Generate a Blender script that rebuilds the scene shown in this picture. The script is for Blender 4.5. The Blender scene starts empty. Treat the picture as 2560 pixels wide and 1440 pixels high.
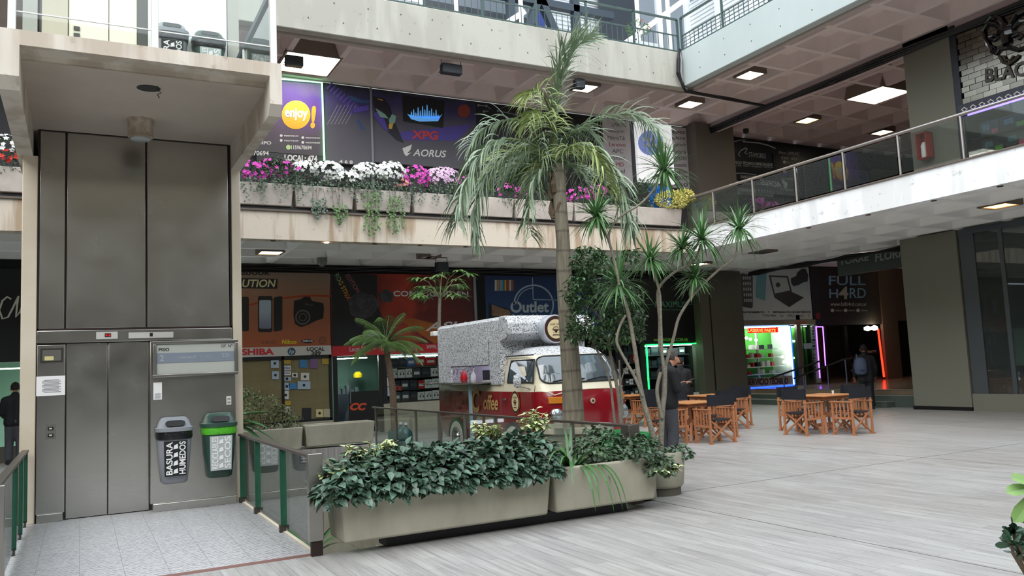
import bpy, bmesh, math, random
from mathutils import Vector, Matrix, Euler
random.seed(7)
PI=math.pi
sc=bpy.context.scene
COL=sc.collection
# ------------------------------------------------------------------ camera, world, exposure
YAW,PIT,ROL=math.radians(28.05),math.radians(5.495),math.radians(-2.6)
FPX=2034.0; EYE=Vector((0,0,1.6))
_f=Vector((math.sin(YAW)*math.cos(PIT),math.cos(YAW)*math.cos(PIT),math.sin(PIT)))
_r=Vector((math.cos(YAW),-math.sin(YAW),0)); _u=_r.cross(_f)
CR=_r*math.cos(ROL)+_u*math.sin(ROL); CU=_u*math.cos(ROL)-_r*math.sin(ROL)
cam=bpy.data.cameras.new('camera'); camo=bpy.data.objects.new('camera',cam); COL.objects.link(camo)
camo.matrix_world=Matrix(((CR.x,CU.x,-_f.x,EYE.x),(CR.y,CU.y,-_f.y,EYE.y),(CR.z,CU.z,-_f.z,EYE.z),(0,0,0,1)))
cam.sensor_width=36; cam.lens=36*FPX/2560; cam.clip_start=0.05; cam.clip_end=400
sc.camera=camo
w=bpy.data.worlds.new('world'); sc.world=w; w.use_nodes=True
bg=w.node_tree.nodes['Background']; bg.inputs[0].default_value=(0.86,0.93,1.0,1); bg.inputs[1].default_value=2.7
sun=bpy.data.lights.new('soft_sun','SUN'); sun.energy=2.1; sun.angle=math.radians(55); sun.color=(1,0.97,0.92)
so=bpy.data.objects.new('soft_sun',sun); COL.objects.link(so); so.rotation_euler=Vector((0.75,0.68,-0.85)).to_track_quat('-Z','Y').to_euler()
sc.view_settings.view_transform='Standard'; sc.view_settings.look='None'
sc.view_settings.exposure=0.0; sc.view_settings.gamma=1.0; sc.view_settings.use_curve_mapping=False
sc.cycles.max_bounces=9; sc.cycles.diffuse_bounces=6; sc.cycles.transparent_max_bounces=12; sc.cycles.use_denoising=True
sc.cycles.caustics_reflective=False; sc.cycles.caustics_refractive=False; sc.cycles.sample_clamp_indirect=4

# ------------------------------------------------------------------ helpers
def ray(px,py): return CR*((px-1280)/FPX)-CU*((py-720)/FPX)+_f
def at(px,py,X=None,Y=None,Z=None,D=None):
    v=ray(px,py)
    if D is not None: t=D
    elif X is not None: t=(X-EYE.x)/v.x
    elif Y is not None: t=(Y-EYE.y)/v.y
    else: t=(Z-EYE.z)/v.z
    return EYE+v*t
def lin(c):
    if isinstance(c,str): c=tuple(int(c[i:i+2],16)/255 for i in (0,2,4))
    return tuple(((x/12.92) if x<=0.04045 else ((x+0.055)/1.055)**2.4) for x in c)
MATS={}
def mat(name,col,rough=0.6,metal=0.0,var=0.0,vs=4.0,col2=None,bump=0.0,bs=40.0,stretch=(1,1,1),spec=0.5,coat=0.0,emit=None,es=0.0,island=0.0):
    """principled material; optional noise mix towards col2, bump and per-leaf variation"""
    if name in MATS: return MATS[name]
    m=bpy.data.materials.new(name); m.use_nodes=True; nt=m.node_tree; b=nt.nodes['Principled BSDF']
    c=lin(col); b.inputs['Base Color'].default_value=(*c,1); b.inputs['Roughness'].default_value=rough
    b.inputs['Metallic'].default_value=metal; b.inputs['Specular IOR Level'].default_value=spec
    b.inputs['Coat Weight'].default_value=coat; b.inputs['Coat Roughness'].default_value=0.08
    L=nt.links.new; N=nt.nodes.new
    src=None
    if var>0 or bump>0:
        tc=N('ShaderNodeTexCoord'); mp=N('ShaderNodeMapping'); mp.inputs['Scale'].default_value=stretch; L(tc.outputs['Object'],mp.inputs[0])
    if var>0:
        n=N('ShaderNodeTexNoise'); n.inputs['Scale'].default_value=vs; n.inputs['Detail'].default_value=6; n.inputs['Roughness'].default_value=0.6
        L(mp.outputs[0],n.inputs['Vector']); r=N('ShaderNodeValToRGB'); r.color_ramp.elements[0].position=0.35; r.color_ramp.elements[1].position=0.7
        c2=lin(col2) if col2 else tuple(x*0.6 for x in c)
        r.color_ramp.elements[0].color=(*c,1); r.color_ramp.elements[1].color=(*[a+(q-a)*var for a,q in zip(c,c2)],1)
        L(n.outputs['Fac'],r.inputs[0]); src=r.outputs[0]
    if island>0:
        g=N('ShaderNodeNewGeometry'); h=N('ShaderNodeHueSaturation'); ma=N('ShaderNodeMapRange')
        ma.inputs[3].default_value=1-island; ma.inputs[4].default_value=1+island; L(g.outputs['Random Per Island'],ma.inputs[0]); L(ma.outputs[0],h.inputs['Value'])
        if src: L(src,h.inputs['Color'])
        else: h.inputs['Color'].default_value=(*c,1)
        src=h.outputs[0]
    if src: L(src,b.inputs['Base Color'])
    if bump>0:
        n2=N('ShaderNodeTexNoise'); n2.inputs['Scale'].default_value=bs; n2.inputs['Detail'].default_value=4; L(mp.outputs[0],n2.inputs['Vector'])
        bp=N('ShaderNodeBump'); bp.inputs['Strength'].default_value=bump; bp.inputs['Distance'].default_value=0.02; L(n2.outputs['Fac'],bp.inputs['Height']); L(bp.outputs[0],b.inputs['Normal'])
    if emit: b.inputs['Emission Color'].default_value=(*lin(emit),1); b.inputs['Emission Strength'].default_value=es
    MATS[name]=m; return m
def glassmat(name,tint,refl=1.0,rough=0.02,haze=0.0):
    if name in MATS: return MATS[name]
    m=bpy.data.materials.new(name); m.use_nodes=True; nt=m.node_tree; nt.nodes.clear(); N=nt.nodes.new; L=nt.links.new
    o=N('ShaderNodeOutputMaterial'); t=N('ShaderNodeBsdfTransparent'); g=N('ShaderNodeBsdfGlossy'); f=N('ShaderNodeFresnel'); x=N('ShaderNodeMixShader'); mu=N('ShaderNodeMath'); mu.operation='MULTIPLY'
    t.inputs[0].default_value=(*lin(tint),1); g.inputs[0].default_value=(1,1,1,1); g.inputs['Roughness'].default_value=rough; f.inputs[0].default_value=1.45; mu.inputs[1].default_value=refl
    L(f.outputs[0],mu.inputs[0]); L(mu.outputs[0],x.inputs[0]); L(t.outputs[0],x.inputs[1]); L(g.outputs[0],x.inputs[2])
    out=x.outputs[0]
    if haze>0:
        d=N('ShaderNodeBsdfDiffuse'); d.inputs[0].default_value=(*lin(tint),1); y=N('ShaderNodeMixShader'); y.inputs[0].default_value=haze; L(out,y.inputs[1]); L(d.outputs[0],y.inputs[2]); out=y.outputs[0]
    L(out,o.inputs[0]); MATS[name]=m; return m
def emis(name,col,s):
    if name in MATS: return MATS[name]
    m=bpy.data.materials.new(name); m.use_nodes=True; nt=m.node_tree; nt.nodes.clear()
    e=nt.nodes.new('ShaderNodeEmission'); o=nt.nodes.new('ShaderNodeOutputMaterial'); e.inputs[0].default_value=(*lin(col),1); e.inputs[1].default_value=s
    nt.links.new(e.outputs[0],o.inputs[0]); MATS[name]=m; return m
def org(o):
    v=Vector((0,0,0))
    while o is not None: v=v+o.location; o=o.parent
    return v
def tag(o,label=None,cat=None,group=None,kind=None):
    if label: o['label']=label
    if cat: o['category']=cat
    if group: o['group']=group
    if kind: o['kind']=kind
    return o
def empty(name,loc=(0,0,0),label=None,cat=None,group=None):
    o=bpy.data.objects.new(name,None); o.empty_display_size=0.1; COL.objects.link(o); o.location=loc
    return tag(o,label,cat,group)
class MB:
    def __init__(s): s.v=[]; s.f=[]; s.m=[]; s.cur=0
    def add(s,vs,fs):
        b=len(s.v); s.v+= [tuple(q) for q in vs]
        for f in fs: s.f.append(tuple(b+i for i in f)); s.m.append(s.cur)
        return s
    def box(s,x0,x1,y0,y1,z0,z1):
        if x0>x1:x0,x1=x1,x0
        if y0>y1:y0,y1=y1,y0
        if z0>z1:z0,z1=z1,z0
        return s.add([(x0,y0,z0),(x1,y0,z0),(x1,y1,z0),(x0,y1,z0),(x0,y0,z1),(x1,y0,z1),(x1,y1,z1),(x0,y1,z1)],[(0,3,2,1),(4,5,6,7),(0,1,5,4),(1,2,6,5),(2,3,7,6),(3,0,4,7)])
    def bar(s,p,q,w,h=None,up=(0,0,1)):
        """rectangular bar from p to q, width w sideways, h along up"""
        p=Vector(p);q=Vector(q);h=h or w; d=(q-p).normalized(); u=Vector(up)
        if abs(d.dot(u))>0.98: u=Vector((0,1,0)) if abs(d.y)<0.9 else Vector((1,0,0))
        a=d.cross(u).normalized()*(w/2); u=a.cross(d).normalized()*(h/2)
        vs=[p-a-u,p+a-u,p+a+u,p-a+u,q-a-u,q+a-u,q+a+u,q-a+u]
        return s.add(vs,[(0,3,2,1),(4,5,6,7),(0,1,5,4),(1,2,6,5),(2,3,7,6),(3,0,4,7)])
    def tube(s,pts,rs,n=8,cap=True):
        pts=[Vector(p) for p in pts]
        if not hasattr(rs,'__len__'): rs=[rs]*len(pts)
        vs=[];fs=[]; ref=None
        for i,p in enumerate(pts):
            d=(pts[min(i+1,len(pts)-1)]-pts[max(i-1,0)])
            if d.length<1e-9: d=Vector((0,0,1))
            d.normalize()
            if ref is None: ref=Vector((1,0,0)) if abs(d.x)<0.8 else Vector((0,1,0))
            a=(ref-d*ref.dot(d)).normalized(); ref=a; b=d.cross(a)
            for k in range(n):
                t=2*PI*k/n; vs.append(p+(a*math.cos(t)+b*math.sin(t))*rs[i])
        for i in range(len(pts)-1):
            for k in range(n): fs.append((i*n+k,i*n+(k+1)%n,(i+1)*n+(k+1)%n,(i+1)*n+k))
        if cap: fs.append(tuple(range(n))[::-1]); fs.append(tuple((len(pts)-1)*n+k for k in range(n)))
        return s.add(vs,fs)
    def lathe(s,c,prof,n=24,sx=1,sy=1,axis='z'):
        """prof: list of (r,h) from bottom to top about c"""
        vs=[];fs=[]
        for r,h in prof:
            for k in range(n):
                t=2*PI*k/n; x,y=r*math.cos(t)*sx,r*math.sin(t)*sy
                p=(x,y,h) if axis=='z' else ((x,-h,y) if axis=='y' else (h,x,y))
                vs.append((c[0]+p[0],c[1]+p[1],c[2]+p[2]))
        for i in range(len(prof)-1):
            for k in range(n): fs.append((i*n+k,i*n+(k+1)%n,(i+1)*n+(k+1)%n,(i+1)*n+k))
        fs.append(tuple(range(n))[::-1]); fs.append(tuple((len(prof)-1)*n+k for k in range(n)))
        return s.add(vs,fs)
    def poly(s,pts): return s.add(pts,[tuple(range(len(pts)))])
    def prism(s,pts,off):
        n=len(pts); off=Vector(off); a=[Vector(p) for p in pts]
        return s.add(a+[p+off for p in a],[tuple(range(n)),tuple(range(n,2*n))[::-1]]+[(i,(i+1)%n,n+(i+1)%n,n+i) for i in range(n)])
    def build(s,name,mats,parent=None,smooth=False,bev=0.0,kind=None,label=None,sub=0,segs=2):
        me=bpy.data.meshes.new(name); o0=org(parent) if parent else Vector((0,0,0))
        me.from_pydata([(x-o0.x,y-o0.y,z-o0.z) for x,y,z in s.v],[],s.f)
        if not isinstance(mats,(list,tuple)): mats=[mats]
        for m in mats: me.materials.append(m)
        for p,i in zip(me.polygons,s.m): p.material_index=i; p.use_smooth=smooth
        me.update()
        bm=bmesh.new(); bm.from_mesh(me)
        if len(s.v)<6000: bmesh.ops.recalc_face_normals(bm,faces=bm.faces)
        bm.to_mesh(me); bm.free()
        o=bpy.data.objects.new(name,me); COL.objects.link(o)
        if parent: o.parent=parent
        if bev>0:
            md=o.modifiers.new('bevel','BEVEL'); md.width=bev; md.segments=segs; md.limit_method='ANGLE'; md.angle_limit=math.radians(40)
            for p in me.polygons: p.use_smooth=True
            try: me.set_sharp_from_angle(angle=math.radians(45))
            except Exception: pass
        if sub: md=o.modifiers.new('subsurf','SUBSURF'); md.levels=sub; md.render_levels=sub
        if smooth and not sub:
            try: me.set_sharp_from_angle(angle=math.radians(50))
            except Exception: pass
        if kind: o['kind']=kind
        if label: o['label']=label
        return o
def box(x0,x1,y0,y1,z0,z1): return MB().box(x0,x1,y0,y1,z0,z1)
def struct(name,mb,m,**k):
    o=mb.build(name,m,**k); o['kind']='structure'; return o
def thing(mb,name,m,label,cat,group=None,base=None,**k):
    """one-mesh thing with its origin at its base"""
    xs=[v[0] for v in mb.v]; ys=[v[1] for v in mb.v]; zs=[v[2] for v in mb.v]
    b=Vector(base) if base else Vector(((min(xs)+max(xs))/2,(min(ys)+max(ys))/2,min(zs)))
    mb.v=[(x-b.x,y-b.y,z-b.z) for x,y,z in mb.v]
    o=mb.build(name,m,**k); o.location=b; return tag(o,label,cat,group)
def copy_tree(o,parent=None,loc=None,rz=None,label=None,group=None,name=None):
    c=o.copy(); COL.objects.link(c)
    if parent: c.parent=parent
    if loc is not None: c.location=loc
    if rz is not None: c.rotation_euler=(0,0,rz)
    if label: c['label']=label
    if group: c['group']=group
    for ch in list(o.children): copy_tree(ch,c)
    return c
# lettering ---------------------------------------------------------------
_TC={}
def glyphs(s,shear=0.0,bold=0.0,lsp=1.0):
    key=(s,shear,bold,lsp)
    if key in _TC: return _TC[key]
    cu=bpy.data.curves.new('t','FONT'); cu.body=s; cu.shear=shear; cu.offset=bold; cu.space_character=lsp; cu.resolution_u=4; cu.fill_mode='BOTH'
    ob=bpy.data.objects.new('t',cu); COL.objects.link(ob)
    dg=bpy.context.evaluated_depsgraph_get(); me=bpy.data.meshes.new_from_object(ob.evaluated_get(dg))
    vs=[(v.co.x,v.co.y) for v in me.vertices]; fs=[tuple(p.vertices) for p in me.polygons]
    bpy.data.objects.remove(ob); bpy.data.curves.remove(cu); bpy.data.meshes.remove(me)
    x0=min(v[0] for v in vs);x1=max(v[0] for v in vs);y0=min(v[1] for v in vs);y1=max(v[1] for v in vs)
    vs=[((x-x0)/(x1-x0),(y-y0)/(y1-y0)) for x,y in vs]
    _TC[key]=(vs,fs); return _TC[key]
def put(mb,s,o,U,V,**k):
    """lettering s filling the parallelogram o + u*U + v*V"""
    vs,fs=glyphs(s,**k); o=Vector(o);U=Vector(U);V=Vector(V)
    return mb.add([o+U*x+V*y for x,y in vs],fs)
def pxq(mb,s,xL,yT,xR,yB,dy=0,**pl):
    """lettering on a wall plane, given by where its left, top, right and bottom lie; dy = drop of the right end"""
    k={q:pl.pop(q) for q in list(pl) if q in('shear','bold','lsp')}
    o=at(xL,yB,**pl); return put(mb,s,o,at(xR,yB+dy,**pl)-o,at(xL,yT,**pl)-o,**k)
def pxp(mb,pts,**pl): return mb.poly([at(x,y,**pl) for x,y in pts])
def circ(cx,cy,r,n=28,a0=0,a1=2*PI,ry=None): return [(cx+r*math.cos(a0+(a1-a0)*i/n),cy+(ry or r)*math.sin(a0+(a1-a0)*i/n)) for i in range(n if abs(a1-a0)>6.28 else n+1)]
def ring(mb,cx,cy,r0,r1,a0=0,a1=2*PI,n=28,**pl):
    A=[at(cx+r0*math.cos(a0+(a1-a0)*i/n),cy+r0*math.sin(a0+(a1-a0)*i/n),**pl) for i in range(n+1)]
    B=[at(cx+r1*math.cos(a0+(a1-a0)*i/n),cy+r1*math.sin(a0+(a1-a0)*i/n),**pl) for i in range(n+1)]
    return mb.add(A+B,[(i,i+1,n+2+i,n+1+i) for i in range(n)])
# leaves -----------------------------------------------------------------
def leaf(mb,b,d,nrm,L,W,bend=0.25,prof=((0,0),(0.22,0.85),(0.45,1),(0.75,0.6),(1,0))):
    d=Vector(d).normalized(); nrm=Vector(nrm); nrm=(nrm-d*nrm.dot(d)); nrm=nrm.normalized() if nrm.length>1e-4 else d.orthogonal().normalized(); s=d.cross(nrm); b=Vector(b)
    vs=[];n=len(prof)
    for t,wd in prof:
        c=b+d*(t*L)-nrm*(bend*L*t*t); e=s*(wd*W/2); up=nrm*(abs(wd)*W*0.12)
        vs+=[c-e+up,c,c+e+up]
    fs=[]
    for i in range(n-1): fs+=[(3*i,3*i+1,3*i+4,3*i+3),(3*i+1,3*i+2,3*i+5,3*i+4)]
    return mb.add(vs,fs)
def strap(mb,b,d,L,W,droop,n=6,taper=1.0,g=Vector((0,0,-1)),side=None):
    """long narrow leaf that arches over under its own weight"""
    p=Vector(b); d=Vector(d).normalized(); vs=[]; st=L/n
    s=side if side is not None else d.cross(Vector((0,0,1)))
    if s.length<1e-3: s=Vector((1,0,0))
    s=s.normalized()
    for i in range(n+1):
        t=i/n; wv=W*(0.55+0.45*math.sin(min(1,t*3)*PI/2))*(1-t**2.2*taper)
        vs+=[p-s*(wv/2),p+s*(wv/2)]
        d=(d+g*(droop/n)).normalized(); p=p+d*st
    return mb.add(vs,[(2*i,2*i+1,2*i+3,2*i+2) for i in range(n)])
def rnd(a,b): return a+(b-a)*random.random()
def rdir(zmin=-1,zmax=1):
    z=rnd(zmin,zmax); t=rnd(0,2*PI); r=math.sqrt(max(0,1-z*z)); return Vector((r*math.cos(t),r*math.sin(t),z))
# ------------------------------------------------------------------ materials of the building
M=MATS
mat('conc_warm','c9c0ae',0.8,var=0.55,vs=1.6,col2='a89a84',bump=0.15,bs=60)
mat('conc_pink','cdc2b8',0.8,var=0.5,vs=2.0,col2='8f857c',bump=0.15,bs=60)
mat('conc_pale','c6c8ba',0.85,var=0.35,vs=0.9,col2='a9ab9d',bump=0.1,bs=50,stretch=(1,1,0.35))
mat('conc_white','e6eaec',0.8,var=0.25,vs=1.2,col2='b9b9b4',bump=0.1,bs=50)
mat('planter_conc','b0ac9a',0.75,var=0.6,vs=2.6,col2='8e8a79',bump=0.12,bs=70,stretch=(1,1,0.5))
mat('coffer_low','f3f3ef',0.85,var=0.15,vs=2)
mat('coffer_up','e0d2cf',0.85,var=0.2,vs=2)
mat('dark_conc','5a574c',0.7,var=0.2,vs=1.5)
mat('col_paint','80807380'[:6],0.55,var=0.2,vs=0.7,col2='6d6e62')
mat('dark','0d0f11',0.5); mat('black','060607',0.5); mat('matte_black','111214',0.8)
mat('white','e8e8e4',0.5); mat('offwhite','d9d4c8',0.6)
def paving():
    m=bpy.data.materials.new('paving'); m.use_nodes=True; nt=m.node_tree; b=nt.nodes['Principled BSDF']; N=nt.nodes.new; L=nt.links.new
    tc=N('ShaderNodeTexCoord'); mp=N('ShaderNodeMapping'); mp.inputs['Rotation'].default_value=(0,0,PI/2); L(tc.outputs['Object'],mp.inputs[0])
    br=N('ShaderNodeTexBrick'); br.offset=0.37; br.inputs['Scale'].default_value=1; br.inputs['Brick Width'].default_value=1.05; br.inputs['Row Height'].default_value=0.13
    br.inputs['Mortar Size'].default_value=0.0035; br.inputs['Mortar Smooth'].default_value=0.3; br.inputs['Bias'].default_value=0
    br.inputs['Color1'].default_value=(*lin('bbbab8'),1); br.inputs['Color2'].default_value=(*lin('adabaa'),1); br.inputs['Mortar'].default_value=(*lin('99938b'),1)
    L(mp.outputs[0],br.inputs['Vector'])
    mp2=N('ShaderNodeMapping'); mp2.inputs['Scale'].default_value=(22,1.4,1); L(tc.outputs['Object'],mp2.inputs[0])
    n=N('ShaderNodeTexNoise'); n.inputs['Scale'].default_value=1.0; n.inputs['Detail'].default_value=7; n.inputs['Roughness'].default_value=0.65; L(mp2.outputs[0],n.inputs['Vector'])
    r=N('ShaderNodeValToRGB'); r.color_ramp.elements[0].position=0.3; r.color_ramp.elements[1].position=0.68; r.color_ramp.elements[0].color=(0.62,0.61,0.60,1); r.color_ramp.elements[1].color=(1,1,1,1); L(n.outputs['Fac'],r.inputs[0])
    mx=N('ShaderNodeMixRGB'); mx.blend_type='MULTIPLY'; mx.inputs[0].default_value=0.9; L(br.outputs['Color'],mx.inputs[1]); L(r.outputs[0],mx.inputs[2])
    n3=N('ShaderNodeTexNoise'); n3.inputs['Scale'].default_value=0.35; n3.inputs['Detail'].default_value=3; L(tc.outputs['Object'],n3.inputs['Vector'])
    r3=N('ShaderNodeValToRGB'); r3.color_ramp.elements[0].position=0.35; r3.color_ramp.elements[1].position=0.65; r3.color_ramp.elements[0].color=(0.84,0.80,0.76,1); r3.color_ramp.elements[1].color=(1,1,1,1); L(n3.outputs['Fac'],r3.inputs[0])
    m2=N('ShaderNodeMixRGB'); m2.blend_type='MULTIPLY'; m2.inputs[0].default_value=0.6; L(mx.outputs[0],m2.inputs[1]); L(r3.outputs[0],m2.inputs[2])
    L(m2.outputs[0],b.inputs['Base Color'])
    rr=N('ShaderNodeMapRange'); rr.inputs[3].default_value=0.28; rr.inputs[4].default_value=0.55; L(n.outputs['Fac'],rr.inputs[0]); L(rr.outputs[0],b.inputs['Roughness'])
    bp=N('ShaderNodeBump'); bp.inputs['Strength'].default_value=0.25; bp.inputs['Distance'].default_value=0.004; L(br.outputs['Fac'],bp.inputs['Height']); bp.invert=True; L(bp.outputs[0],b.inputs['Normal'])
    MATS['paving']=m
paving()
def liftfloor():
    m=bpy.data.materials.new('lift_tiles'); m.use_nodes=True; nt=m.node_tree; b=nt.nodes['Principled BSDF']; N=nt.nodes.new; L=nt.links.new
    tc=N('ShaderNodeTexCoord'); mp=N('ShaderNodeMapping'); mp.inputs['Rotation'].default_value=(0,0,0); L(tc.outputs['Object'],mp.inputs[0])
    a=N('ShaderNodeTexBrick'); a.offset=0; a.inputs['Scale'].default_value=1; a.inputs['Brick Width'].default_value=0.34; a.inputs['Row Height'].default_value=0.34; a.inputs['Mortar Size'].default_value=0.003
    a.inputs['Color1'].default_value=(1,1,1,1); a.inputs['Color2'].default_value=(0.96,0.96,0.97,1); a.inputs['Mortar'].default_value=(0.6,0.6,0.6,1); L(mp.outputs[0],a.inputs['Vector'])
    mp2=N('ShaderNodeMapping'); mp2.inputs['Scale'].default_value=(12,30,1); mp2.inputs['Rotation'].default_value=(0,0,0.5); L(tc.outputs['Object'],mp2.inputs[0])
    v=N('ShaderNodeTexVoronoi'); v.inputs['Scale'].default_value=1.0; v.inputs['Randomness'].default_value=0.25; L(mp2.outputs[0],v.inputs['Vector'])
    r=N('ShaderNodeValToRGB'); r.color_ramp.elements[0].position=0.24; r.color_ramp.elements[1].position=0.32; r.color_ramp.elements[0].color=(*lin('77777f'),1); r.color_ramp.elements[1].color=(*lin('bdbcbb'),1); L(v.outputs['Distance'],r.inputs[0])
    mx=N('ShaderNodeMixRGB'); mx.blend_type='MULTIPLY'; mx.inputs[0].default_value=1; L(a.outputs['Color'],mx.inputs[1]); L(r.outputs[0],mx.inputs[2]); L(mx.outputs[0],b.inputs['Base Color'])
    b.inputs['Roughness'].default_value=0.35; MATS['lift_tiles']=m
liftfloor()
# ------------------------------------------------------------------ floors
fl=MB()
for r in ((-30,45,-14,7.45),(5.5,20.0,7.45,21.4),(20.0,45,7.45,14),(-30,5.5,17.9,21.4),(-30,-4,7.45,17.9)): fl.box(r[0],r[1],r[2],r[3],-0.25,0)
fo=struct('floor',fl,M['paving'])
struct('floor',box(-0.78,1.86,7.56,13.9,-0.25,0),M['lift_tiles'])
struct('trim_1',box(-0.78,1.86,7.45,7.56,-0.24,0.001),mat('red_strip','7d5a53',0.5,var=0.3,vs=6))
struct('trim_2',box(1.86,1.9,7.45,11.4,-0.3,0.012),M['conc_warm'])
jo=MB(); jo.box(5.80,5.815,-14,7.9,0,0.0015).box(10.9,10.915,-14,21,0,0.0015).box(2.6,45,7.92,7.935,0,0.0015).box(5.6,45,13.3,13.312,0,0.0015).box(5.6,45,2.0,2.012,0,0.0015)
jo.v=[v for v in jo.v]; struct('trim_3',jo,mat('joint','6e6a66',0.9))
# sunken court below
struct('floor',box(-4,5.5,7.45,17.9,-3.6,-3.5),mat('soil','2c2a22',0.9,var=0.5,vs=3))
pw=MB().box(5.5,5.7,7.45,17.9,-3.5,-0.25).box(-4.2,5.7,17.9,18.1,-3.5,-0.25).box(-4.2,-4,7.4,17.9,-3.5,-0.25).box(-4.2,5.7,7.25,7.45,-3.5,-0.25)
struct('wall_pit',pw,M['planter_conc'])
# ------------------------------------------------------------------ coffered ceilings
GX,GY,CM=15.4,15.0,1.24
def coffers(name,x0,x1,y0,y1,z,m,depth=0.34,rib=0.13,ins=0.11):
    b=MB()
    def cuts(g,a,c):
        k=math.floor((a-g)/CM); o=[a]
        while g+k*CM<c:
            if g+k*CM>a+0.02: o.append(g+k*CM)
            k+=1
        return o+[c]
    xs,ys=cuts(GX,x0,x1),cuts(GY,y0,y1)
    for i in range(len(xs)-1):
        for j in range(len(ys)-1):
            a,c,d,e=xs[i],xs[i+1],ys[j],ys[j+1]; r=rib/2
            if c-a<0.42 or e-d<0.42: b.add([(a,d,z),(c,d,z),(c,e,z),(a,e,z)],[(0,1,2,3)]); continue
            O=[(a,d,z),(c,d,z),(c,e,z),(a,e,z)]; P=[(a+r,d+r,z),(c-r,d+r,z),(c-r,e-r,z),(a+r,e-r,z)]; q=r+min(ins,(c-a)/4,(e-d)/4)
            T=[(a+q,d+q,z+depth),(c-q,d+q,z+depth),(c-q,e-q,z+depth),(a+q,e-q,z+depth)]
            b.add(O+P+T,[(0,1,5,4),(1,2,6,5),(2,3,7,6),(3,0,4,7),(4,5,9,8),(5,6,10,9),(6,7,11,10),(7,4,8,11),(8,9,10,11)])
    b.box(x0,x1,y0,y1,z+depth+0.01,z+depth+0.1)
    return struct(name,b,m)
coffers('ceiling',-20,14.8,17.3,21.6,4.5,M['coffer_low'])
coffers('ceiling',14.8,20.4,-12,21.6,4.5,M['coffer_low'])
coffers('ceiling',-20,14.9,17.25,20.1,9.1,M['coffer_up'])
coffers('ceiling',14.9,17.95,-12,20.1,9.1,M['coffer_up'])
coffers('ceiling',18.25,30,-2,20.7,9.1,mat('coffer_in','c9b8b8',0.85))
struct('ceiling',box(17.95,18.25,-12,20.1,8.86,9.2),mat('beam_pink','cbb8ba',0.8))
struct('ceiling',box(20.4,40,-2,34,4.80,4.89),M['coffer_low'])
# slabs and fascias
struct('floor',box(-20,31,17.3,22,4.9,5.02),M['conc_pink']); struct('floor',box(14.8,31,-12,17.3,4.9,5.02),M['conc_pink'])
struct('floor',box(-20,31,17.25,30,9.6,10.0),M['conc_pale']); struct('floor',box(14.9,31,-12,17.25,9.6,10.0),M['conc_pale'])
def streaky(name,base,stain,amt,sc1=9,lo=0.45,hi=0.62,dirt='7a5a3a'):
    m=bpy.data.materials.new(name); m.use_nodes=True; nt=m.node_tree; b=nt.nodes['Principled BSDF']; N=nt.nodes.new; L=nt.links.new
    tc=N('ShaderNodeTexCoord'); mp=N('ShaderNodeMapping'); mp.inputs['Scale'].default_value=(sc1,sc1,0.8); L(tc.outputs['Object'],mp.inputs[0])
    n=N('ShaderNodeTexNoise'); n.inputs['Scale'].default_value=0.6; n.inputs['Detail'].default_value=5; L(mp.outputs[0],n.inputs['Vector'])
    n2=N('ShaderNodeTexNoise'); n2.inputs['Scale'].default_value=0.45; n2.inputs['Detail'].default_value=2; L(tc.outputs['Object'],n2.inputs['Vector'])
    mu=N('ShaderNodeMath'); mu.operation='MULTIPLY'; L(n.outputs['Fac'],mu.inputs[0]); L(n2.outputs['Fac'],mu.inputs[1])
    r=N('ShaderNodeValToRGB'); r.color_ramp.elements[0].position=lo*0.5; r.color_ramp.elements[1].position=hi*0.5; r.color_ramp.elements[0].color=(0,0,0,1); r.color_ramp.elements[1].color=(amt,amt,amt,1); L(mu.outputs[0],r.inputs[0])
    x=N('ShaderNodeMixRGB'); x.inputs[1].default_value=(*lin(base),1); x.inputs[2].default_value=(*lin(stain),1); L(r.outputs[0],x.inputs[0])
    n4=N('ShaderNodeTexNoise'); n4.inputs['Scale'].default_value=7; n4.inputs['Detail'].default_value=8; L(tc.outputs['Object'],n4.inputs['Vector'])
    r4=N('ShaderNodeValToRGB'); r4.color_ramp.elements[0].position=0.62; r4.color_ramp.elements[1].position=0.74; r4.color_ramp.elements[0].color=(1,1,1,1); r4.color_ramp.elements[1].color=(*lin(dirt),1); L(n4.outputs['Fac'],r4.inputs[0])
    y=N('ShaderNodeMixRGB'); y.blend_type='MULTIPLY'; y.inputs[0].default_value=0.45; L(x.outputs[0],y.inputs[1]); L(r4.outputs[0],y.inputs[2])
    L(y.outputs[0],b.inputs['Base Color']); b.inputs['Roughness'].default_value=0.85; MATS[name]=m; return m
streaky('fascia_warm','d8cbba','9a7a55',0.65,lo=0.5,hi=0.66)
streaky('fascia_white','f2f4f5','b9b7b2',0.35,sc1=5,lo=0.5,hi=0.7,dirt='8a8580')
streaky('parapet','bbb9ae','a6a398',0.6,sc1=6,dirt='b9b7a8')
struct('wall_fascia',box(-20,14.8,17.0,17.3,4.44,5.03),M['fascia_warm'])
struct('wall_fascia',box(14.5,14.8,-12,17.0,4.44,5.03),M['fascia_white'])
struct('trim_4',MB().box(-20,14.5,16.96,17.3,5.03,5.07).box(14.46,14.8,-12,17.0,5.03,5.055),mat('coping','6d6259',0.8,var=0.4,vs=5))
pb=MB().box(-20,14.9,17.0,17.25,9.05,10.07); par=struct('wall_parapet',pb,M['parapet'],bev=0.02)
pr=struct('wall_parapet',MB().box(14.65,14.9,-12,17.0,9.05,10.07),mat('parapet_cool','b9c3c2',0.85,var=0.3,vs=0.8,col2='98a2a2',stretch=(1,1,0.3)),bev=0.02)
struct('trim_5',MB().box(-20,14.9,17.25,17.36,9.0,9.12).box(14.9,15.01,-12,17.25,9.0,9.12),mat('rib_edge','b5a9a2',0.8))
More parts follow.
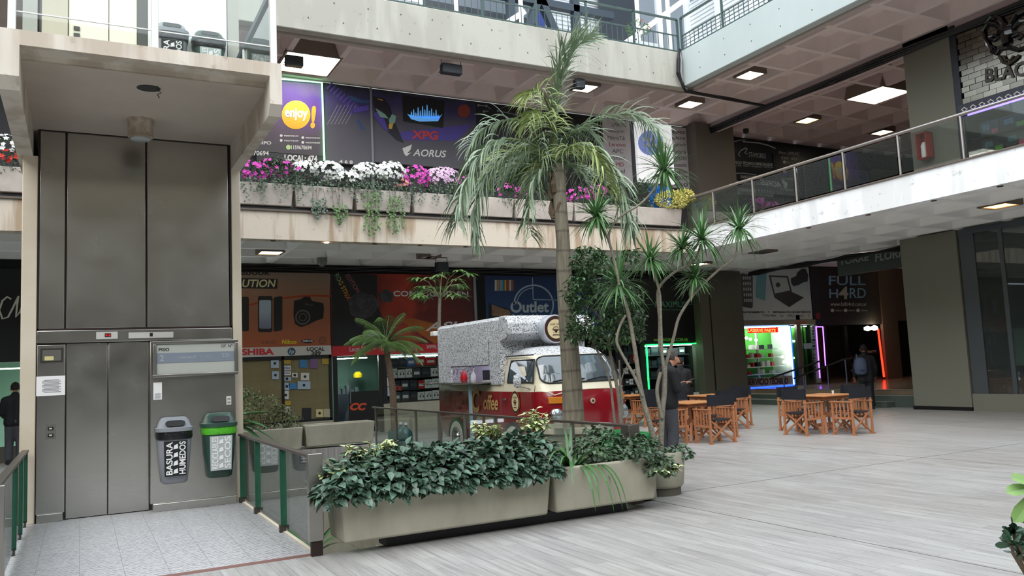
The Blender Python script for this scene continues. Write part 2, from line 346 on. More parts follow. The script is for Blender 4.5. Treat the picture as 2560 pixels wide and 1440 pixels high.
# formwork tie holes of the parapets
th=MB()
for i in range(26):
    for z in (9.35,9.78): th.lathe((-6+i*0.78+(0.2 if z<9.5 else 0),16.995,z),[(0.016,0),(0.016,0.004)],n=8,axis='y')
th.build('tie_hole',M['dark_conc'],par,kind='stuff')
th=MB()
for i in range(22):
    for z in (9.35,9.78): th.lathe((14.645,16.2-i*0.95,z),[(0.016,0),(0.016,0.004)],n=8,axis='x')
th.build('tie_hole',M['dark_conc'],pr,kind='stuff')
# back walls behind the shop fronts
struct('wall_back',MB().box(-20,31,24.5,24.7,-0.1,4.6).box(-20,17.3,20.9,21.1,5.0,9.2),M['matte_black'])
struct('wall_back',MB().box(-20,-1.6,21.3,21.4,0,4.5),M['matte_black'])
struct('wall_right',MB().box(31,31.2,-12,24.5,0,9.6),M['matte_black'])
# ground columns
struct('pillar',MB().box(19.4,20.3,12.62,14.2,0,4.5),M['col_paint']); struct('trim_6',MB().box(19.37,20.35,12.6,14.22,0,0.09),M['black'])
struct('pillar',MB().box(18.15,19.99,20.85,21.4,0,4.5).box(19.99,20.35,21.2,21.4,0,4.5),M['dark_conc']); struct('trim_7',MB().box(18.55,18.58,20.83,20.86,0,4.5),M['black'])
# upper columns
struct('pillar',MB().box(17.95,19.4,11.37,12.57,5.0,9.12),mat('col_up','6f6f62',0.6,var=0.15,vs=0.6))
struct('pillar',MB().box(17.3,18.9,19.55,20.4,5.0,9.12),mat('col_up2','5d5750',0.6))
# far sides of the court, opposite the shops (behind and beside where one stands)
op=MB()
for z in (4.44,9.05): op.box(-30,31,-13,-9,z,z+(0.6 if z<5 else 1.0)); op.box(-16,-12,-12,17,z,z+(0.6 if z<5 else 1.0))
struct('wall_front',op,M['conc_warm'])
struct('wall_front',MB().box(-30,31,-13.2,-13,4.6,14).box(-16.2,-16,-13,24,4.6,14),mat('far_wall','8f8b82',0.8)); struct('wall_front',MB().box(-30,31,-13.2,-13,0,4.6).box(-16.2,-16,-13,24,0,4.6),mat('far_dark','2b2a28',0.8))  # ground storey coloured dark to stand for its shops in shade
# upper terrace buildings
mat('corr','d4d8dc',0.55); mat('blue_glass','2b3a86',0.15,spec=0.8); mat('teal_glass','6f9aa6',0.2); mat('steel_blue','38424d',0.5)
cw=MB()
for i in range(60): cw.box(19.6-(0.03 if i%2 else 0),19.8,2,22,10+i*0.075,10+i*0.075+0.075)
struct('wall_terrace',cw,M['corr'])
struct('window_1',MB().box(19.45,19.6,6,22,14.75,16.0),M['blue_glass']); struct('window_2',MB().box(19.4,19.6,6,22,16.0,18.5),M['teal_glass'])
wf=MB()
for i in range(12): wf.box(19.38,19.62,6+i*1.6,6.12+i*1.6,10,18.5)
wf.box(19.38,19.6,6,22,14.68,14.76).box(19.38,19.6,6,22,15.96,16.06)
struct('trim_8',wf,M['corr'])
def far(x0,y0,x1,y1,Y): a,b=at(x0,y1,Y=Y),at(x1,y0,Y=Y); return a.x,b.x,min(a.z,b.z),max(a.z,b.z)
for (x0,x1,zt) in ((1365,1425,17),(950,1060,14),(1440,1530,17)):
    a,b_=at(x0,60,Y=23).x,at(x1,60,Y=23).x; tb=MB(); z=10
    while z<zt: tb.box(a,b_,23.0-(0.03 if int(z/0.075+.5)%2 else 0),23.2,z,z+0.075); z+=0.075
    struct('wall_terrace',tb,M['corr'])
struct('wall_terrace',MB().box(-4,31,26,26.2,10,24).box(19.8,20,2,26,18.5,22),mat('terr_dark','6a737c',0.4,var=0.4,vs=0.8))
# ------------------------------------------------------------------ lift tower and its canopy
def steel():
    m=bpy.data.materials.new('steel'); m.use_nodes=True; nt=m.node_tree; b=nt.nodes['Principled BSDF']; N=nt.nodes.new; L=nt.links.new
    tc=N('ShaderNodeTexCoord'); mp=N('ShaderNodeMapping'); mp.inputs['Scale'].default_value=(2,2,60); L(tc.outputs['Object'],mp.inputs[0])
    n=N('ShaderNodeTexNoise'); n.inputs['Scale'].default_value=3; n.inputs['Detail'].default_value=4; L(mp.outputs[0],n.inputs['Vector'])
    n2=N('ShaderNodeTexNoise'); n2.inputs['Scale'].default_value=2.2; n2.inputs['Detail'].default_value=4; L(tc.outputs['Object'],n2.inputs['Vector'])
    r=N('ShaderNodeMapRange'); r.inputs[3].default_value=0.16; r.inputs[4].default_value=0.34; L(n2.outputs['Fac'],r.inputs[0]); L(r.outputs[0],b.inputs['Roughness'])
    c=N('ShaderNodeValToRGB'); c.color_ramp.elements[0].position=0.3; c.color_ramp.elements[1].position=0.7; c.color_ramp.elements[0].color=(*lin('bebcb6'),1); c.color_ramp.elements[1].color=(*lin('c6c4be'),1); L(n.outputs['Fac'],c.inputs[0]); L(c.outputs[0],b.inputs['Base Color'])
    b.inputs['Metallic'].default_value=1.0; MATS['steel']=m
steel()
mat('steel_dark','55524d',0.35,metal=0.8); mat('steel_plain','a3a09a',0.3,metal=0.9,var=0.3,vs=3); mat('plate','c9c7c0',0.4); mat('paper','ecebe8',0.8)
mat('cream_paint','d8ccb8',0.6,var=0.5,vs=0.9,col2='b9a98f',bump=0.08); mat('seam','2a1c18',0.8)
YF=11.4
lift=empty('elevator',(0.65,YF,0),'stainless steel clad passenger lift with twin sliding doors between two beige posts','elevator')
box(-0.47,1.80,YF+0.06,YF+2.0,0,4.78).build('shaft',M['steel_dark'],lift)
def panel(n,x0,x1,z0,z1,y=YF,t=0.05,m='steel',bev=0.006,par=lift,label=None): return box(x0,x1,y,y+t,z0,z1).build(n,M[m],par,bev=bev,label=label)
panel('upper_panel',-0.455,-0.18,2.31,4.80); panel('upper_panel',-0.16,0.735,2.31,4.80); panel('upper_panel',0.755,1.765,2.31,4.80)
hd=panel('door_header',-0.47,1.79,2.135,2.285,y=YF-0.02,t=0.07)
cp=panel('control_panel',-0.465,-0.165,0.1,2.115,y=YF-0.015,t=0.06)
panel('plinth',-0.455,-0.18,0.0,0.1,y=YF-0.03); panel('plinth',0.80,1.80,0.0,0.1,y=YF-0.20,t=0.25)
d1=panel('door_leaf',-0.155,0.30,0.01,2.125,y=YF+0.035,t=0.03); d2=panel('door_leaf',0.308,0.77,0.01,2.125,y=YF+0.02,t=0.03)
rp=panel('side_panel',0.775,1.80,0.1,2.12,y=YF-0.17,t=0.2)
struct_p=[]
# header displays
dp=box(0.17,0.41,YF-0.032,YF-0.02,2.17,2.26).build('floor_display',M['plate'],hd)
box(0.265,0.335,YF-0.036,YF-0.03,2.195,2.24).build('screen',mat('scr_red','2a0505',0.4),dp)
put(MB(),'<-3',(0.272,YF-0.038,2.203),(0.055,0,0),(0,0,0.028)).build('digits',emis('redled','ff2a20',2.5),dp)
ds=box(0.535,1.06,YF-0.032,YF-0.02,2.17,2.245).build('indicator_plate',M['plate'],hd)
box(0.78,0.815,YF-0.035,YF-0.03,2.19,2.235).build('lens',M['black'],ds)
# control panel fittings
wn=box(-0.43,-0.19,YF-0.03,YF-0.015,1.90,2.07).build('notice_frame',M['steel_dark'],cp); box(-0.41,-0.21,YF-0.033,YF-0.03,1.92,2.05).build('pane',M['steel_plain'],wn)
box(-0.385,-0.29,YF-0.036,YF-0.033,1.925,1.975).build('sticker',mat('yel_lab','cfc48a',0.7),wn)
nt_=box(-0.47,-0.165,YF-0.02,YF-0.017,1.50,1.735).build('paper_notice',M['paper'],cp)
lb=MB()
for i in range(10): lb.box(-0.42+(0.01 if i%3 else 0.03),-0.21-(0.02 if i%2 else 0.0),YF-0.0225,YF-0.0215,1.54+i*0.016,1.547+i*0.016)
lb.build('print',mat('ink','8d8d90',0.8),nt_)
for z in (1.005,1.085):
    bt=box(-0.345,-0.285,YF-0.028,YF-0.015,z,z+0.04).build('call_button',M['black'],cp); box(-0.33,-0.30,YF-0.031,YF-0.028,z+0.012,z+0.03).build('lamp',M['plate'],bt)
box(-0.372,-0.258,YF-0.018,YF-0.015,0.98,1.16).build('button_plate',M['steel_plain'],cp)
# outlet and leaflet on the side panel
ol=box(1.685,1.745,YF-0.182,YF-0.17,1.27,1.38).build('power_outlet',M['offwhite'],rp)
MB().box(1.70,1.708,YF-0.186,YF-0.182,1.335,1.355).box(1.722,1.73,YF-0.186,YF-0.182,1.335,1.355).box(1.70,1.708,YF-0.186,YF-0.182,1.29,1.31).box(1.722,1.73,YF-0.186,YF-0.182,1.29,1.31).build('socket',M['dark'],ol)
lf=box(0.81,0.91,YF-0.176,YF-0.17,1.385,1.60).build('leaflet',M['paper'],rp)
lb=MB()
for i in range(5): lb.box(0.825,0.895,YF-0.179,YF-0.177,1.40+i*0.014,1.405+i*0.014)
lb.build('print',MATS['ink'],lf)
# tenants' directory box
dr=empty('directory_board',(1.3,YF-0.2,1.66),'framed grey tenants directory board marked PISO above the litter bins','sign')
MB().box(0.80,1.83,YF-0.235,YF-0.2,1.66,1.70).box(0.80,1.83,YF-0.235,YF-0.2,2.08,2.12).box(0.80,0.845,YF-0.235,YF-0.2,1.70,2.08).box(1.785,1.83,YF-0.235,YF-0.2,1.70,2.08).build('frame',M['steel_plain'],dr,bev=0.008)
box(0.845,1.785,YF-0.212,YF-0.17,1.70,2.08).build('board',mat('dir_board','b4b6ae',0.5),dr)
bl=box(0.85,1.78,YF-0.217,YF-0.212,1.84,1.965).build('name_strip',mat('dir_blue','7f8894',0.5),dr)
put(put(put(put(MB(),'2',(0.885,YF-0.219,1.865),(0.045,0,0),(0,0,0.075),bold=0.01),'CREDIKOT',(1.10,YF-0.219,1.885),(0.22,0,0),(0,0,0.035)),'520',(1.63,YF-0.219,1.89),(0.09,0,0),(0,0,0.05)),'| --e--',(1.36,YF-0.219,1.89),(0.16,0,0),(0,0,0.03)).build('lettering',mat('letter_grey','a9afb4',0.6),bl)
put(put(MB(),'PISO',(0.87,YF-0.215,1.99),(0.125,0,0),(0,0,0.04),bold=0.02),'OF. Nº',(1.62,YF-0.215,2.015),(0.14,0,0),(0,0,0.04)).build('lettering',M['dark'],dr)
# posts and canopy
struct('pillar',MB().box(1.80,1.92,YF-0.02,YF+0.5,0,4.45).box(-0.64,-0.475,YF-0.02,YF+0.5,0,4.45),M['cream_paint'],bev=0.01)
cn=MB(); cn.box(-0.7,1.93,8.75,9.0,4.86,5.01).box(-0.53,1.80,9.0,13.9,4.80,5.0)
for xa,xb in ((1.80,1.93),(-0.70,-0.53)):
    cn.prism([(xa,8.75,4.86),(xa,8.75,4.55),(xa,8.85,4.44),(xa,13.9,4.44),(xa,13.9,4.99),(xa,9.0,4.99),(xa,9.0,4.86)],(xb-xa,0,0))
streaky('canopy_conc','dcd3c6','9c866c',0.45,sc1=6,dirt='8f7a66')
struct('ceiling_canopy',cn,M['canopy_conc'])
struct('ceiling_canopy',box(-0.53,1.80,8.99,YF+0.06,4.79,4.80),mat('soffit','c9bdb0',0.85,var=0.25,vs=1.2,col2='8b7d70'))
struct('trim_9',MB().box(-0.47,1.80,YF-0.012,YF+0.05,4.775,4.795).box(-0.475,-0.455,YF,YF+0.06,0,4.79).box(1.775,1.80,YF,YF+0.06,2.12,4.79).box(-0.18,-0.16,YF+0.02,YF+0.06,2.3,4.79).box(0.735,0.755,YF+0.02,YF+0.06,2.3,4.79).box(-0.47,1.80,YF,YF+0.06,2.285,2.31),M['seam'])
ho=MB().lathe((0.64,9.39,4.784),[(0.12,0),(0.115,0.008)],n=20,sx=1,sy=0.9)
lh=thing(ho,'ceiling_opening',M['black'],'ragged round hole left in the canopy soffit with a loose wire','hole')
MB().tube([(0.72,9.30,4.79),(0.73,9.30,4.74),(0.76,9.30,4.72),(0.72,9.3,4.70),(0.74,9.3,4.66)],0.005,5).build('wire',M['black'],lh)
lm=empty('canopy_lamp',(0.63,10.6,4.79),'cylindrical rusty ceiling lamp under the lift canopy','lamp')
MB().lathe((0.63,10.6,4.56),[(0.13,0),(0.142,0.01),(0.142,0.22),(0.15,0.23)],n=28).build('housing',mat('rust_white','b9ad9b',0.7,var=0.9,vs=7,col2='6b4a38'),lm,smooth=True)
MB().lathe((0.63,10.6,4.535),[(0.10,0),(0.115,0.012),(0.115,0.03)],n=28).build('lens',mat('lens','aab0ae',0.25),lm,smooth=True)
# upper landing: steel lift front coloured white for sky glare, glass guard
up=empty('upper_lift',(0.65,YF,5.02),'upper lift entrance above the canopy, its steel coloured white for sky glare','elevator')
mat('glare_white','fdfcf8',0.3); mat('glare_cream','fbf2dd',0.3)
box(-0.47,1.76,YF+0.07,YF+2.0,5.03,9.0).build('shaft',M['steel_dark'],up)
panel('door_leaf',-0.155,0.30,5.02,8.6,y=YF+0.03,m='glare_cream',par=up); panel('door_leaf',0.31,0.64,5.02,8.6,y=YF+0.03,m='glare_cream',par=up)
panel('jamb',0.64,0.77,5.02,8.6,y=YF+0.01,m='steel_dark',par=up)
panel('side_panel',0.77,1.77,5.02,8.6,y=YF-0.02,m='glare_white',par=up); lc=panel('control_panel',-0.455,-0.165,5.02,8.6,y=YF,m='cream_paint',par=up)
for z in (6.05,6.14): box(-0.10,-0.03,YF+0.015,YF+0.03,z,z+0.05).build('call_button',M['steel_dark'],up)
box(1.60,1.68,YF-0.04,YF-0.02,6.22,6.36).build('power_outlet',M['offwhite'],up)
struct('pillar',MB().box(1.78,1.93,YF-0.02,YF+0.5,5.0,9.0).box(-0.66,-0.5,YF-0.02,YF+0.5,5.0,9.0),mat('post_grey','b9b5ac',0.7,var=0.2,vs=1))
gr=empty('glass_guard',(0.65,8.85,5.01),'clear glass guard with white posts and grey side rail on the lift canopy','railing')
glassmat('glass_clear','f3f8f6'); glassmat('glass_court','f1f5f3',0.3); glassmat('glass_green','eaf2ee',1.0,haze=0.03); glassmat('glass_dark','5d6b68',1.3,haze=0.04); glassmat('glass_rail','eef4f1',0.9,haze=0.012)
for x in (-0.60,0.66,1.86): box(x-0.035,x+0.035,8.80,8.86,5.01,6.2).build('post',M['white'],gr,bev=0.005)
for x in (1.86,): box(x-0.03,x+0.03,10.5,10.56,5.01,5.85).build('post',M['white'],gr,bev=0.005)
box(-0.57,0.62,8.825,8.835,5.04,6.0).build('glass_pane',M['glass_clear'],gr); box(0.70,1.82,8.825,8.835,5.04,6.0).build('glass_pane',M['glass_clear'],gr)
box(1.855,1.865,8.9,11.3,5.06,5.85).build('glass_pane',M['glass_green'],gr)
MB().bar((1.86,8.86,5.86),(1.86,11.38,5.86),0.06,0.07).build('handrail',M['steel_blue'],gr)
MB().bar((-0.6,8.83,5.22),(1.86,8.83,5.22),0.012).build('wire',M['white'],gr)
# ------------------------------------------------------------------ litter bins
mat('bin_grey','8d9096',0.45); mat('bin_green','2f4b41',0.4); mat('bag_black','16171b',0.3,bump=0.6,bs=25); mat('bag_green','55b52c',0.35,bump=0.6,bs=25)
def litter_bin(x,z,y,body,bag,words,label,wordmat,back,group=None):
    r=empty('litter_bin',(x,y,z),label,'litter bin',group)
    W=0.225
    def sect(zz,w,d,n=10):
        # rounded front outline, flat back at y
        pts=[]
        for i in range(n+1):
            a=PI*i/n; c,s_=math.cos(a),math.sin(a)
            pts.append((x+w*math.copysign(abs(c)**0.55,c),y-0.02-d*abs(s_)**0.6,zz))
        return pts
    def loft(levels):
        b=MB(); S=[sect(*l) for l in levels]; n=len(S[0])
        vs=[p for s_ in S for p in s_]; fs=[]
        for i in range(len(S)-1):
            for k in range(n): fs.append((i*n+k,i*n+(k+1)%n,(i+1)*n+(k+1)%n,(i+1)*n+k))
        fs+= [tuple(range(n)),tuple((len(S)-1)*n+k for k in range(n))]
        return b.add(vs,fs)
    loft([(z,0.13,0.12),(z+0.02,0.155,0.15),(z+0.3,0.185,0.19),(z+0.62,0.205,0.22)]).build('body',M[body],r,smooth=True)
    loft([(z+0.55,0.207,0.226),(z+0.58,0.216,0.236),(z+0.62,0.212,0.23),(z+0.65,0.214,0.232)]).build('bin_bag',M[bag],r,smooth=True)
    hd=loft([(z+0.645,0.222,0.245),(z+0.69,0.224,0.247),(z+0.70,0.20,0.2),(z+0.78,0.175,0.14),(z+0.815,0.14,0.09),(z+0.82,0.1,0.05)]).build('hood',M[body],r,smooth=True)
    op=MB(); pts=[]
    for i in range(20):
        a=2*PI*i/20; c,s_=math.cos(a),math.sin(a); u=0.115*math.copysign(abs(c)**0.6,c); v=0.036*math.copysign(abs(s_)**0.7,s_)
        pts.append((x+u,y-0.02-0.1685+v*0.75-0.012,z+0.742+v))
    op.prism(pts,(0,-0.012,0.004)); op.build('mouth',M['black'],hd)
    lab=MB(); lab.prism([(x-0.125,y-0.222,z+0.1),(x+0.125,y-0.222,z+0.1),(x+0.135,y-0.25,z+0.53),(x-0.135,y-0.25,z+0.53)],(0,0.02,0)); lo_=lab.build('poster',M[back],r)
    t=MB(); U=Vector((0,-0.027,0.40)); 
    put(t,words[0],(x-0.035,y-0.2255,z+0.12),U,(-0.075,0,0),bold=0.02); put(t,words[1],(x+0.115,y-0.2255,z+0.12),U,(-0.075,0,0),bold=0.02)
    for k in range(4):
        q=Vector((x-0.028,y-0.228,z+0.13))+U*(k*0.25); t.add([q,q+U*0.12+Vector((0.01,0,0)),q+U*0.16+Vector((0.05,0,0)),q+U*0.02+Vector((0.055,0,0))],[(0,1,2,3)])
    t.build('lettering',M[wordmat],lo_)
    return r
mat('lab_black','1a1a1c',0.5); mat('lab_silver','b7bcbc',0.4); mat('lab_white','f0f0ee',0.5)
litter_bin(1.045,0.34,YF-0.17,'bin_grey','bag_black',('BASURA','HUMEDOS'),'grey litter bin lettered BASURA HUMEDOS with black bag on lift side panel','lab_white','lab_black')
litter_bin(1.58,0.36,YF-0.17,'bin_green','bag_green',('RECICLABLES','SECOS'),'dark green litter bin lettered RECICLABLES SECOS with bright green bag','lab_white','lab_silver')
litter_bin(1.045,5.54,YF-0.03,'bin_grey','bag_black',('BASURA','HUMEDOS'),'grey litter bin on the upper landing above the canopy edge','lab_white','lab_black')
litter_bin(1.52,5.50,YF-0.03,'bin_green','bag_black',('RECICLABLES','SECOS'),'dark green litter bin on the upper landing above the canopy edge','lab_white','lab_silver')
# ------------------------------------------------------------------ low glass railings round the sunken court
mat('green_paint','1f5a42',0.4,var=0.4,vs=8,col2='163b2d'); mat('rail_bronze','5e5650',0.4,metal=0.5,var=0.3,vs=6)
def railing_y(name,X,y0,y1,posts,label,postm,glass,endpost=True,h=0.88,fins=False,z0=0.0):
    r=empty(name,(X,y0,z0),label,'railing')
    box(X-0.035,X+0.035,y0,y1,z0+h-0.03,z0+h).build('handrail',M['rail_bronze'],r,bev=0.004)
    for y in posts:
        if fins: p=MB().box(X-0.03,X+0.03,y-0.012,y+0.012,z0+0.05,z0+h-0.03).build('post',M[postm],r); MB().box(X-0.045,X+0.02,y-0.03,y+0.03,z0-0.12,z0+0.07).build('foot',M['steel_dark'],p)
        else: MB().box(X-0.012,X+0.012,y-0.028,y+0.028,z0-0.1,z0+h-0.03).build('post',M[postm],r)
    ys=sorted(posts)
    if fins: ys=[y0]+ys+[y1]
    for a,b in zip(ys[:-1],ys[1:]): box(X+0.002,X+0.010,a+0.03,b-0.03,z0+0.06,z0+h-0.04).build('glass_pane',M[glass],r)
    return r
rl=railing_y('side_railing',1.87,7.42,11.3,(8.78,10.17,11.2),'short glass railing with green fins and broad steel end post beside the lift','green_paint','glass_rail',fins=True)
ep=box(1.80,1.93,7.40,7.47,0.13,0.90).build('end_post',M['steel_plain'],rl,bev=0.006); box(1.82,1.92,7.41,7.46,0,0.13).build('foot',M['seam'],ep)
r2=railing_y('side_railing',-0.57,7.42,11.3,(9.41,10.35,11.2),'green finned railing with sloping steel cap at the left picture edge','green_paint','glass_rail',fins=True)
box(-1.05,-0.50,7.35,7.42,0.02,0.88).build('end_post',M['steel_plain'],r2,bev=0.006)
r3=railing_y('court_railing',5.52,7.75,16.9,(8.9,10.0,11.1,12.2,13.3,14.4,15.5,16.75),'long glass railing with bronze handrail between the planters and the camper van','steel_plain','glass_court')
box(5.47,5.62,7.62,7.78,0,0.88).build('end_post',M['rail_bronze'],r3,bev=0.006)

# ------------------------------------------------------------------ ground-floor shops along the back wall
YS=21.2
def PX(px,py=900,Y=YS): return at(px,py,Y=Y).x
def PZ(py,px=900,Y=YS): return at(px,py,Y=Y).z
def board(name,x0,x1,z0,z1,m,label,cat='sign',Y=YS,t=0.12,group=None,bev=0.0):
    return thing(box(x0,x1,Y,Y+t,z0,z1),name,M[m],label,cat,group,bev=bev)
def gradmat(name,cols,axis='z',a=0,b_=1,noise=0.0,rough=0.5):
    """printed colour wash across a sign, in object coordinates from a to b_"""
    m=bpy.data.materials.new(name); m.use_nodes=True; nt=m.node_tree; b=nt.nodes['Principled BSDF']; N=nt.nodes.new; L=nt.links.new
    tc=N('ShaderNodeTexCoord'); sx=N('ShaderNodeSeparateXYZ'); mr=N('ShaderNodeMapRange'); r=N('ShaderNodeValToRGB'); mr.inputs[1].default_value=a; mr.inputs[2].default_value=b_
    n=N('ShaderNodeTexNoise'); n.inputs['Scale'].default_value=1.6; n.inputs['Detail'].default_value=5; L(tc.outputs['Object'],n.inputs['Vector']); ad=N('ShaderNodeMath'); ad.operation='MULTIPLY_ADD'; ad.inputs[1].default_value=noise; 
    L(tc.outputs['Object'],sx.inputs[0]); L(sx.outputs['XYZ'.index(axis.upper())],mr.inputs[0]); L(n.outputs['Fac'],ad.inputs[0]); sb=N('ShaderNodeMath'); sb.operation='SUBTRACT'; L(mr.outputs[0],sb.inputs[0]); sb.inputs[1].default_value=noise*0.5; L(sb.outputs[0],ad.inputs[2]); L(ad.outputs[0],r.inputs[0])
    el=r.color_ramp.elements
    while len(el)<len(cols): el.new(0.5)
    for e,(p,c) in zip(el,cols): e.position=p; e.color=(*lin(c),1)
    L(r.outputs[0],b.inputs['Base Color']); b.inputs['Roughness'].default_value=rough; MATS[name]=m; return m
# wall around the shop fronts: lintel above signs, piers
wl=MB().box(-20,20.4,21.25,21.45,4.28,4.5)
for a,b_ in ((PX(1196),PX(1220)),(PX(1540),PX(1556))): wl.box(a,b_,21.2,21.4,0,4.5)
struct('wall_back',wl,M['matte_black'])
cb=empty('cable_run',(10,21.1,4.3),'thick run of black cables under the lower ceiling','cables')
for k in range(4):
    pts=[(3.4+i*0.68,21.12-0.03*k,4.34+0.03*k+0.035*math.sin(i*1.3+k*2)) for i in range(22)]
    MB().tube(pts,0.022,6).build('cable',M['black'],cb)
# interior recesses
def recess(px0,px1,z0,z1,depth,m,ml=None):
    x0,x1=PX(px0),PX(px1); b=MB()
    b.box(x0,x1,YS+depth,YS+depth+0.05,z0,z1).box(x0-0.05,x0,YS+0.1,YS+depth,z0,z1).box(x1,x1+0.05,YS+0.1,YS+depth,z0,z1).box(x0,x1,YS+0.1,YS+depth,z0-0.05,z0).box(x0,x1,YS+0.1,YS+depth,z1,z1+0.05)
    return struct('wall_shop',b,M[m])
mat('kraft','c4aa80',0.8,var=0.35,vs=1.5,col2='a58c66',bump=0.5,bs=5,stretch=(0.4,1,2))
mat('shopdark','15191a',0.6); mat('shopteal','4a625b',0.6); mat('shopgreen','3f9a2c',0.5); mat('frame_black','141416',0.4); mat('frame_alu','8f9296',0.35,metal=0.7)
# --- shop 389
x0,x1=PX(560),PX(828); zB,zT=PZ(866,715),4.28
gradmat('orange_print',[(0,'a5562f'),(0.45,'966045'),(0.8,'8f705a'),(1,'86786a')],'z',0,2.0,0.2)
sA=board('shop_sign',x0,x1,zB,zT,'orange_print','orange notebook repair sign with phones and a camera, local 389')
K=dict(Y=YS-0.006)
pxq(MB(),'Notebook',552,674,676,688,**K,bold=0.02).build('lettering',M['dark'],sA)
b=MB(); pxp(b,[(560,694),(694,697),(693,722),(560,720)],**K); b.build('lettering_band',M['dark'],sA)
pxq(MB(),'EVOLUTION',538,698,690,718,Y=YS-0.012,shear=0.2,bold=0.02).build('lettering',mat('cream_ink','d8cfa0',0.6),sA)
b=MB(); pts=[(603+i*28,765-math.sin(i/8*1.9)*28) for i in range(9)]
for i in range(8): pxp(b,[pts[i],pts[i+1],(pts[i+1][0],pts[i+1][1]+4),(pts[i][0],pts[i][1]+5)],Y=YS-0.004)
b.build('swoosh',mat('swoosh','a33b12',0.6),sA)
def rr(x0,y0,x1,y1,sk=0,r=3): return [(x0+r,y0),(x1-r,y0+sk),(x1,y0+r+sk),(x1,y1-r+sk),(x1-r,y1+sk),(x0+r,y1),(x0,y1-r),(x0,y0+r)]
b=MB(); pxp(b,rr(645,740,681,830),**K); pxp(b,rr(684,743,706,829,-3),**K); pxp(b,rr(604,742,622,828),**K); b.build('phone_print',M['dark'],sA)
b=MB(); pxp(b,rr(648,750,678,822),Y=YS-0.01); b.build('screen_print',gradmat('screenp',[(0,'a08a6a'),(0.5,'6d6f86'),(1,'9fb2c4')],'z',0,0.9,0.3),sA)
b=MB(); pxp(b,[(735,752),(752,748),(760,742),(775,742),(780,752),(808,758),(810,770),(808,796),(790,802),(770,812),(752,818),(738,810),(734,790)],**K); b.build('camera_print',M['black'],sA)
b=MB(); ring(b,757,793,15,19,Y=YS-0.01); ring(b,757,793,8,10,Y=YS-0.01); pxq(b,'Nikon',762,758,782,764,Y=YS-0.01); b.build('lens_print',mat('grey_ink','55524e',0.5),sA)
pxq(MB(),'Nikon',704,849,741,860,**K,shear=0.2,bold=0.02).build('lettering',mat('yellow_ink','e6d400',0.5),sA)
b=MB(); pxq(b,'VAIO',653,851,690,860,**K); ring(b,806,851,7.5,9.5,**K); pxq(b,'hp',801,845,811,857,**K,shear=0.2); b.build('lettering',mat('dim_ink','6d4433',0.5),sA)
b=MB(); pxp(b,circ(769,853,16,ry=5),**K); b.build('lettering_band',M['dark'],sA); pxq(MB(),'SAMSUNG',757,850,782,855,Y=YS-0.012,bold=0.01).build('lettering',M['white'],sA)
sB=board('shop_fascia_sign',x0,PX(828),PZ(890,715),zB-0.005,'plate','white strip sign with bold red lettering and LOCAL 389','sign',Y=YS-0.03)
K=dict(Y=YS-0.036)
pxq(MB(),'TOSHIBA',560,872,685,889,dy=-2,**K,bold=0.04).build('lettering',mat('toshiba_red','c4202a',0.5),sB)
b=MB(); ring(b,729,879,0.1,10,**K); b.build('roundel',mat('hp_blue','2f5470',0.5),sB); pxq(MB(),'hp',723,873,735,887,Y=YS-0.042,shear=0.3).build('lettering',M['white'],sB)
pxq(pxq(MB(),'LOCAL',767,868,812,877,**K,bold=0.03),'389',778,878,802,888,**K,bold=0.03).build('lettering',M['dark'],sB)
zb=PZ(890,715)
fr=MB().box(PX(560),PX(830),YS,YS+0.1,0,0.42); struct('wall_shopfront',fr,M['planter_conc'])
wA=empty('shop_window',(PX(715),YS,0.42),'shop window lined with brown paper under the white strip sign','window')
MB().box(PX(560),PX(828),YS+0.05,YS+0.06,0.42,zb).build('paper_lining',M['kraft'],wA)
MB().box(PX(560),PX(828),YS,YS+0.05,zb-0.09,zb).box(PX(560),PX(828),YS,YS+0.05,0.42,0.48).box(PX(706)-0.02,PX(706)+0.04,YS,YS+0.05,0.42,zb).box(PX(828)-0.06,PX(828),YS,YS+0.05,0.42,zb).build('frame',M['frame_black'],wA)
MB().box(PX(560),PX(828),YS+0.02,YS+0.025,0.48,zb-0.09).build('glass_pane',glassmat('glass_shop','f3f7f5',0.7),wA)
stk=[(677,897,697,920,'lblue'),(680,928,697,948,'lblue'),(708,900,727,910,'ochre'),(708,914,727,926,'wv'),(708,928,727,938,'wv'),(708,942,727,952,'lblue'),(730,932,744,944,'white'),(749,899,768,919,'sblue'),(775,896,794,921,'purp'),(805,896,827,911,'ochre'),(752,932,773,951,'white'),(710,957,724,975,'lblue'),(722,958,742,973,'sblue'),(744,953,776,973,'lblue'),(707,977,722,998,'white'),(708,1002,727,1013,'ochre'),(708,1016,715,1034,'white'),(716,1017,725,1036,'white'),(755,1020,778,1049,'dark'),(790,1023,808,1043,'cream'),(809,1022,829,1043,'cream2')]
cols=dict(lblue='a9bccb',ochre='b39636',wv='d8d8d8',white='d5d3ce',sblue='3d7fb5',purp='7c5f8c',dark='202024',cream='cfc78f',cream2='b7ab90')
for q in stk:
    nm='stk_'+q[4]; mat(nm,cols[q[4]],0.6); b=MB(); pxp(b,[(q[0],q[1]),(q[2],q[1]),(q[2],q[3]),(q[0],q[3])],Y=YS+0.015); o=b.build('sticker',M[nm],wA)
    if q[4]=='wv': pxq(MB(),'VISA',q[0]+2,q[1]+3,q[2]-2,q[3]-3,Y=YS+0.012,shear=0.2,bold=0.02).build('lettering',mat('visa','2b3a7a',0.5),o)
    elif q[4] in('white','lblue','cream'): pxp(MB(),circ((q[0]+q[2])/2,(q[1]+q[3])/2,3.5,12),Y=YS+0.012).build('mark',M['stk_dark' if 'stk_dark' in M else 'dark'],o)
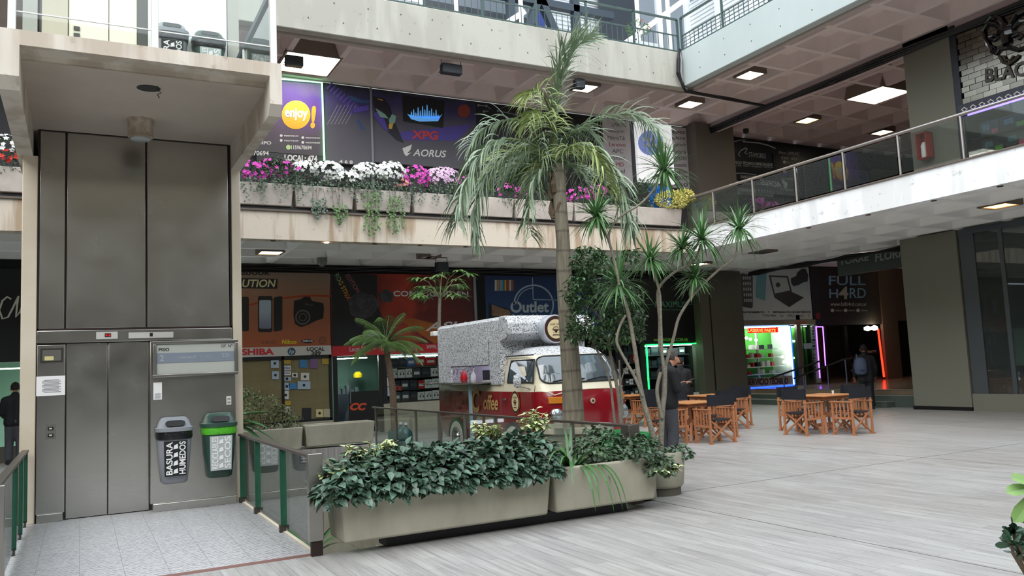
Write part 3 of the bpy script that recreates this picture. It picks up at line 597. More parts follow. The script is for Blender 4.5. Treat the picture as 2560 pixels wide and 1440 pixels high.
# --- computer shop
x0,x1=PX(830),PX(1192)
gradmat('red_print',[(0,'4d1512'),(0.28,'6f2018'),(0.5,'b23a20'),(0.62,'6f2019'),(1,'4a1a18')],'x',-2.2,2.2,0.5)
zB=PZ(861,1000)
sC=board('shop_sign',x0,x1,zB,4.28,'red_print','large red computer shop sign with wide white lettering')
K=dict(Y=YS-0.006)
b=MB(); pxp(b,[(829,683),(942,687),(942,760),(985,862),(831,862)],**K); b.build('dark_print',M['dark'],sC)
b=MB(); pxp(b,[(1090,862),(1000,800),(1030,795),(1192,835),(1192,862)],Y=YS-0.008); b.build('glow_print',mat('orangeglow','b56a22',0.6,var=0.6,vs=3,col2='8a2a14'),sC)
b=MB(); pxp(b,[(870,745),(900,730),(935,738),(950,760),(930,790),(900,800),(875,785)],Y=YS-0.012); pxp(b,[(945,735),(965,722),(985,735),(980,755),(955,755)],Y=YS-0.012); b.build('fan_print',mat('gun','26262b',0.4,var=0.6,vs=9,col2='5a5a5e'),sC)
pxq(MB(),'COMPUGARDEN',983,727,1171,741,dy=1,**K,bold=0.03,lsp=1.05).build('lettering',mat('sign_white','dcdad6',0.5),sC)
pxq(MB(),'ASUS',1063,804,1190,828,dy=-1,Y=YS-0.012,bold=0.02,shear=0.35).build('lettering',M['sign_white'],sC)
K=dict(Y=YS-0.014)
b=MB(); o=at(836,688,**K); put(b,'ROG STRIX',o,at(868,752,**K)-o,at(846,682,**K)-o,bold=0.01); b.build('lettering',gradmat('rainbow',[(0,'b02a8a'),(0.4,'2a9a8a'),(0.7,'d8b020'),(1,'d84a20')],'x',-2.2,-1.6,0.2),sC)
b=MB(); o=at(862,690,**K); put(b,'EDITION',o,at(892,732,**K)-o,at(872,685,**K)-o); b.build('lettering',mat('pinkish','b0606a',0.6),sC)
sD=board('shop_fascia_sign',x0,x1,PZ(885,1000),zB-0.005,'toshiba_red','narrow red strip reading Local 384 and the shop telephone number','sign',Y=YS-0.04)
K=dict(Y=YS-0.046)
pxq(pxq(pxq(pxq(MB(),'Local 384',874,867,920,879,dy=-1,**K,bold=0.01),'-',932,871,938,873,**K),'Telefono: 4326-2721',951,865,1041,877,dy=-1,**K,bold=0.01),'WWW.',1066,862,1092,872,**K,bold=0.01).build('lettering',M['sign_white'],sD)
sr=board('wall_strip',PX(1192)-0.02,PX(1197),0,4.28,'frame_alu','tall narrow metal strip between the red and blue signs','trim',Y=YS-0.02)
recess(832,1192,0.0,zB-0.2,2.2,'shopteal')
for (a,b_) in ((835,940),(955,1185)):
    pass
li=MB().box(PX(860),PX(935),YS+0.6,YS+0.75,PZ(893,900)-0.02,PZ(893,900)); thing(li,'ceiling_light',emis('tube_white','eafff6',110),'bright tube light inside the computer shop doorway','lamp')
li=MB().box(PX(970),PX(1180),YS+0.5,YS+0.6,PZ(893,900)-0.02,PZ(893,900)); thing(li,'ceiling_light',emis('tube_white2','eafff6',45),'tube light over the computer shop window display','lamp')
dr=empty('glass_door',(PX(890),YS,0),'glass shop door with orange logo on its dark lower panel','door')
MB().box(PX(833),PX(843),YS,YS+0.06,0,zB-0.2).box(PX(946),PX(956),YS,YS+0.06,0,zB-0.2).build('frame',M['frame_black'],dr)
MB().box(PX(845),PX(945),YS+0.02,YS+0.03,0.05,zB-0.2).build('glass_pane',M['glass_shop'],dr)
o=box(PX(870),PX(945),YS+0.012,YS+0.02,0.05,PZ(978,905)).build('lower_panel',M['black'],dr)
pxq(MB(),'CC',875,1007,917,1026,Y=YS+0.006,shear=0.3,bold=0.05).build('lettering',mat('orange_ink','d8502a',0.5),o)
MB().tube([(PX(872),YS-0.06,PZ(1010,870)),(PX(872),YS-0.06,PZ(950,870))],0.02,8).build('handle',M['frame_alu'],dr)
wn=empty('shop_window',(PX(1070),YS,0),'computer shop display window full of boxed headphones','window')
MB().box(PX(956),PX(1192),YS,YS+0.05,0,0.75).build('plinth',M['planter_conc'],wn)
MB().box(PX(956),PX(966),YS-0.01,YS+0.05,0.75,zB-0.2).box(PX(1180),PX(1192),YS,YS+0.05,0.75,zB-0.2).build('frame',M['frame_black'],wn)
MB().box(PX(966),PX(1180),YS+0.02,YS+0.03,0.75,zB-0.2).build('glass_pane',M['glass_shop'],wn)
for i,q in enumerate([(958,905,972,916,'white'),(957,918,974,940,'lblue'),(958,944,974,966,'white'),(957,968,976,990,'lblue')]):
    b=MB(); pxp(b,[(q[0],q[1]),(q[2],q[1]),(q[2],q[3]),(q[0],q[3])],Y=YS+0.012); b.build('sticker',M['stk_'+q[4]],wn)
pxq(MB(),'HOT SALE',985,965,1004,976,Y=YS+0.01).build('sticker',mat('or2','e8501c',0.5),wn)
# shelves and boxes in the display
sh=empty('display_shelves',(PX(1080),YS+0.45,0.75),'dark stepped shelving behind the computer shop window','shelf')
rows=[(0.78,'low'),(1.10,'second'),(1.42,'third'),(1.74,'top')]
for z,n in rows: MB().box(PX(975),PX(1185),YS+0.25,YS+0.62,z-0.025,z).build('shelf',M['shopdark'],sh)
MB().box(PX(975),PX(1185),YS+0.63,YS+0.66,0.75,2.1).build('back_panel',M['shopdark'],sh)
random.seed(11)
mat('boxw','d5d5d2',0.5); mat('boxr','b01f22',0.5); mat('boxb','1c2330',0.5); mat('boxg','3a3f44',0.5); mat('boxbl','2f6fb0',0.5)
protos={}
def product(kind,x,y,z,w,h,d,label,group,par=None):
    m={'hp':'boxw','red':'boxr','dark':'boxb','grey':'boxg','blue':'boxbl'}[kind]
    o=box(-w/2,w/2,-d/2,d/2,0,h).build('product_box',M[m]); o.location=(x,y,z); tag(o,label,'box',group)
    if kind=='hp':
        b=MB(); n=10; cx,cz,r=0.02,h*0.52,h*0.27
        A=[(cx+r*0.8*math.cos(PI*i/n),-d/2-0.002,cz+r*math.sin(PI*i/n)) for i in range(n+1)]; B=[(cx+r*0.62*math.cos(PI*i/n),-d/2-0.002,cz+r*0.8*math.sin(PI*i/n)) for i in range(n+1)]
        b.add(A+B,[(i,i+1,n+2+i,n+1+i) for i in range(n)])
        for s_ in (-1,1): b.box(cx+s_*r*0.72-0.018,cx+s_*r*0.72+0.018,-d/2-0.003,-d/2-0.001,cz-r*0.7,cz+r*0.1)
        k=MB(); k.v=b.v; k.f=b.f; k.m=b.m; me=k.build('headphone_print',M['dark']); me.parent=o
    else:
        q=MB().box(-w*0.35,w*0.35,-d/2-0.003,-d/2-0.001,h*0.3,h*0.62).build('print',M['boxg' if kind=='dark' else 'boxw'] ); q.parent=o
    return o
for (z,n) in rows:
    x=PX(980)+0.05
    while x<PX(1165):
        left=x<PX(1048); kind=random.choice(['hp','hp','hp','red'] if not left and n in('low','second') else (['hp','dark','dark','grey'] if n!='top' else ['dark','dark','red','blue']))
        w=0.2 if kind=='hp' else rnd(0.18,0.3); h=rnd(0.22,0.27)
        product(kind,x+w/2,YS+0.38,z,w,h,0.14,{'hp':'white headphone box with printed headset','red':'red product box','dark':'black product box with grey print','grey':'grey product box with white print','blue':'blue product box'}[kind]+f' on the {n} shelf of the computer shop window',f'{kind} boxes on the {n} shelf of the computer shop')
        x+=w+0.02
# things on the shop counter seen through the door
thing(MB().box(PX(868),PX(925),YS+1.0,YS+1.4,0,1.05),'shop_counter',M['boxb'],'black counter inside the computer shop behind the glass door','counter')
for i in range(5):
    thing(MB().box(PX(872+i*11),PX(880+i*11),YS+1.1,YS+1.3,1.05,1.05+rnd(0.1,0.3)),'monitor',M['boxg'],'small grey screen on the counter inside the computer shop','monitor','screens on the computer shop counter')
thing(MB().lathe((PX(938),YS+1.6,1.45),[(0.02,0),(0.12,0.03),(0.13,0.12),(0.06,0.2)],n=16),'yellow_ball',mat('yel','e0b81c',0.4),'round yellow object hung inside the computer shop doorway','ball')
# --- blue outlet shop
x0,x1=PX(1220),PX(1540)
gradmat('blue_print',[(0,'205580'),(0.5,'1c4272'),(1,'1c2c52')],'z',0,1.9,0.15)
sE=board('shop_sign',x0,x1,PZ(840,1300),4.28,'blue_print','deep blue shop sign with a big pale circle and crosshair')
K=dict(Y=YS-0.006)
b=MB(); pxq(b,'Outlet',1276,753,1372,782,dy=-1,**K,bold=0.03); b.build('lettering',mat('pale_ink','b9c6d2',0.5),sE)
b=MB(); ring(b,1334,762,47,51,PI,2*PI+0.55,**K); ring(b,1334,762,41,43,PI,1.5*PI,**K); pxp(b,[(1330,694),(1332,694),(1334,750),(1332,750)],**K); pxp(b,[(1334,748),(1394,749),(1394,751),(1334,750)],**K); b.build('circle_print',mat('pale_ink2','9fb4cc',0.5),sE)
b=MB(); pxp(b,[(1222,758),(1276,774),(1278,800),(1222,800)],Y=YS-0.004); b.build('frame_print',M['dark'],sE)
b=MB(); pxp(b,[(1229,761),(1275,777),(1277,792),(1230,790)],**K); b.build('picture_print',mat('tanp','9c7a62',0.6,var=0.6,vs=8,col2='3b3a3a'),sE)
for i,(a,c) in enumerate(((1237,'c9ccc8'),(1243,'b08a55'),(1249,'8ea3a5'),(1254,'4a9ac0'),(1261,'c8a53a'),(1268,'a4442a'),(1273,'b9b9b0'),(1279,'8c5a3a'))):
    b=MB(); pxp(b,[(a,700),(a+5,700),(a+5,727),(a,727)],**K); b.build('device_print',mat('dev%d'%i,c,0.5),sE)
pxq(MB(),'V. II',1280,785,1345,800,**K).build('lettering',M['pale_ink2'],sE)
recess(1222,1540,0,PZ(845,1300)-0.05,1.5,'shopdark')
wE=empty('shop_window',(PX(1380),YS,0),'dark glazed shop front under the blue sign behind the camper van','window')
MB().box(x0,x1,YS,YS+0.05,0,0.3).build('plinth',M['frame_black'],wE); MB().box(x0,x1,YS+0.02,YS+0.03,0.3,2.3).build('glass_pane',M['glass_shop'],wE)
# --- dark green-lit shop
x0,x1=PX(1556),PX(1756)
sF=board('shop_sign',x0,x1,PZ(857,1680),4.28,'dark','near-black shop sign with small green lettering')
gm=mat('green_ink','4f9a7a',0.5); K=dict(Y=YS-0.006)
b=MB(); pxq(b,'MAXIMUS',1638,753,1715,768,**K); pxq(b,'GAMING HARDWARE',1656,773,1706,776,**K); pxp(b,[(1616,761),(1632,761),(1632,762),(1616,762)],**K); pxp(b,[(1720,761),(1737,761),(1737,762),(1720,762)],**K); b.build('lettering',gm,sF)
pxq(pxq(MB(),'www.MAXIMUS.COM.AR',1634,845,1720,853,**K,bold=0.02),'371',1560,848,1583,860,**K,bold=0.02).build('lettering',mat('lime_ink','7fc84a',0.5),sF)
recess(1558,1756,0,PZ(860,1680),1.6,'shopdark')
ng=emis('neon_green','1dff5a',5.0)
zA,zC=PZ(859,1685),PZ(975,1685); xa,xb=PX(1617),PX(1752)
wF=empty('shop_window',((xa+xb)/2,YS,0),'shop window outlined by a green neon strip with computer parts','window')
MB().box(xa,xa+0.035,YS-0.02,YS+0.02,zC,zA).box(xb-0.035,xb,YS-0.02,YS+0.02,zC-0.1,zA).box(xa,xb,YS-0.02,YS+0.02,zA-0.035,zA).build('neon_strip',ng,wF)
MB().box(xa,xb,YS+0.03,YS+0.035,0.2,zA-0.04).build('glass_pane',M['glass_shop'],wF)
MB().box(xa-0.25,xa-0.05,YS,YS+0.1,0,zA).build('pier',M['shopdark'],wF); MB().box(xa,xb,YS,YS+0.1,0,zC-0.12).build('plinth',M['boxw'],wF)
thing(MB().box(xa+0.1,xb-0.1,YS+0.3,YS+0.4,zA-0.06,zA-0.04),'ceiling_light',emis('tube_g','d8ffe8',30),'tube light inside the green neon window','lamp')
for i,z in enumerate((1.0,1.38,1.76)):
    s_=thing(MB().box(xa+0.05,xb-0.05,YS+0.5,YS+0.8,z-0.03,z),'shelf',M['boxg'],['lowest','middle','top'][i]+' shelf inside the green neon window','shelf')
    x=xa+0.15
    while x<xb-0.3:
        w=rnd(0.2,0.42); product(random.choice(['dark','grey','dark']),x+w/2,YS+0.62,z,w,rnd(0.2,0.32),0.2,f"computer part box on the {['lowest','middle','top'][i]} shelf of the green neon window",'computer parts in the green neon window'); x+=w+0.04
# left part of that shop: shelves with small goods
for i,z in enumerate((0.5,0.85,1.2,1.55,1.9)):
    thing(MB().box(PX(1562),PX(1610),YS+0.3,YS+0.55,z-0.03,z),'shelf',M['boxg'],f"narrow shelf {['at the bottom','second from the bottom','in the middle','second from the top','at the top'][i]} left of the green neon window",'shelf')
    for k in range(4): product(random.choice(['hp','grey','dark','red']) if i<4 else 'dark',PX(1566+k*11)+0.05,YS+0.4,z,0.14,rnd(0.12,0.24),0.14,'small boxed goods on the narrow shelves left of the green neon window','goods left of the green neon window')
# ------------------------------------------------------------------ right end of the back wall, behind the steps
PF=0.45
pl=MB().box(20.3,45,14.2,34,-0.2,PF); struct('floor_platform',pl,mat('polished_tan','8f7c68',0.18,var=0.3,vs=2,col2='6f6254'))
st=MB().box(19.95,20.3,14.2,20.85,0,0.30).box(19.6,19.95,15.2,20.85,0,0.15)
struct('floor_step',st,mat('step_green','5a655e',0.5,var=0.3,vs=3))
struct('trim_10',MB().box(19.93,20.3,14.2,20.85,0.30,0.315).box(19.58,19.95,15.2,20.85,0.15,0.165).box(20.28,20.4,14.2,20.85,PF,PF+0.012),mat('step_nose','8b8f88',0.4))
YE=21.3
def EX(px,py=800): return at(px,py,Y=YE).x
def EZ(py,px=1950): return at(px,py,Y=YE).z
struct('wall_lobby',MB().box(EX(1845),EX(2300)+3,YE+0.06,YE+0.2,EZ(808,1940),4.9).box(EX(2205),EX(2243),YE-0.02,YE+0.1,PF,4.9).box(EX(1990),EX(2000),YE,YE+0.1,PF,3),mat('brown_wall','6f5f54',0.5))
struct('wall_lobby',MB().box(28,45,33.8,34,0,4.6),M['matte_black'])
# grey repair-service sign
K=dict(Y=YE-0.006)
sg=thing(box(EX(1845),EX(2032),YE,YE+0.06,EZ(800,1940),4.75),'shop_sign',gradmat('grey_print',[(0,'b5b9bb'),(0.5,'98a8b0'),(1,'b9c0c2')],'z',0,2.4,0.4),'grey repair sign with pictures of phones, a laptop and a camera','sign')
mat('print_dark','24262b',0.5); mat('print_screen','9aa4a8',0.5); mat('print_teal','4e8b96',0.5)
b=MB(); pxp(b,rr(1851,683,1882,766,5,4),**K); b.build('phone_print',M['print_dark'],sg)
b=MB()
for i in range(4):
    for j in range(5): x,y=1857+i*5.4+j*0.7,691+j*14; pxp(b,[(x,y),(x+3.4,y+0.6),(x+3.4,y+8),(x,y+7.4)],Y=YE-0.012)
b.build('icon_print',M['print_screen'],sg)
b=MB(); pxp(b,[(1893,672),(1917,676),(1913,752),(1889,742)],**K); b.build('phone_print',M['print_teal'],sg)
b=MB(); pxp(b,[(1922,688),(1970,690),(1980,730),(2010,744),(1973,768),(1936,744)],**K); b.build('laptop_print',M['print_dark'],sg)
b=MB(); pxp(b,[(1927,692),(1967,694),(1975,726),(1937,734)],Y=YE-0.012); b.build('screen_print',M['print_screen'],sg)
b=MB(); ring(b,1945,712,0.1,6,Y=YE-0.016); b.build('logo_print',M['print_dark'],sg)
b=MB(); pxp(b,[(1977,696),(1990,690),(1994,680),(2004,672),(2014,672),(2021,688),(2019,704),(2008,706),(1998,712),(1984,716),(1978,708)],**K); b.build('camera_print',M['print_dark'],sg)
b=MB(); pxq(pxq(b,'MANTENIMIENTO    Y    REPARACIÓN DE NOTEBOOK',1851,777,2028,783,dy=-1,**K,bold=0.03),'TOSHIBA    hp    DELL    acer    C',1905,786,2025,793,**K); b.build('lettering',M['print_dark'],sg)
s2=thing(box(EX(1845),EX(2036),YE-0.04,YE+0.05,EZ(813,1940),EZ(801,1940)),'shop_fascia_sign',mat('grey_strip','8a857a',0.6),'narrow grey strip sign with tiny lettering over the lit display','sign')
pxq(MB(),'VENTA DE EQUIPOS USADOS NOTEBOOKS - DE PARTES Y TONNERS',1856,804,1960,810,Y=YE-0.046).build('lettering',mat('letter_brown','6a5040',0.5),s2)
b=MB(); pxp(b,circ(2002,806,15,ry=4),Y=YE-0.046); b.build('oval_print',mat('letter_redgrey','9a5f55',0.5),s2)
# lit display case with blue neon outline
ax,bx=EX(1853,900),EX(1979,900); z1=EZ(816,1915); z0=EZ(966,1915)
dc=empty('display_case',((ax+bx)/2,YE,PF),'brightly lit display window framed by blue white neon, lettered SERVICIO TECNICO','display')
mat('case_green','3f8f2c',0.5); mat('case_white','e4ece4',0.5)
MB().box(ax,bx,YE+0.9,YE+0.95,z0,z1).build('back_panel',M['case_green'],dc); MB().box(ax-0.05,ax,YE,YE+0.95,z0,z1).box(bx,bx+0.03,YE,YE+0.95,z0,z1).build('side_panel',M['case_white'],dc)
MB().box(ax,bx,YE+0.02,YE+0.95,z0-0.05,z0).box(ax,bx,YE+0.02,YE+0.95,z1,z1+0.04).build('base',M['case_white'],dc)
nb=emis('neon_blue','7fb0ff',6); t=0.03
MB().box(ax-0.02,bx+0.02,YE-0.03,YE,z1-t,z1).box(ax-0.02,ax+t-0.02,YE-0.03,YE,z0,z1).box(bx-t+0.02,bx+0.02,YE-0.03,YE,z0,z1).build('neon_strip',nb,dc)
MB().box(ax-0.02,bx+0.02,YE-0.03,YE,z0-0.04,z0).box(bx+0.02,bx+0.07,YE-0.03,YE,z0,z1).build('neon_strip',emis('neon_blue2','1a3cff',6),dc)
o=box(ax+0.03,bx-0.03,YE-0.012,YE,z0+0.03,EZ(943,1915)).build('label_band',mat('grey_band','8f8580',0.6),dc)
pxq(pxq(MB(),'SERVICIO',1868,946,1921,963,dy=-1,Y=YE-0.02,bold=0.04),'TECNICO',1923,945,1970,961,dy=-1,Y=YE-0.02,bold=0.04).build('lettering',mat('letter_dkred','2a1214',0.5),o)
ls=box(EX(1867),EX(1942),YE-0.02,YE,EZ(832,1905),EZ(819,1905)).build('led_sign',emis('led_red','d8190a',1.6),dc); pxq(MB(),'LASERVE PARTS',1870,822,1939,830,Y=YE-0.025,bold=0.02).build('lettering',emis('led_or','ff8a4a',3),ls)
zs=[EZ(p,1915) for p in (852,872,893,916,935)]
for i,z in enumerate(zs[1:]):
    MB().box(ax+0.02,bx-0.15,YE+0.2,YE+0.8,z-0.025,z).build('shelf',M['case_white'],dc)
    n=['top','second','third','lowest'][i]
    for k in range(8):
        w=rnd(0.08,0.17)
        if random.random()<0.85: thing(MB().box(ax+0.12+k*0.23,ax+0.12+k*0.23+w,YE+0.3,YE+0.45,z,z+rnd(0.07,0.2)),'spare_part',M[random.choice(['boxw','boxw','boxr','boxb','boxw'])],f'small spare part on the {n} shelf of the lit display window','box','spare parts in the lit display window')
MB().box((ax+bx)/2-0.03,(ax+bx)/2+0.03,YE+0.4,YE+0.46,z0,z1).build('upright',M['case_white'],dc)
for k in range(10):
    x,y=1898+ (k%5)*0, 0
lp=emis('bulb','f4fff4',22)
k=0
for (px,py) in ((1866,845),(1876,848),(1955,828),(1958,850),(1956,872),(1957,892),(1960,905),(1890,850)):
    p=at(px,py,Y=YE+0.15); thing(MB().lathe(p,[(0.01,-0.05),(0.05,-0.02),(0.05,0.02),(0.01,0.05)],n=10),'display_bulb',lp,'round bright bulb inside the lit display window','lamp','bulbs inside the lit display window')
# green glazed entrance with vertical sign
ge=empty('glass_door',(EX(2010,900),YE,PF),'green glass panel between lit display and vertical lettered sign','door')
MB().box(EX(1984,900),EX(2036,900),YE+0.3,YE+0.34,PF+0.05,z1).build('panel',M['case_green'],ge); MB().box(EX(2012,900),EX(2016,900),YE+0.02,YE+0.3,PF+0.05,z1).build('frame',mat('dk_green','1f4a1a',0.5),ge)
MB().box(EX(1984,900),EX(2036,900),YE+0.02,YE+0.03,PF,z1).build('glass_pane',M['glass_shop'],ge)
for (px,py) in ((1985,853),(1999,836),(2000,852),(2001,865),(2002,878),(2003,895),(1984,895)):
    p=at(px,py,Y=YE+0.26); thing(MB().lathe(p,[(0.01,-0.04),(0.04,-0.01),(0.04,0.02),(0.01,0.04)],n=10),'display_bulb',lp,'small bright bulb behind the green glass panel','lamp','bulbs behind the green glass panel')
b=MB().box(EX(2004),EX(2024),YE-0.01,YE,EZ(872,2015),EZ(858,2015)); b.build('sticker',M['stk_lblue'],ge)
vs=thing(box(EX(2028),EX(2040),YE-0.02,YE,PF+0.05,z1),'vertical_sign',mat('vsign','9aa294',0.5),'tall narrow pale sign with SERVICIO TECNICO written downwards','sign')
b=MB()
for i,ch in enumerate('SERVICIO TECNICO'):
    if ch!=' ': y=817+i*7.6; pxq(b,ch,2030+i*0.25,y,2037+i*0.25,y+5,Y=YE-0.026,bold=0.03)
b.build('lettering',M['print_dark'],vs)
nv=emis('neon_violet','a45cff',5)
vf=empty('neon_outline',(EX(2050),YE,PF),'tall narrow rectangle of violet neon beside the green entrance','neon')
p=[at(x,y,Y=YE-0.03) for x,y in ((2040,817),(2057,817),(2064,935),(2050,962),(2065,962))]
MB().tube([p[0],p[1]],0.02,6).build('tube',nv,vf); MB().tube([p[0],at(2050,945,Y=YE-0.03)],0.02,6).build('tube',nv,vf); MB().tube([p[1],at(2064,918,Y=YE-0.03)],0.02,6).build('tube',nv,vf); MB().tube([p[3],p[4]],0.015,6).build('tube',nv,vf)
# computer store with silver logo
sH=thing(box(EX(2034),EX(2203),YE,YE+0.06,EZ(812,2120),4.85),'shop_sign',gradmat('full_print',[(0,'1c1c24'),(0.35,'2a1c26'),(0.6,'23242c'),(0.85,'3c3a38'),(1,'4a433c')],'x',-1.6,1.6,0.3),'dark store sign with big blue-grey letters and a silver numeral four','sign')

lg=mat('letter_steel','7fa6c4',0.4)
b=MB(); pxq(b,'FULL',2072,690,2164,713,**K,bold=0.01); pxq(b,'H',2073,722,2095,745,**K,bold=0.01); pxq(b,'RD',2124,720,2165,745,**K,bold=0.01); b.build('lettering',lg,sH)
pxq(MB(),'4',2097,716,2121,748,Y=YE-0.012,bold=0.03).build('lettering',mat('silver','a9a7a0',0.4),sH)
b=MB(); pxq(b,'www.fullh4rd.com.ar',2076,755,2167,765,**K,bold=0.01)
for x in (2081,2114,2145): ring(b,x,776,0.1,4.5,Y=YE-0.006); 
pxq(pxq(pxq(b,'fullhard',2088,774,2106,778,**K),'fullh4rd',2121,774,2137,778,**K),'fullh4rd',2152,774,2168,778,**K); b.build('lettering',mat('letter_wht','b5b5b5',0.5),sH)
b=MB().box(EX(2040),EX(2051),YE-0.01,YE,EZ(797,2045),EZ(782,2045)); b.build('sticker',mat('dkred','7a2430',0.5),sH)
recm=M['shopdark']
struct('wall_shop',MB().box(EX(2040),EX(2204),YE+2,YE+2.05,PF,3.3).box(EX(2040),EX(2042),YE+0.1,YE+2,PF,3.3),recm)
gw=empty('shop_window',(EX(2130),YE,PF),'dark glazed store entrance left of the vertical red neon tube','window')
MB().box(EX(2070,900),EX(2186,900),YE+0.04,YE+0.05,PF,EZ(815,2120)).build('glass_pane',M['glass_shop'],gw)
MB().box(EX(2118,900),EX(2124,900),YE,YE+0.06,PF,EZ(815,2120)).box(EX(2068,900),EX(2072,900),YE,YE+0.06,PF,EZ(815,2120)).build('frame',M['frame_black'],gw)
for i in range(14):
    p=at(2075+rnd(0,110),rnd(835,930),Y=YE+1.2); thing(MB().box(p.x,p.x+rnd(0.1,0.3),YE+1.2,YE+1.4,p.z,p.z+rnd(0.08,0.2)),'shelf_item',M[random.choice(['boxg','boxw','boxb','boxg'])],'dim boxed item on shelves inside the dark store','box','goods inside the dark store')
thing(MB().tube([at(2195,822,Y=YE-0.05),at(2210,942,Y=YE-0.05)],0.035,8),'neon_tube',emis('neon_red','ff2412',7),'long vertical red neon tube at the store entrance','neon')
thing(MB().lathe(at(2186,820,Y=YE-0.1),[(0.01,-0.1),(0.12,-0.05),(0.12,0.05),(0.01,0.1)],n=14),'spotlight',emis('spot_w','fff0d0',25),'glaring white lamp at the top of the red neon tube','lamp')
# hanging tower sign
tz0,tz1=at(2100,690,X=20.6).z,at(2100,650,X=20.6).z
ty1=at(2093,660,X=20.6).y
ts=thing(box(20.6,20.7,ty1-4.2,ty1,tz0,4.42),'tower_sign',mat('tower_grey','4c5452',0.5),'dark hanging sign beam with grey capitals next to the big column','sign')
b=MB(); L1=dict(X=20.59); pxq(b,'TORRE',2098,647,2172,664,dy=-13,**L1,bold=0.03); pxq(b,'FLORIDA',2188,634,2290,655,dy=-19,**L1,bold=0.03); b.build('lettering',mat('letter_tower','a0a69f',0.5),ts)
# lobby glimpse next to the column
YL=26
p0,p1=at(2250,700,Y=YL),at(2300,960,Y=YL)
struct('wall_lobby',box(p0.x-0.2,p0.x+6,YL+0.3,YL+0.4,PF,4.4),mat('lobby_grey','5d5a50',0.6))
thing(box(at(2262,860,Y=YL).x,at(2290,860,Y=YL).x,YL+0.2,YL+0.25,at(2270,895,Y=YL).z,at(2270,837,Y=YL).z),'red_poster',mat('redpost','a02226',0.5),'red panel in the lobby just left of the big column','panel')
thing(box(at(2255,740,Y=YL).x,at(2272,740,Y=YL).x,YL,YL+0.1,at(2262,742,Y=YL).z,at(2262,737,Y=YL).z),'wall_lamp',emis('warm_l','ffe9b0',6),'small warm lamp high in the lobby beside the column','lamp')
thing(box(at(2260,825,Y=YL).x,at(2280,825,Y=YL).x,YL,YL+0.1,at(2262,822,Y=YL).z,at(2262,812,Y=YL).z),'wall_lamp',emis('warm_l2','fff0c0',5),'wider warm lamp above the red lobby panel','lamp')
# ramp handrails in front of the display
hr=empty('ramp_handrail',(21.4,19.0,0.2),'black double ramp handrail rising to the right on thin posts','handrail')
def q(px,py,Y): return at(px,py,Y=Y)
MB().tube([q(1930,944,19.2),q(2052,902,19.2)],0.03,8).build('rail',M['black'],hr); MB().tube([q(1985,946,19.0),q(2112,898,19.0),q(2130,896,19.0)],0.028,8).build('rail',M['black'],hr)
for px,py,Y in ((1958,934,19.2),(2007,918,19.2),(2013,936,19.0),(2068,915,19.0),(2113,898,19.0)):
    a=q(px,py,Y); MB().tube([a,(a.x,a.y,PF if a.x>20.3 else 0.3)],0.022,8).build('post',M['frame_alu'],hr)
# ------------------------------------------------------------------ right ground shop front
YR=12.58
gl=empty('glazed_storefront',(19.4,9,0),'tall glazed shop front with grey sill and brown granite strip right of the column','window')
MB().box(19.38,19.75,-2,YR,0,0.42).build('sill',M['col_paint'],gl)
def RZ(py,px=2480,X=19.4): return at(px,py,X=X).z
MB().box(19.5,19.9,-2,at(2447,950,X=19.5).y,0.42,RZ(945,2500)).build('granite_strip',mat('granite','7b5646',0.4,var=0.6,vs=40,col2='5a3c30'),gl)
MB().box(19.44,19.52,12.2,YR,0.42,4.5).box(19.42,19.5,-2,YR,4.35,4.5).box(19.44,19.48,11.5,11.6,0.42,4.4).build('frame',mat('frame_grey','5d6468',0.4,metal=0.4),gl)
MB().box(19.46,19.47,-2,12.2,0.42,4.4).build('glass_pane',glassmat('glass_shop2','dfe7e6',1.0,haze=0.03),gl)
struct('wall_shop',MB().box(24,24.1,-4,14,0,4.5).box(19.6,24,12.5,12.58,0,4.5).box(19.5,24,-4,14,0.38,0.42),mat('int_grey','737d80',0.6))
ct=thing(MB().prism([(20.6,8.4,0.95),(20.6,8.4,1.55),(20.6,4,1.55),(20.6,4,0.95),(20.6,8.0,0.95)],(1.2,0,0)),'reception_desk',mat('desk','8d9a94',0.4),'pale angled reception desk seen through the right shop glass','desk')
for i,y in enumerate((8.0,7.6)): thing(MB().tube([(22,y,0.43),(22,y,4.4)],0.09,10),'steel_pipe',M['dark'],'dark vertical pipe behind the right shop glass','pipe','dark pipes behind the right shop glass')
thing(MB().box(23.9,23.98,8.4,8.9,2.6,2.66),'wall_lamp',emis('lampc','dff6e8',8),'small cool lamp deep inside the right shop','lamp'); thing(MB().box(23.9,23.98,8.4,8.85,1.9,2.5),'poster',mat('tealposter','3a8a78',0.5),'small teal poster under the lamp in the right shop','poster')
# ------------------------------------------------------------------ left glimpse behind the lift
sL=board('shop_sign',-4,-0.2,PZ(905,25),4.28,'dark','black shop sign with a looping white script at the left edge')
K=dict(Y=YS-0.01); b=MB()
b.tube([at(x,y,**K) for x,y in ((28,748),(18,742),(6,752),(-2,775),(6,797),(20,793),(32,770),(44,745),(46,740),(42,770),(40,793),(50,780),(62,750))],0.022,6); b.build('script',mat('letter_glow','e8e6d8',0.5),sL)
struct('wall_shop',MB().box(-4,0.3,YS+1.6,YS+1.65,0,2.3),mat('mint','8fb89c',0.5)); thing(box(-2,0,YS+0.5,YS+0.6,2.05,2.08),'ceiling_light',emis('lampm','e6ffe8',7),'light strip in the mint green shop at the far left','lamp')
w9=empty('shop_window',(-1.3,YS,0),'mint green lit shop window at the left picture edge','window')
MB().box(-4,0.2,YS+0.02,YS+0.03,0.3,PZ(905,25)).build('glass_pane',M['glass_shop'],w9); MB().box(-4,0.2,YS,YS+0.06,0,0.35).build('plinth',M['dark_conc'],w9)

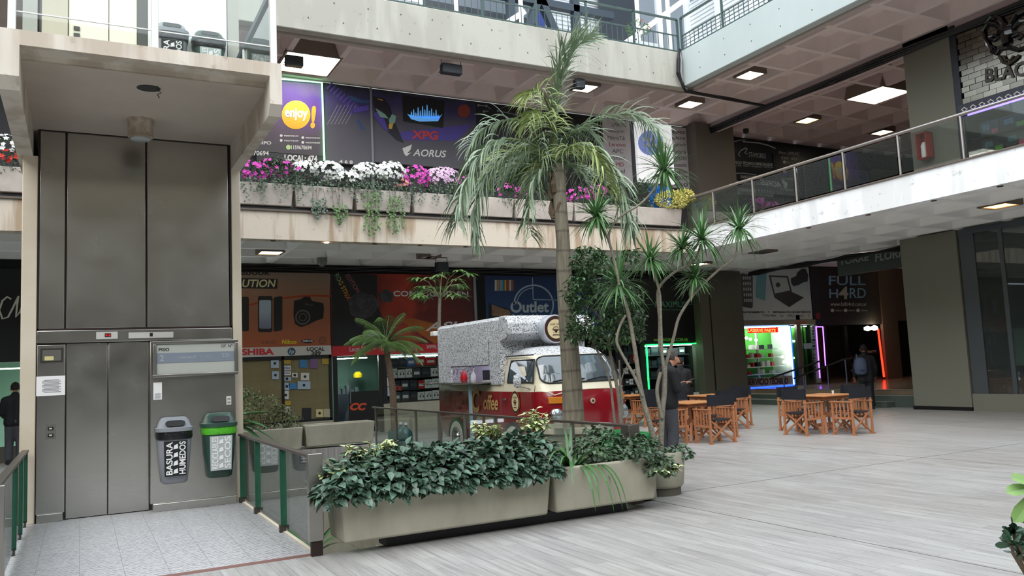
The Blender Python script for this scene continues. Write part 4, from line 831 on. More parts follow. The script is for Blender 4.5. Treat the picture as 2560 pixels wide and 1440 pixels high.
thing(MB().box(ax+0.2,bx-0.2,YE+0.45,YE+0.55,z1-0.03,z1-0.005),'ceiling_light',emis('case_fill','f4fff4',30),'added fill tube brightening the lit display window from the top','lamp')  # tube added to brighten the display, besides its bulbs
thing(MB().box(EX(1990,900),EX(2030,900),YE+0.12,YE+0.2,z1-0.04,z1-0.01),'ceiling_light',emis('green_fill','f4fff4',90),'added fill tube brightening the green glass panel','lamp')  # added because the small bulbs leave the green panel too dark
for i,(x,y) in enumerate(((23.2,18.3),(26.0,16.5))): thing(MB().box(x-0.5,x+0.5,y-0.3,y+0.3,4.74,4.79),'ceiling_light',emis('lobby_panel','fff1dc',9),('rectangular lamp in the lobby ceiling nearest the repair sign','rectangular lamp further right in the lobby ceiling')[i],'lamp')
# ------------------------------------------------------------------ upper level shops (first floor)
YU=20.0
def UX(px,py=300): return at(px,py,Y=YU).x
def UZ(py,px=1000): return at(px,py,Y=YU).z
K=dict(Y=YU-0.006)
def uboard(px0,px1,z0,z1,m,label,t=0.1,name='shop_sign'):
    return thing(box(UX(px0),UX(px1),YU,YU+t,z0,z1),name,M[m] if isinstance(m,str) else m,label,'sign')
struct('wall_upper',MB().box(-20,17.3,YU+0.15,YU+0.25,5.02,9.1),mat('shop_grey','3b3a3d',0.6))
gradmat('enjoy_print',[(0,'4a4548'),(0.3,'5a4a5c'),(0.5,'6b3f9a'),(0.75,'5a3a9c'),(1,'6a6476')],'z',0,2.1,0.5)
zt=9.02; zb=UZ(386,750)
e1=uboard(640,806,zb,zt,'enjoy_print','purple backlit shop sign with a yellow disc above LOCAL: 474')
b=MB(); ring(b,740,287,0.1,36,**K); b.build('disc_print',gradmat('enjoy_disc',[(0,'f0a820'),(0.6,'f4cf3a'),(1,'fff6c8')],'z',0.6,1.8,0.3),e1)
b=MB(); pxq(b,'enjoy',712,268,770,300,dy=3,Y=YU-0.012,bold=0.04); b.build('lettering',M['white'],e1)
pxq(MB(),'!',776,264,790,321,**K,bold=0.05,shear=0.1).build('lettering',mat('amber','f6b52a',0.5),e1)
b=MB(); pxq(b,'1159670694',728,363,779,373,dy=1,**K,bold=0.02)
for x,y in ((703,339),(703,351),(757,344),(757,356)): ring(b,x,y,0.1,3.4,**K); pxq(b,'enjoycomputer',x+7,y-2,x+44,y+3,dy=1,**K,bold=0.02)
b.build('lettering',M['sign_white'],e1); b=MB(); ring(b,721,368,0.1,6,**K); b.build('dot_print',mat('limey','b8d88a',0.5),e1)
e2=uboard(640,811,UZ(409,750),zb-0.01,'shop_grey','grey strip sign reading LOCAL: 474 behind the white azaleas')
pxq(MB(),'LOCAL: 474',711,386,793,402,dy=3,**K,bold=0.04).build('lettering',M['sign_white'],e2)
pxq(pxq(MB(),'TU EQUIPO',600,352,678,362,dy=1,**K,bold=0.02),'1159670694',596,376,672,388,dy=1,**K,bold=0.02).build('lettering',M['sign_white'],e1)
gn=emis('neon_green3','9dffb0',3.0)
nf=empty('neon_outline',(UX(807),YU-0.05,7),'thin green white neon line framing the purple shop sign','neon')
MB().tube([at(703,197,Y=YU-0.06),at(805,207,Y=YU-0.06),at(811,402,Y=YU-0.06)],0.025,6).build('tube',gn,nf)
gradmat('robot_print',[(0,'5d5a60'),(0.42,'4d4a58'),(0.55,'3a3566'),(0.7,'1d2230'),(1,'15181f')],'z',0,2.9,0.35)
r1=uboard(812,926,UZ(409,860),zt,'robot_print','dark fantasy artwork panel with blue blade shapes over the number 468')
ra=mat('art_blue','2d4a78',0.5); rb_=mat('art_violet','4d3f96',0.5); rc=mat('art_dark','1a1826',0.5); rd=mat('art_cyan','6fa6c8',0.5)
b=MB()
for i in range(9): x=816+i*8; y=205+i*7; pxp(b,[(x,y+14),(x+14,y),(x+16,y+3),(x+3,y+18)],**K)
pxp(b,[(870,284),(890,268),(922,262),(922,276),(895,280)],**K); b.build('art_print',rb_,r1)
b=MB(); pxp(b,[(868,238),(888,243),(905,250),(924,250),(924,258),(898,258),(880,250)],**K); pxp(b,[(890,297),(898,300),(908,318),(914,324),(902,324)],**K); b.build('art_print',ra,r1)
b=MB()
for i in range(6): x=818+i*9; pxp(b,[(x,310),(x+26,262),(x+27,263),(x+1,311)],**K)
b.build('line_print',mat('art_line','8a8aa0',0.5),r1)
pxq(MB(),'4 6 8',848,399,882,408,dy=2,**K,bold=0.03).build('lettering',M['sign_white'],r1)
r2=uboard(930,1190,UZ(414,1050),zt,'robot_print','long dark artwork panel with a glowing blue city and red lettering')
b=MB(); pxp(b,[(932,240),(960,246),(975,265),(985,300),(998,330),(1010,358),(990,350),(965,325),(940,290)],**K); pxp(b,[(945,255),(955,258),(950,275)],Y=YU-0.01); b.build('art_print',rc,r2)
b=MB(); pxp(b,[(932,285),(948,275),(962,300),(972,330),(955,318)],Y=YU-0.012); pxp(b,[(1000,330),(1180,310),(1165,330),(1140,352),(1000,350)],Y=YU-0.004); b.build('art_print',rb_,r2)
b=MB(); pxp(b,[(938,270),(962,285),(972,297),(950,292)],Y=YU-0.016); pxp(b,[(980,285),(990,290),(988,305),(976,318),(972,300)],Y=YU-0.012); b.build('art_print',mat('art_green','7fa89a',0.5),r2)
b=MB(); pxp(b,[(943,246),(958,250),(957,252),(944,248)],Y=YU-0.018); pxp(b,[(972,310),(984,306),(980,322),(972,322)],Y=YU-0.018); b.build('art_print',mat('art_yellow','c9a63a',0.5),r2)
b=MB(); pxp(b,[(1006,238),(1112,252),(1108,320),(1008,303)],Y=YU-0.008); b.build('screen_print',M['black'],r2)
b=MB()
for i in range(13): x=1026+i*5.6; h=[14,20,12,26,18,30,22,34,20,26,16,24,12][i]; y=292+i*0.5; pxp(b,[(x,y),(x+1.6,y-h),(x+3.6,y-h+2),(x+5,y)],Y=YU-0.012)
pxp(b,[(1018,285),(1040,292),(1100,290),(1106,284),(1095,303),(1050,304),(1028,298)],Y=YU-0.012); b.build('city_print',mat('city','8fd0ff',0.5,emit='3a8fe0',es=0.5),r2)
pxq(MB(),'XPG',1028,325,1096,347,dy=3,Y=YU-0.012,bold=0.04,shear=0.1).build('lettering',mat('xpg_red','c43a3a',0.5),r2)
b=MB(); pxq(b,'AORUS',1032,372,1116,390,dy=4,Y=YU-0.012,bold=0.02,shear=0.25); pxp(b,[(1006,371),(1030,361),(1026,375),(1018,383),(1028,381),(1016,391),(1010,384)],Y=YU-0.012); b.build('lettering',M['sign_white'],r2)
# plain abstract red-haired blob replaced by a neutral patch of colour
b=MB(); pxp(b,circ(1160,278,16,14,ry=17),Y=YU-0.01); b.build('patch_print',mat('red_patch','8c3a30',0.5,var=0.5,vs=6),r2)
v=struct('trim_11',MB().box(UX(926),UX(931),YU-0.03,YU+0.1,5.02,9.05),mat('alu_up','7d7e84',0.4,metal=0.3))
r3=uboard(1190,1505,UZ(470,1300),zt,'dark','long black shop sign with pale circuit lines and LOCAL lettering behind the palm')
b=MB()
for (a,c) in (((1196,262),(1216,264)),((1216,264),(1228,272)),((1210,278),(1222,276)),((1245,276),(1310,290)),((1300,270),(1330,276)),((1330,276),(1350,284))):
    pxp(b,[a,c,(c[0],c[1]+2),(a[0],a[1]+2)],**K); ring(b,a[0],a[1]+1,0.1,3,**K)
b.build('circuit_print',mat('circ','7d8794',0.5),r3)
pxq(MB(),'LOCAL 460',1433,411,1520,425,dy=2,**K,bold=0.03).build('lettering',M['sign_white'],r3)
mat('listboard','b9b6ba',0.5); mat('listtext','4d4a50',0.5)
l1=uboard(1505,1573,UZ(465,1540),zt,'listboard','grey list board of computer brands left of the glowing white sign')
b=MB(); rr_=MB()
for i,(t_,x0,x1) in enumerate((('LINKSYS',1530,1565),('Ubiquiti',1522,1560),('MikroTik',1518,1562),('Lenovo',1521,1562),('APC',1528,1556),('bStor',1520,1560),('AMD',1528,1556),('intel',1526,1558),('Seagate',1520,1560),('HP',1530,1552))):
    (rr_ if i in (3,6) else b).__class__; pxq(rr_ if i in (3,6) else b,t_,x0+i*0.6,306+i*16.5,x1+i*0.6,316+i*16.5,dy=1.5,**K)
b.build('lettering',M['listtext'],l1); rr_.build('lettering',mat('listred','8a2638',0.5),l1)
l2=thing(box(UX(1583),UX(1671),YU-0.12,YU,UZ(458,1625),zt-0.02),'light_box',mat('lightbox','f4f4ee',0.4,emit='f6f8ff',es=0.55),'glowing white sign with a pale blue disc beside the dracaena','sign')
b=MB(); ring(b,1626,357,0.1,31,Y=YU-0.126); b.build('disc_print',mat('palebl','7f93d6',0.5,emit='7f93d6',es=0.35),l2); pxq(pxq(MB(),'bys',1606,343,1638,356,dy=1,Y=YU-0.132,bold=0.03),'system',1606,358,1648,370,dy=1,Y=YU-0.132,bold=0.02).build('lettering',M['white'],l2)
l3=uboard(1672,1727,UZ(470,1700),zt,'listboard','grey brand list board right of the glowing white sign')
b=MB()
for i,t_ in enumerate(('Nuvos','Jabra','Logitech','Zebra','EPSON','Panasonic','Canon','NEXXT','460')): pxq(b,t_,1676+i,324+i*16.5,1712+i,334+i*16.5,dy=1,**K,bold=0.01)
b.build('lettering',M['listtext'],l3)
# shop windows below the signs
struct('wall_upper',MB().box(-20,17.3,YU+0.02,YU+0.14,5.02,5.25),M['dark_conc'])
bs=empty('plastic_crates',(UX(1645,470),17.35,5.6),'bright blue plastic crates behind the yellow shrub','crate')
for i in range(3): p=at(1632+i*17,467+i*3,Y=17.35); MB().box(p.x-0.08,p.x+0.08,17.28,17.42,5.6,p.z+0.05).build('crate',mat('vblue','1f6fe0',0.4),bs)
# STAMOBILE shop further right
x0,x1=UX(1817,400),UX(2060,400)
s1=thing(box(x0,x1,YU+0.3,YU+0.4,UZ(508,1900),8.93),'shop_sign',mat('navy','151b26',0.35),'dark navy repair sign lettered SERVICIO TECNICO ESPECIALIZADO','sign')
K2=dict(Y=YU+0.29); b=MB()
pxq(b,'STAMOBILE',1872,380,1915,392,dy=4,**K2); pxq(b,'SERVICIO TÉCNICO ESPECIALIZADO',1824,400,1939,409,dy=7,**K2,bold=0.03); pxq(b,'• CELULARES  • TABLETS  • NOTEBOOKS  • Y MUCHO MAS',1830,411,1934,415,dy=6,**K2)
pxq(b,'TRABAJAMOS CON TODAS LAS MARCAS',1851,438,1905,448,dy=2,**K2,bold=0.02); pxq(b,'STAMOBILE.AR   5638-2206',1838,452,1920,460,dy=3,**K2,bold=0.02)
b.tube([at(x,y,**K2) for x,y in ((1868,385),(1862,382),(1868,372),(1865,370),(1852,376),(1846,386),(1850,391))],0.02,5)
b.build('lettering',mat('letter_pale','a7abb0',0.5),s1)
b=MB(); b.tube([at(x,y,**K2) for x,y in ((1816,364),(1832,355),(1852,350),(1864,350))],0.015,5); b.tube([at(x,y,**K2) for x,y in ((1857,354),(1895,357),(1920,363),(1938,371))],0.02,5); b.tube([at(x,y,**K2) for x,y in ((1832,433),(1860,433),(1890,437))],0.015,5); b.build('swoosh',M['letter_pale'],s1)
b=MB(); pxp(b,[(1823,416),(1833,419),(1834,442),(1822,443)],**K2); b.build('phone_print',mat('phg','8d9297',0.5),s1)
s3=thing(box(x0,UX(1946,480),YU+0.24,YU+0.29,UZ(484,1885),UZ(468,1885)),'shop_sign',mat('graystrip','a3a7a8',0.5),'pale strip with small product silhouettes under the navy repair sign','sign')
b=MB()
for i in range(7): x=1892+i*7; pxp(b,[(x,474+i*0.4),(x+4,473+i*0.4),(x+5,482+i*0.4),(x-1,482+i*0.4)],Y=YU+0.23)
b.build('silhouette_print',M['print_dark'],s3)
s4=thing(box(UX(1948,400),UX(2075,400),YU+0.26,YU+0.3,UZ(500,1990),8.6),'shop_sign',mat('navy2','10141c',0.35),'darker sign listing phone brands right of the navy repair sign','sign')
b=MB(); K3=dict(Y=YU+0.25); pxq(b,'iPhone  SAMSUNG',1947,377,1998,385,dy=4,**K3); pxq(b,'SONY   BGH',1953,391,1992,398,dy=3,**K3); 
for y in (405,428): ring(b,1961,y,0.1,4,**K3)
pxq(b,'LG',1966,402,1972,408,**K3); pxq(b,'HUAWEI',1955,443,1982,450,dy=2,**K3); pxq(b,'MOTOROLA',1952,470,1982,476,dy=2,**K3)
b.build('lettering',M['letter_pale'],s4)
struct('wall_upper',MB().box(17.3,31,YU+0.45,YU+0.55,5.0,9.1).box(x0-0.1,UX(2075,400),YU+0.31,YU+0.44,5.02,UZ(509,1900)),mat('up_dark','1c1d20',0.5))
blu=thing(box(24.2,26.2,YU+0.2,YU+0.4,5.0,8.3),'dark_banner',mat('indigo','23265a',0.4,var=0.5,vs=2,col2='4a5a90'),'dark indigo banner behind the upper balcony glass','banner')
wk=thing(box(26.4,30,YU+0.1,YU+0.3,5.0,8.4),'display_wall',mat('olive','3d3f2c',0.5),'dim olive partition deep behind the upper balcony glass','partition')
# right upper shop front
XU=17.97
K4=dict(X=XU-0.01)
bx=empty('tiled_storefront',(XU,8,5.02),'upper shop front with raised dark mask emblem and dark capitals on metallic tiles','shop front')
zc=at(2470,230,X=XU).z
tl=MB()
random.seed(5)
y=11.3; 
tz0=at(2405,262,X=XU).z
for j in range(24):
    z=tz0+j*0.13
    if z>9.0: break
    yy=11.3-(0.15 if j%2 else 0)
    while yy>5: tl.box(XU+0.0-rnd(0,0.02),XU+0.05,yy-0.29,yy,z,z+0.12); yy-=0.3
def tilemat():
    m=mat('metal_tile','77756c',0.2,metal=0.95,island=0.3); return m
tl.build('tile_cladding',tilemat(),bx)
ink=M['black']
em=MB()
def mt(pts,r): em.tube([at(x,y,X=XU-0.05) for x,y in pts],r,8)
mt([(2466,60),(2480,40),(2500,48),(2515,68),(2530,60),(2545,35),(2575,20)],0.075); mt([(2456,78),(2470,58),(2490,62),(2508,78),(2530,74),(2550,52),(2580,45)],0.06)
mt([(2457,75),(2462,95),(2470,110),(2480,128),(2492,134),(2500,122),(2520,118),(2545,125),(2565,118)],0.05); mt([(2472,92),(2484,88),(2496,94),(2486,100),(2472,96)],0.04); mt([(2530,92),(2545,84),(2556,88),(2545,98)],0.04)
mt([(2476,115),(2486,118),(2488,128),(2478,126)],0.03); mt([(2512,60),(2514,90),(2518,110)],0.10); mt([(2500,75),(2518,80),(2535,75)],0.11)
em.build('mask_emblem',mat('gloss_black','0a0a0c',0.12,coat=1),bx)
em=MB(); mt([(2498,140),(2508,156),(2522,160),(2536,150),(2548,138)],0.035); mt([(2508,140),(2514,150),(2526,150),(2534,140)],0.03); em.build('mask_mouth',mat('bronze_dk','4a443a',0.4,metal=0.5),bx)
b=MB(); pxq(b,'BLACK',2462,172,2600,207,dy=-24,X=XU-0.03,bold=0.03); b.build('lettering',mat('letter_brn','3f3a33',0.4),bx)
fz0,fz1=at(2405,282,X=XU).z,at(2405,264,X=XU).z
fb=MB().box(XU-0.06,XU+0.05,4,11.3,fz0,fz1).build('lettering_band',mat('slate','2c3140',0.4),bx)
b=MB()
for i in range(8):
    p=at(2411+i*22,275-i*6.5,X=XU-0.07); b.tube([p+Vector((0,0.07,0.02)),p+Vector((0,0,0.06)),p+Vector((0,-0.07,0.0)),p+Vector((0,0,-0.04)),p+Vector((0,0.05,0.0))],0.013,5)
b.build('logo_print',M['white'],fb)
MB().box(XU-0.03,XU+0.06,11.2,11.36,5.02,9.05).build('frame',mat('frame_dark','35383f',0.4,metal=0.5),bx)
MB().box(XU+0.0,XU+0.01,4,11.2,5.1,fz0).build('glass_pane',M['glass_shop'],bx)
MB().box(XU+0.05,XU+0.06,4,11.15,fz0-0.1,fz0-0.04).build('led_strip',emis('led_indigo','4a3cff',14),bx)
struct('wall_shop',MB().box(XU+1.3,XU+1.35,4,11.3,5,9).box(XU+0.08,XU+1.3,4,11.3,fz0-0.02,fz0).box(XU+0.05,XU+1.3,11.3,11.36,5,9),M['shopdark'])
random.seed(3)
for r_,n in enumerate(('lowest','second','third','top')):
    z=5.12+r_*0.40
    s_=thing(box(XU+0.15,XU+0.6,4.2,11.15,z-0.03,z),'shelf',M['shopdark'],f'{n} shelf of graphics card boxes in the upper shop window','shelf')
    y=11.0
    while y>7.2:
        w=rnd(0.42,0.62); o=box(-0.12,0.12,-w/2,w/2,0,0.33).build('card_box',M[random.choice(['boxb','boxb','shopdark','boxg'])]); o.location=(XU+0.35,y-w/2,z); tag(o,f'dark graphics card box on the {n} shelf of the upper shop window','box','graphics card boxes in the upper shop window')
        q=box(-0.125,-0.121,-w*0.42,-w*0.1,0.03,0.13).build('lettering_band',mat('nvgreen','4f9a1c',0.5) if random.random()<0.7 else mat('pinkl','c04a6a',0.5)); q.parent=o
        q2=box(-0.125,-0.121,0.0,w*0.35,0.14,0.26).build('art_print',mat('cardart','4f8a94',0.4,var=0.8,vs=20,col2='1c2330')); q2.parent=o
        y-=w+0.03
# balcony railing of the upper walkway
ur=empty('balcony_railing',(14.6,8,5.03),'glass balcony railing with round steel handrail over the white fascia','railing')
MB().tube([(14.6,17.2,5.93),(14.6,-4,5.93)],0.032,10).build('handrail',mat('steel_round','b2aba6',0.3,metal=0.8),ur)
ys=[16.0,14.58,13.22,11.87,10.52,9.18,7.8,6.4]
for y in ys: MB().tube([(14.6,y,4.95),(14.6,y,5.9)],0.026,8).build('post',M['steel_round'],ur)
for a,c in zip([17.1]+ys,ys+[5]): box(14.595,14.605,c+0.05,a-0.05,5.12,5.86).build('glass_pane',glassmat('glass_balc','d9dfdc',0.7,haze=0.02),ur)
nt2=box(14.61,14.62,16.05,16.9,5.25,5.75).build('notice',mat('notice','b9bcae',0.6),ur)
# fire equipment
hb=empty('fire_hydrant_box',(17.85,11.95,6.0),'red fire extinguisher box on the upper column','fire box')
def hx(py,px=2320): return at(px,py,X=17.9).z
ya,yb=at(2303,360,X=17.9).y,at(2330,360,X=17.9).y
mat('fire_red','a8321f',0.4); z0,z1=at(2320,398,X=17.9).z,at(2320,332,X=17.9).z
MB().box(17.68,17.95,ya,ya-0.02,z0,z1).box(17.68,17.95,yb,yb+0.02,z0,z1).box(17.68,17.95,ya,yb,z0,z0+0.02).box(17.68,17.95,ya,yb,z1-0.02,z1).box(17.93,17.95,ya,yb,z0,z1).build('cabinet',M['fire_red'],hb)
fe=thing(MB().lathe((17.8,(ya+yb)/2,z0+0.03),[(0.07,0),(0.075,0.02),(0.075,0.3),(0.04,0.36),(0.02,0.38)],n=14),'fire_extinguisher',M['white'],'fire extinguisher standing inside the red box on the column','fire extinguisher',smooth=True)
thing(MB().box(17.6,17.9,12.75,12.95,5.03,5.6),'fire_extinguisher',M['fire_red'],'low red extinguisher cabinet on the upper floor left of the column','fire extinguisher')
# lamps under the ceilings -------------------------------------------------
lampm=emis('lamp_warm','fff1cf',9); lampc=emis('lamp_white','fffaf0',12)
mat('lamp_box','77695f',0.7)
def panel_lamp(x,y,z,s,label,e=lampm,d=0.14,group=None):
    r=empty('ceiling_light',(x,y,z),label,'lamp',group)
    MB().box(x-s-0.05,x+s+0.05,y-s-0.05,y-s,z-d,z+0.33).box(x-s-0.05,x+s+0.05,y+s,y+s+0.05,z-d,z+0.33).box(x-s-0.05,x-s,y-s,y+s,z-d,z+0.33).box(x+s,x+s+0.05,y-s,y+s,z-d,z+0.33).build('housing',M['lamp_box'],r)
    MB().box(x-s,x+s,y-s,y+s,z-d+0.02,z-d+0.05).build('diffuser',e,r); return r
def lampat(px,py,zz,s,label,**k): p=at(px,py,Z=zz-0.0); return panel_lamp(p.x,p.y,zz+0.12,s,label,**k)
lampat(1875,188,9.1,0.26,'square lit ceiling lamp nearest the upper parapet corner',e=lampc)
lampat(1725,261,9.1,0.26,'square lit ceiling lamp beside the bundle of cables in the upper corner',e=lampc)
lampat(1463,220,9.1,0.26,'square lit ceiling lamp behind the palm top',e=lampc)
lampat(2196,238,9.1,0.62,'large bright square ceiling lamp over the upper walkway',e=lampc)
lampat(2018,301,9.1,0.26,'yellowish square ceiling lamp left on the upper walkway',e=emis('lamp_yel','fff0a0',8)); lampat(2205,331,9.1,0.26,'small far square ceiling lamp over the upper walkway')
lampat(770,160,9.1,0.62,'very bright large ceiling lamp above the purple shop sign',e=lampc)
lampat(676,631,4.5,0.24,'lit square lamp in the lower ceiling beside the lift post'); lampat(2500,514,4.5,0.26,'amber lit square lamp in the lower right ceiling',e=emis('lamp_amber','ffc070',6)); lampat(1748,660,4.5,0.24,'square lit lamp in the lower ceiling above the green neon shop')
lampat(1072,643,4.5,0.2,'unlit square lamp in the lower ceiling',e=M['plate']); lampat(1907,630,4.5,0.24,'unlit brown square lamp box in the lower right ceiling',e=M['seam'])
for (px,py) in ((683,601),(817,605),(935,610),(1050,613),(1162,617)):
    p=at(px,py,Z=4.44); lit=px==817
    o=thing(MB().lathe((p.x,17.15,4.425),[(0.05,0),(0.055,0.015)],n=16),'downlight',emis('dl','ffc890',30) if lit else M['steel_dark'],'lit round downlight glowing under the stained fascia' if lit else 'unlit round downlight under the stained back fascia','lamp',None if lit else 'unlit downlights in the back fascia')
for y in (14.9,13.0,11.4,9.9,8.6,7.5):
    thing(MB().lathe((14.65,y,4.425),[(0.05,0),(0.055,0.015)],n=16),'downlight',M['steel_dark'],'unlit round downlight under the white side fascia','lamp','unlit downlights in the white side fascia')
def floodlight(px,py,z,label,s=0.2):
    p=at(px,py,Z=z-0.25); r=empty('floodlight',(p.x,p.y,z),label,'floodlight')
    MB().box(p.x-s,p.x+s,p.y-0.1,p.y+0.1,z-0.36,z-0.12).build('body',mat('flood','33383d',0.5),r,bev=0.02)
    MB().tube([(p.x-s,p.y,z-0.24),(p.x-s,p.y,z),(p.x+s,p.y,z),(p.x+s,p.y,z-0.24)],0.012,6).build('bracket',M['dark'],r)
    MB().tube([(p.x-s*1.0,p.y+0.02,z-0.25),(p.x-s*1.3,p.y,z-0.36),(p.x-s*0.6,p.y-0.05,z-0.3)],0.01,5).build('cable',M['dark'],r)
floodlight(1128,175,9.1,'grey floodlight hanging from the upper ceiling over the glowing city panel',0.26); floodlight(1448,212,9.1,'small dark floodlight beside the lit lamp behind the palm top',0.14); floodlight(735,155,9.1,'black floodlight in front of the very bright lamp',0.2); floodlight(1104,668,4.5,'dark floodlight under the lower ceiling above the thin tree',0.16)
p=at(805,655,Z=4.4); thing(MB().lathe((p.x,p.y,4.28),[(0.03,0),(0.10,0.05),(0.13,0.13),(0.13,0.22)],n=20),'dome_camera',mat('dome','6f726e',0.4),'grey half-dome security camera under the lower ceiling','camera',smooth=True)
p=at(1865,327,Z=8.8); thing(MB().lathe((p.x,p.y,8.7),[(0.03,0),(0.09,0.05),(0.09,0.16)],n=16),'security_camera',M['dark'],'small dark camera under the upper beam left of the walkway','camera')
# cable bundles
cb=empty('cable_bundle',(14.6,17,9),'heavy bundle of black cables running from the parapet corner along the upper ceiling','cables')
for k in range(9):
    o=rnd(-0.06,0.06); o2=rnd(-0.05,0.05); w_=rnd(0.05,0.25)
    MB().tube([(14.62+o,16.93,10.12),(14.58+o-w_*0.3,16.86+o2,9.8),(14.55+o-w_*0.4,16.85+o2,9.4),(14.6+o,16.86,9.05),(14.75+o,16.9+o2,8.93),(16.3,17.0+o,8.96-abs(o2)),(17.8+o2,17.1+o,8.93)],0.03 if k<5 else 0.012,6).build('cable',mat('cable_b','17171a',0.5) if k<7 else mat('cable_g','a9a9a6',0.5),cb)
for k in range(5):
    o=0.03*k; MB().tube([(17.85+o*0.5,19.5-i*1.6,8.93-o+0.03*math.sin(i*2+k)) for i in range(19)],0.028,6).build('cable',M['cable_b'],cb)
c2=empty('cable_run',(19.4,14,4.45),'dark cable run along the inner edge of the lower right ceiling','cables')
for k in range(4): MB().tube([(20.36-0.03*k,20.75-i*0.5,4.44-0.03*k+0.03*math.sin(i*1.7+k)) for i in range(14)],0.03,6).build('cable',M['cable_b'],c2)
# terrace railing above the parapet
mat('teal_rail','435855',0.45,var=0.4,vs=6,col2='2c383b')
def terrace(name,p0,p1,posts,label,mid=0.42):
    p0,p1=Vector(p0),Vector(p1); d=(p1-p0); r=empty(name,tuple(p0),label,'railing'); U=Vector((0,0,1))
    for h,w_ in ((1.02,0.05),(mid,0.03),(0.10,0.03)): MB().bar(p0+U*h,p1+U*h,w_).build('rail',M['teal_rail'],r)
    for i in range(posts+1): q_=p0+d*(i/posts); MB().bar(q_,q_+U*1.02,0.05).build('post',M['teal_rail'],r)
    b=MB(); n=int(d.length/0.17)
    for i in range(n): q_=p0+d*(i/n); b.bar(q_+U*0.10,q_+U*mid,0.014)
    b.build('balusters',M['teal_rail'],r,kind='stuff'); return r
terrace('terrace_railing',(5.6,17.13,10.05),(14.75,17.13,10.05),6,'teal terrace railing with balusters on the back parapet',0.55)
t2=terrace('terrace_railing',(14.78,17.0,10.05),(14.78,4,10.05),8,'dark terrace railing with small square mesh on the right parapet',0.5)
b=MB()
for h in (0.2,0.3,0.4): b.bar((14.78,17,10.05+h),(14.78,4,10.05+h),0.012)
b.build('mesh_wire',M['steel_blue'],t2)
# things on the terrace
tt=empty('terrace_structure',(12,22,10),'dark steel diagonal braced frame behind the terrace railing','frame')
for a,c in (((11.3,20.5,10),(11.3,20.5,16)),((13.6,20.5,10),(13.6,20.5,16)),((13.6,20.5,10),(12.0,20.5,13.5)),((11.3,20.5,10.3),(12.6,20.5,13.5)),((10,20.5,12.6),(15,20.5,12.6))): MB().bar(a,c,0.22).build('beam',M['steel_blue'],tt)
s5=empty('stair',(14.5,19,10),'white sloping stair stringer on the upper terrace','stair')
for a,c in (((12.9,18.8,10.0),(17.5,18.8,13.4)),((9.0,19.5,10.1),(11.2,19.5,11.7))): MB().bar(a,c,0.12,0.15).build('stringer',M['white'],s5)
for x in (7.2,7.9,8.9,10.9,15.0,16.2): thing(MB().box(x,x+0.09,19.2,19.3,10,16),'mullion_post',M['white'],'slim white post behind the terrace railing','post','slim white posts behind the terrace railing')
struct('window_3',MB().box(at(1060,40,Y=22).x,at(1360,40,Y=22).x,22,22.1,10,12.8).box(at(1500,40,Y=22.6).x,at(1600,40,Y=22.6).x,22.6,22.7,10,16),mat('dkwin','32373d',0.3)); struct('window_4',MB().box(at(1340,40,Y=21.9).x,at(1362,40,Y=21.9).x,21.9,21.95,12.2,16),M['blue_glass'])
tp=thing(MB().box(13.3,14.4,17.4,17.8,10.02,10.4),'terrace_planter',M['conc_white'],'pale concrete planter on the terrace corner behind the railing','planter')
tp2=thing(MB().box(11.9,13.0,17.4,17.8,10.02,10.3),'terrace_planter',M['white'],'low white planter on the terrace left of the corner planter','planter')
# ------------------------------------------------------------------ planters and plants
mat('leaf_dark','42593f',0.38,island=0.45,spec=0.6); mat('leaf_blue','46614f',0.35,island=0.5,spec=0.6); mat('leaf_mid','4f7035',0.45,island=0.45); mat('leaf_var','c3cf97',0.45,island=0.3); mat('leaf_gold','d6d07a',0.45,island=0.3)
mat('leaf_strap','437038',0.35,island=0.35,spec=0.6); mat('leaf_palm','82957a',0.4,island=0.4,spec=0.5); mat('leaf_palm2','93a262',0.45,island=0.35); mat('leaf_spike','577f4c',0.4,island=0.4); mat('leaf_ficus','3c5c34',0.35,island=0.5,spec=0.6)
mat('fl_pink','d23fb0',0.5,island=0.25); mat('fl_white','f4f4f0',0.5,island=0.08); mat('fl_lilac','d9b4d2',0.5,island=0.2); mat('fl_salmon','dd8a86',0.5,island=0.2); mat('fl_red','d8301f',0.5,island=0.2)
mat('bark_grey','8a8375',0.8,var=0.6,vs=14,col2='5d574c',bump=0.5,bs=50); mat('bark_brown','6f5d4a',0.85,var=0.6,vs=20,col2='453a2e',bump=0.6,bs=60); mat('stem_green','5c6b3e',0.6)
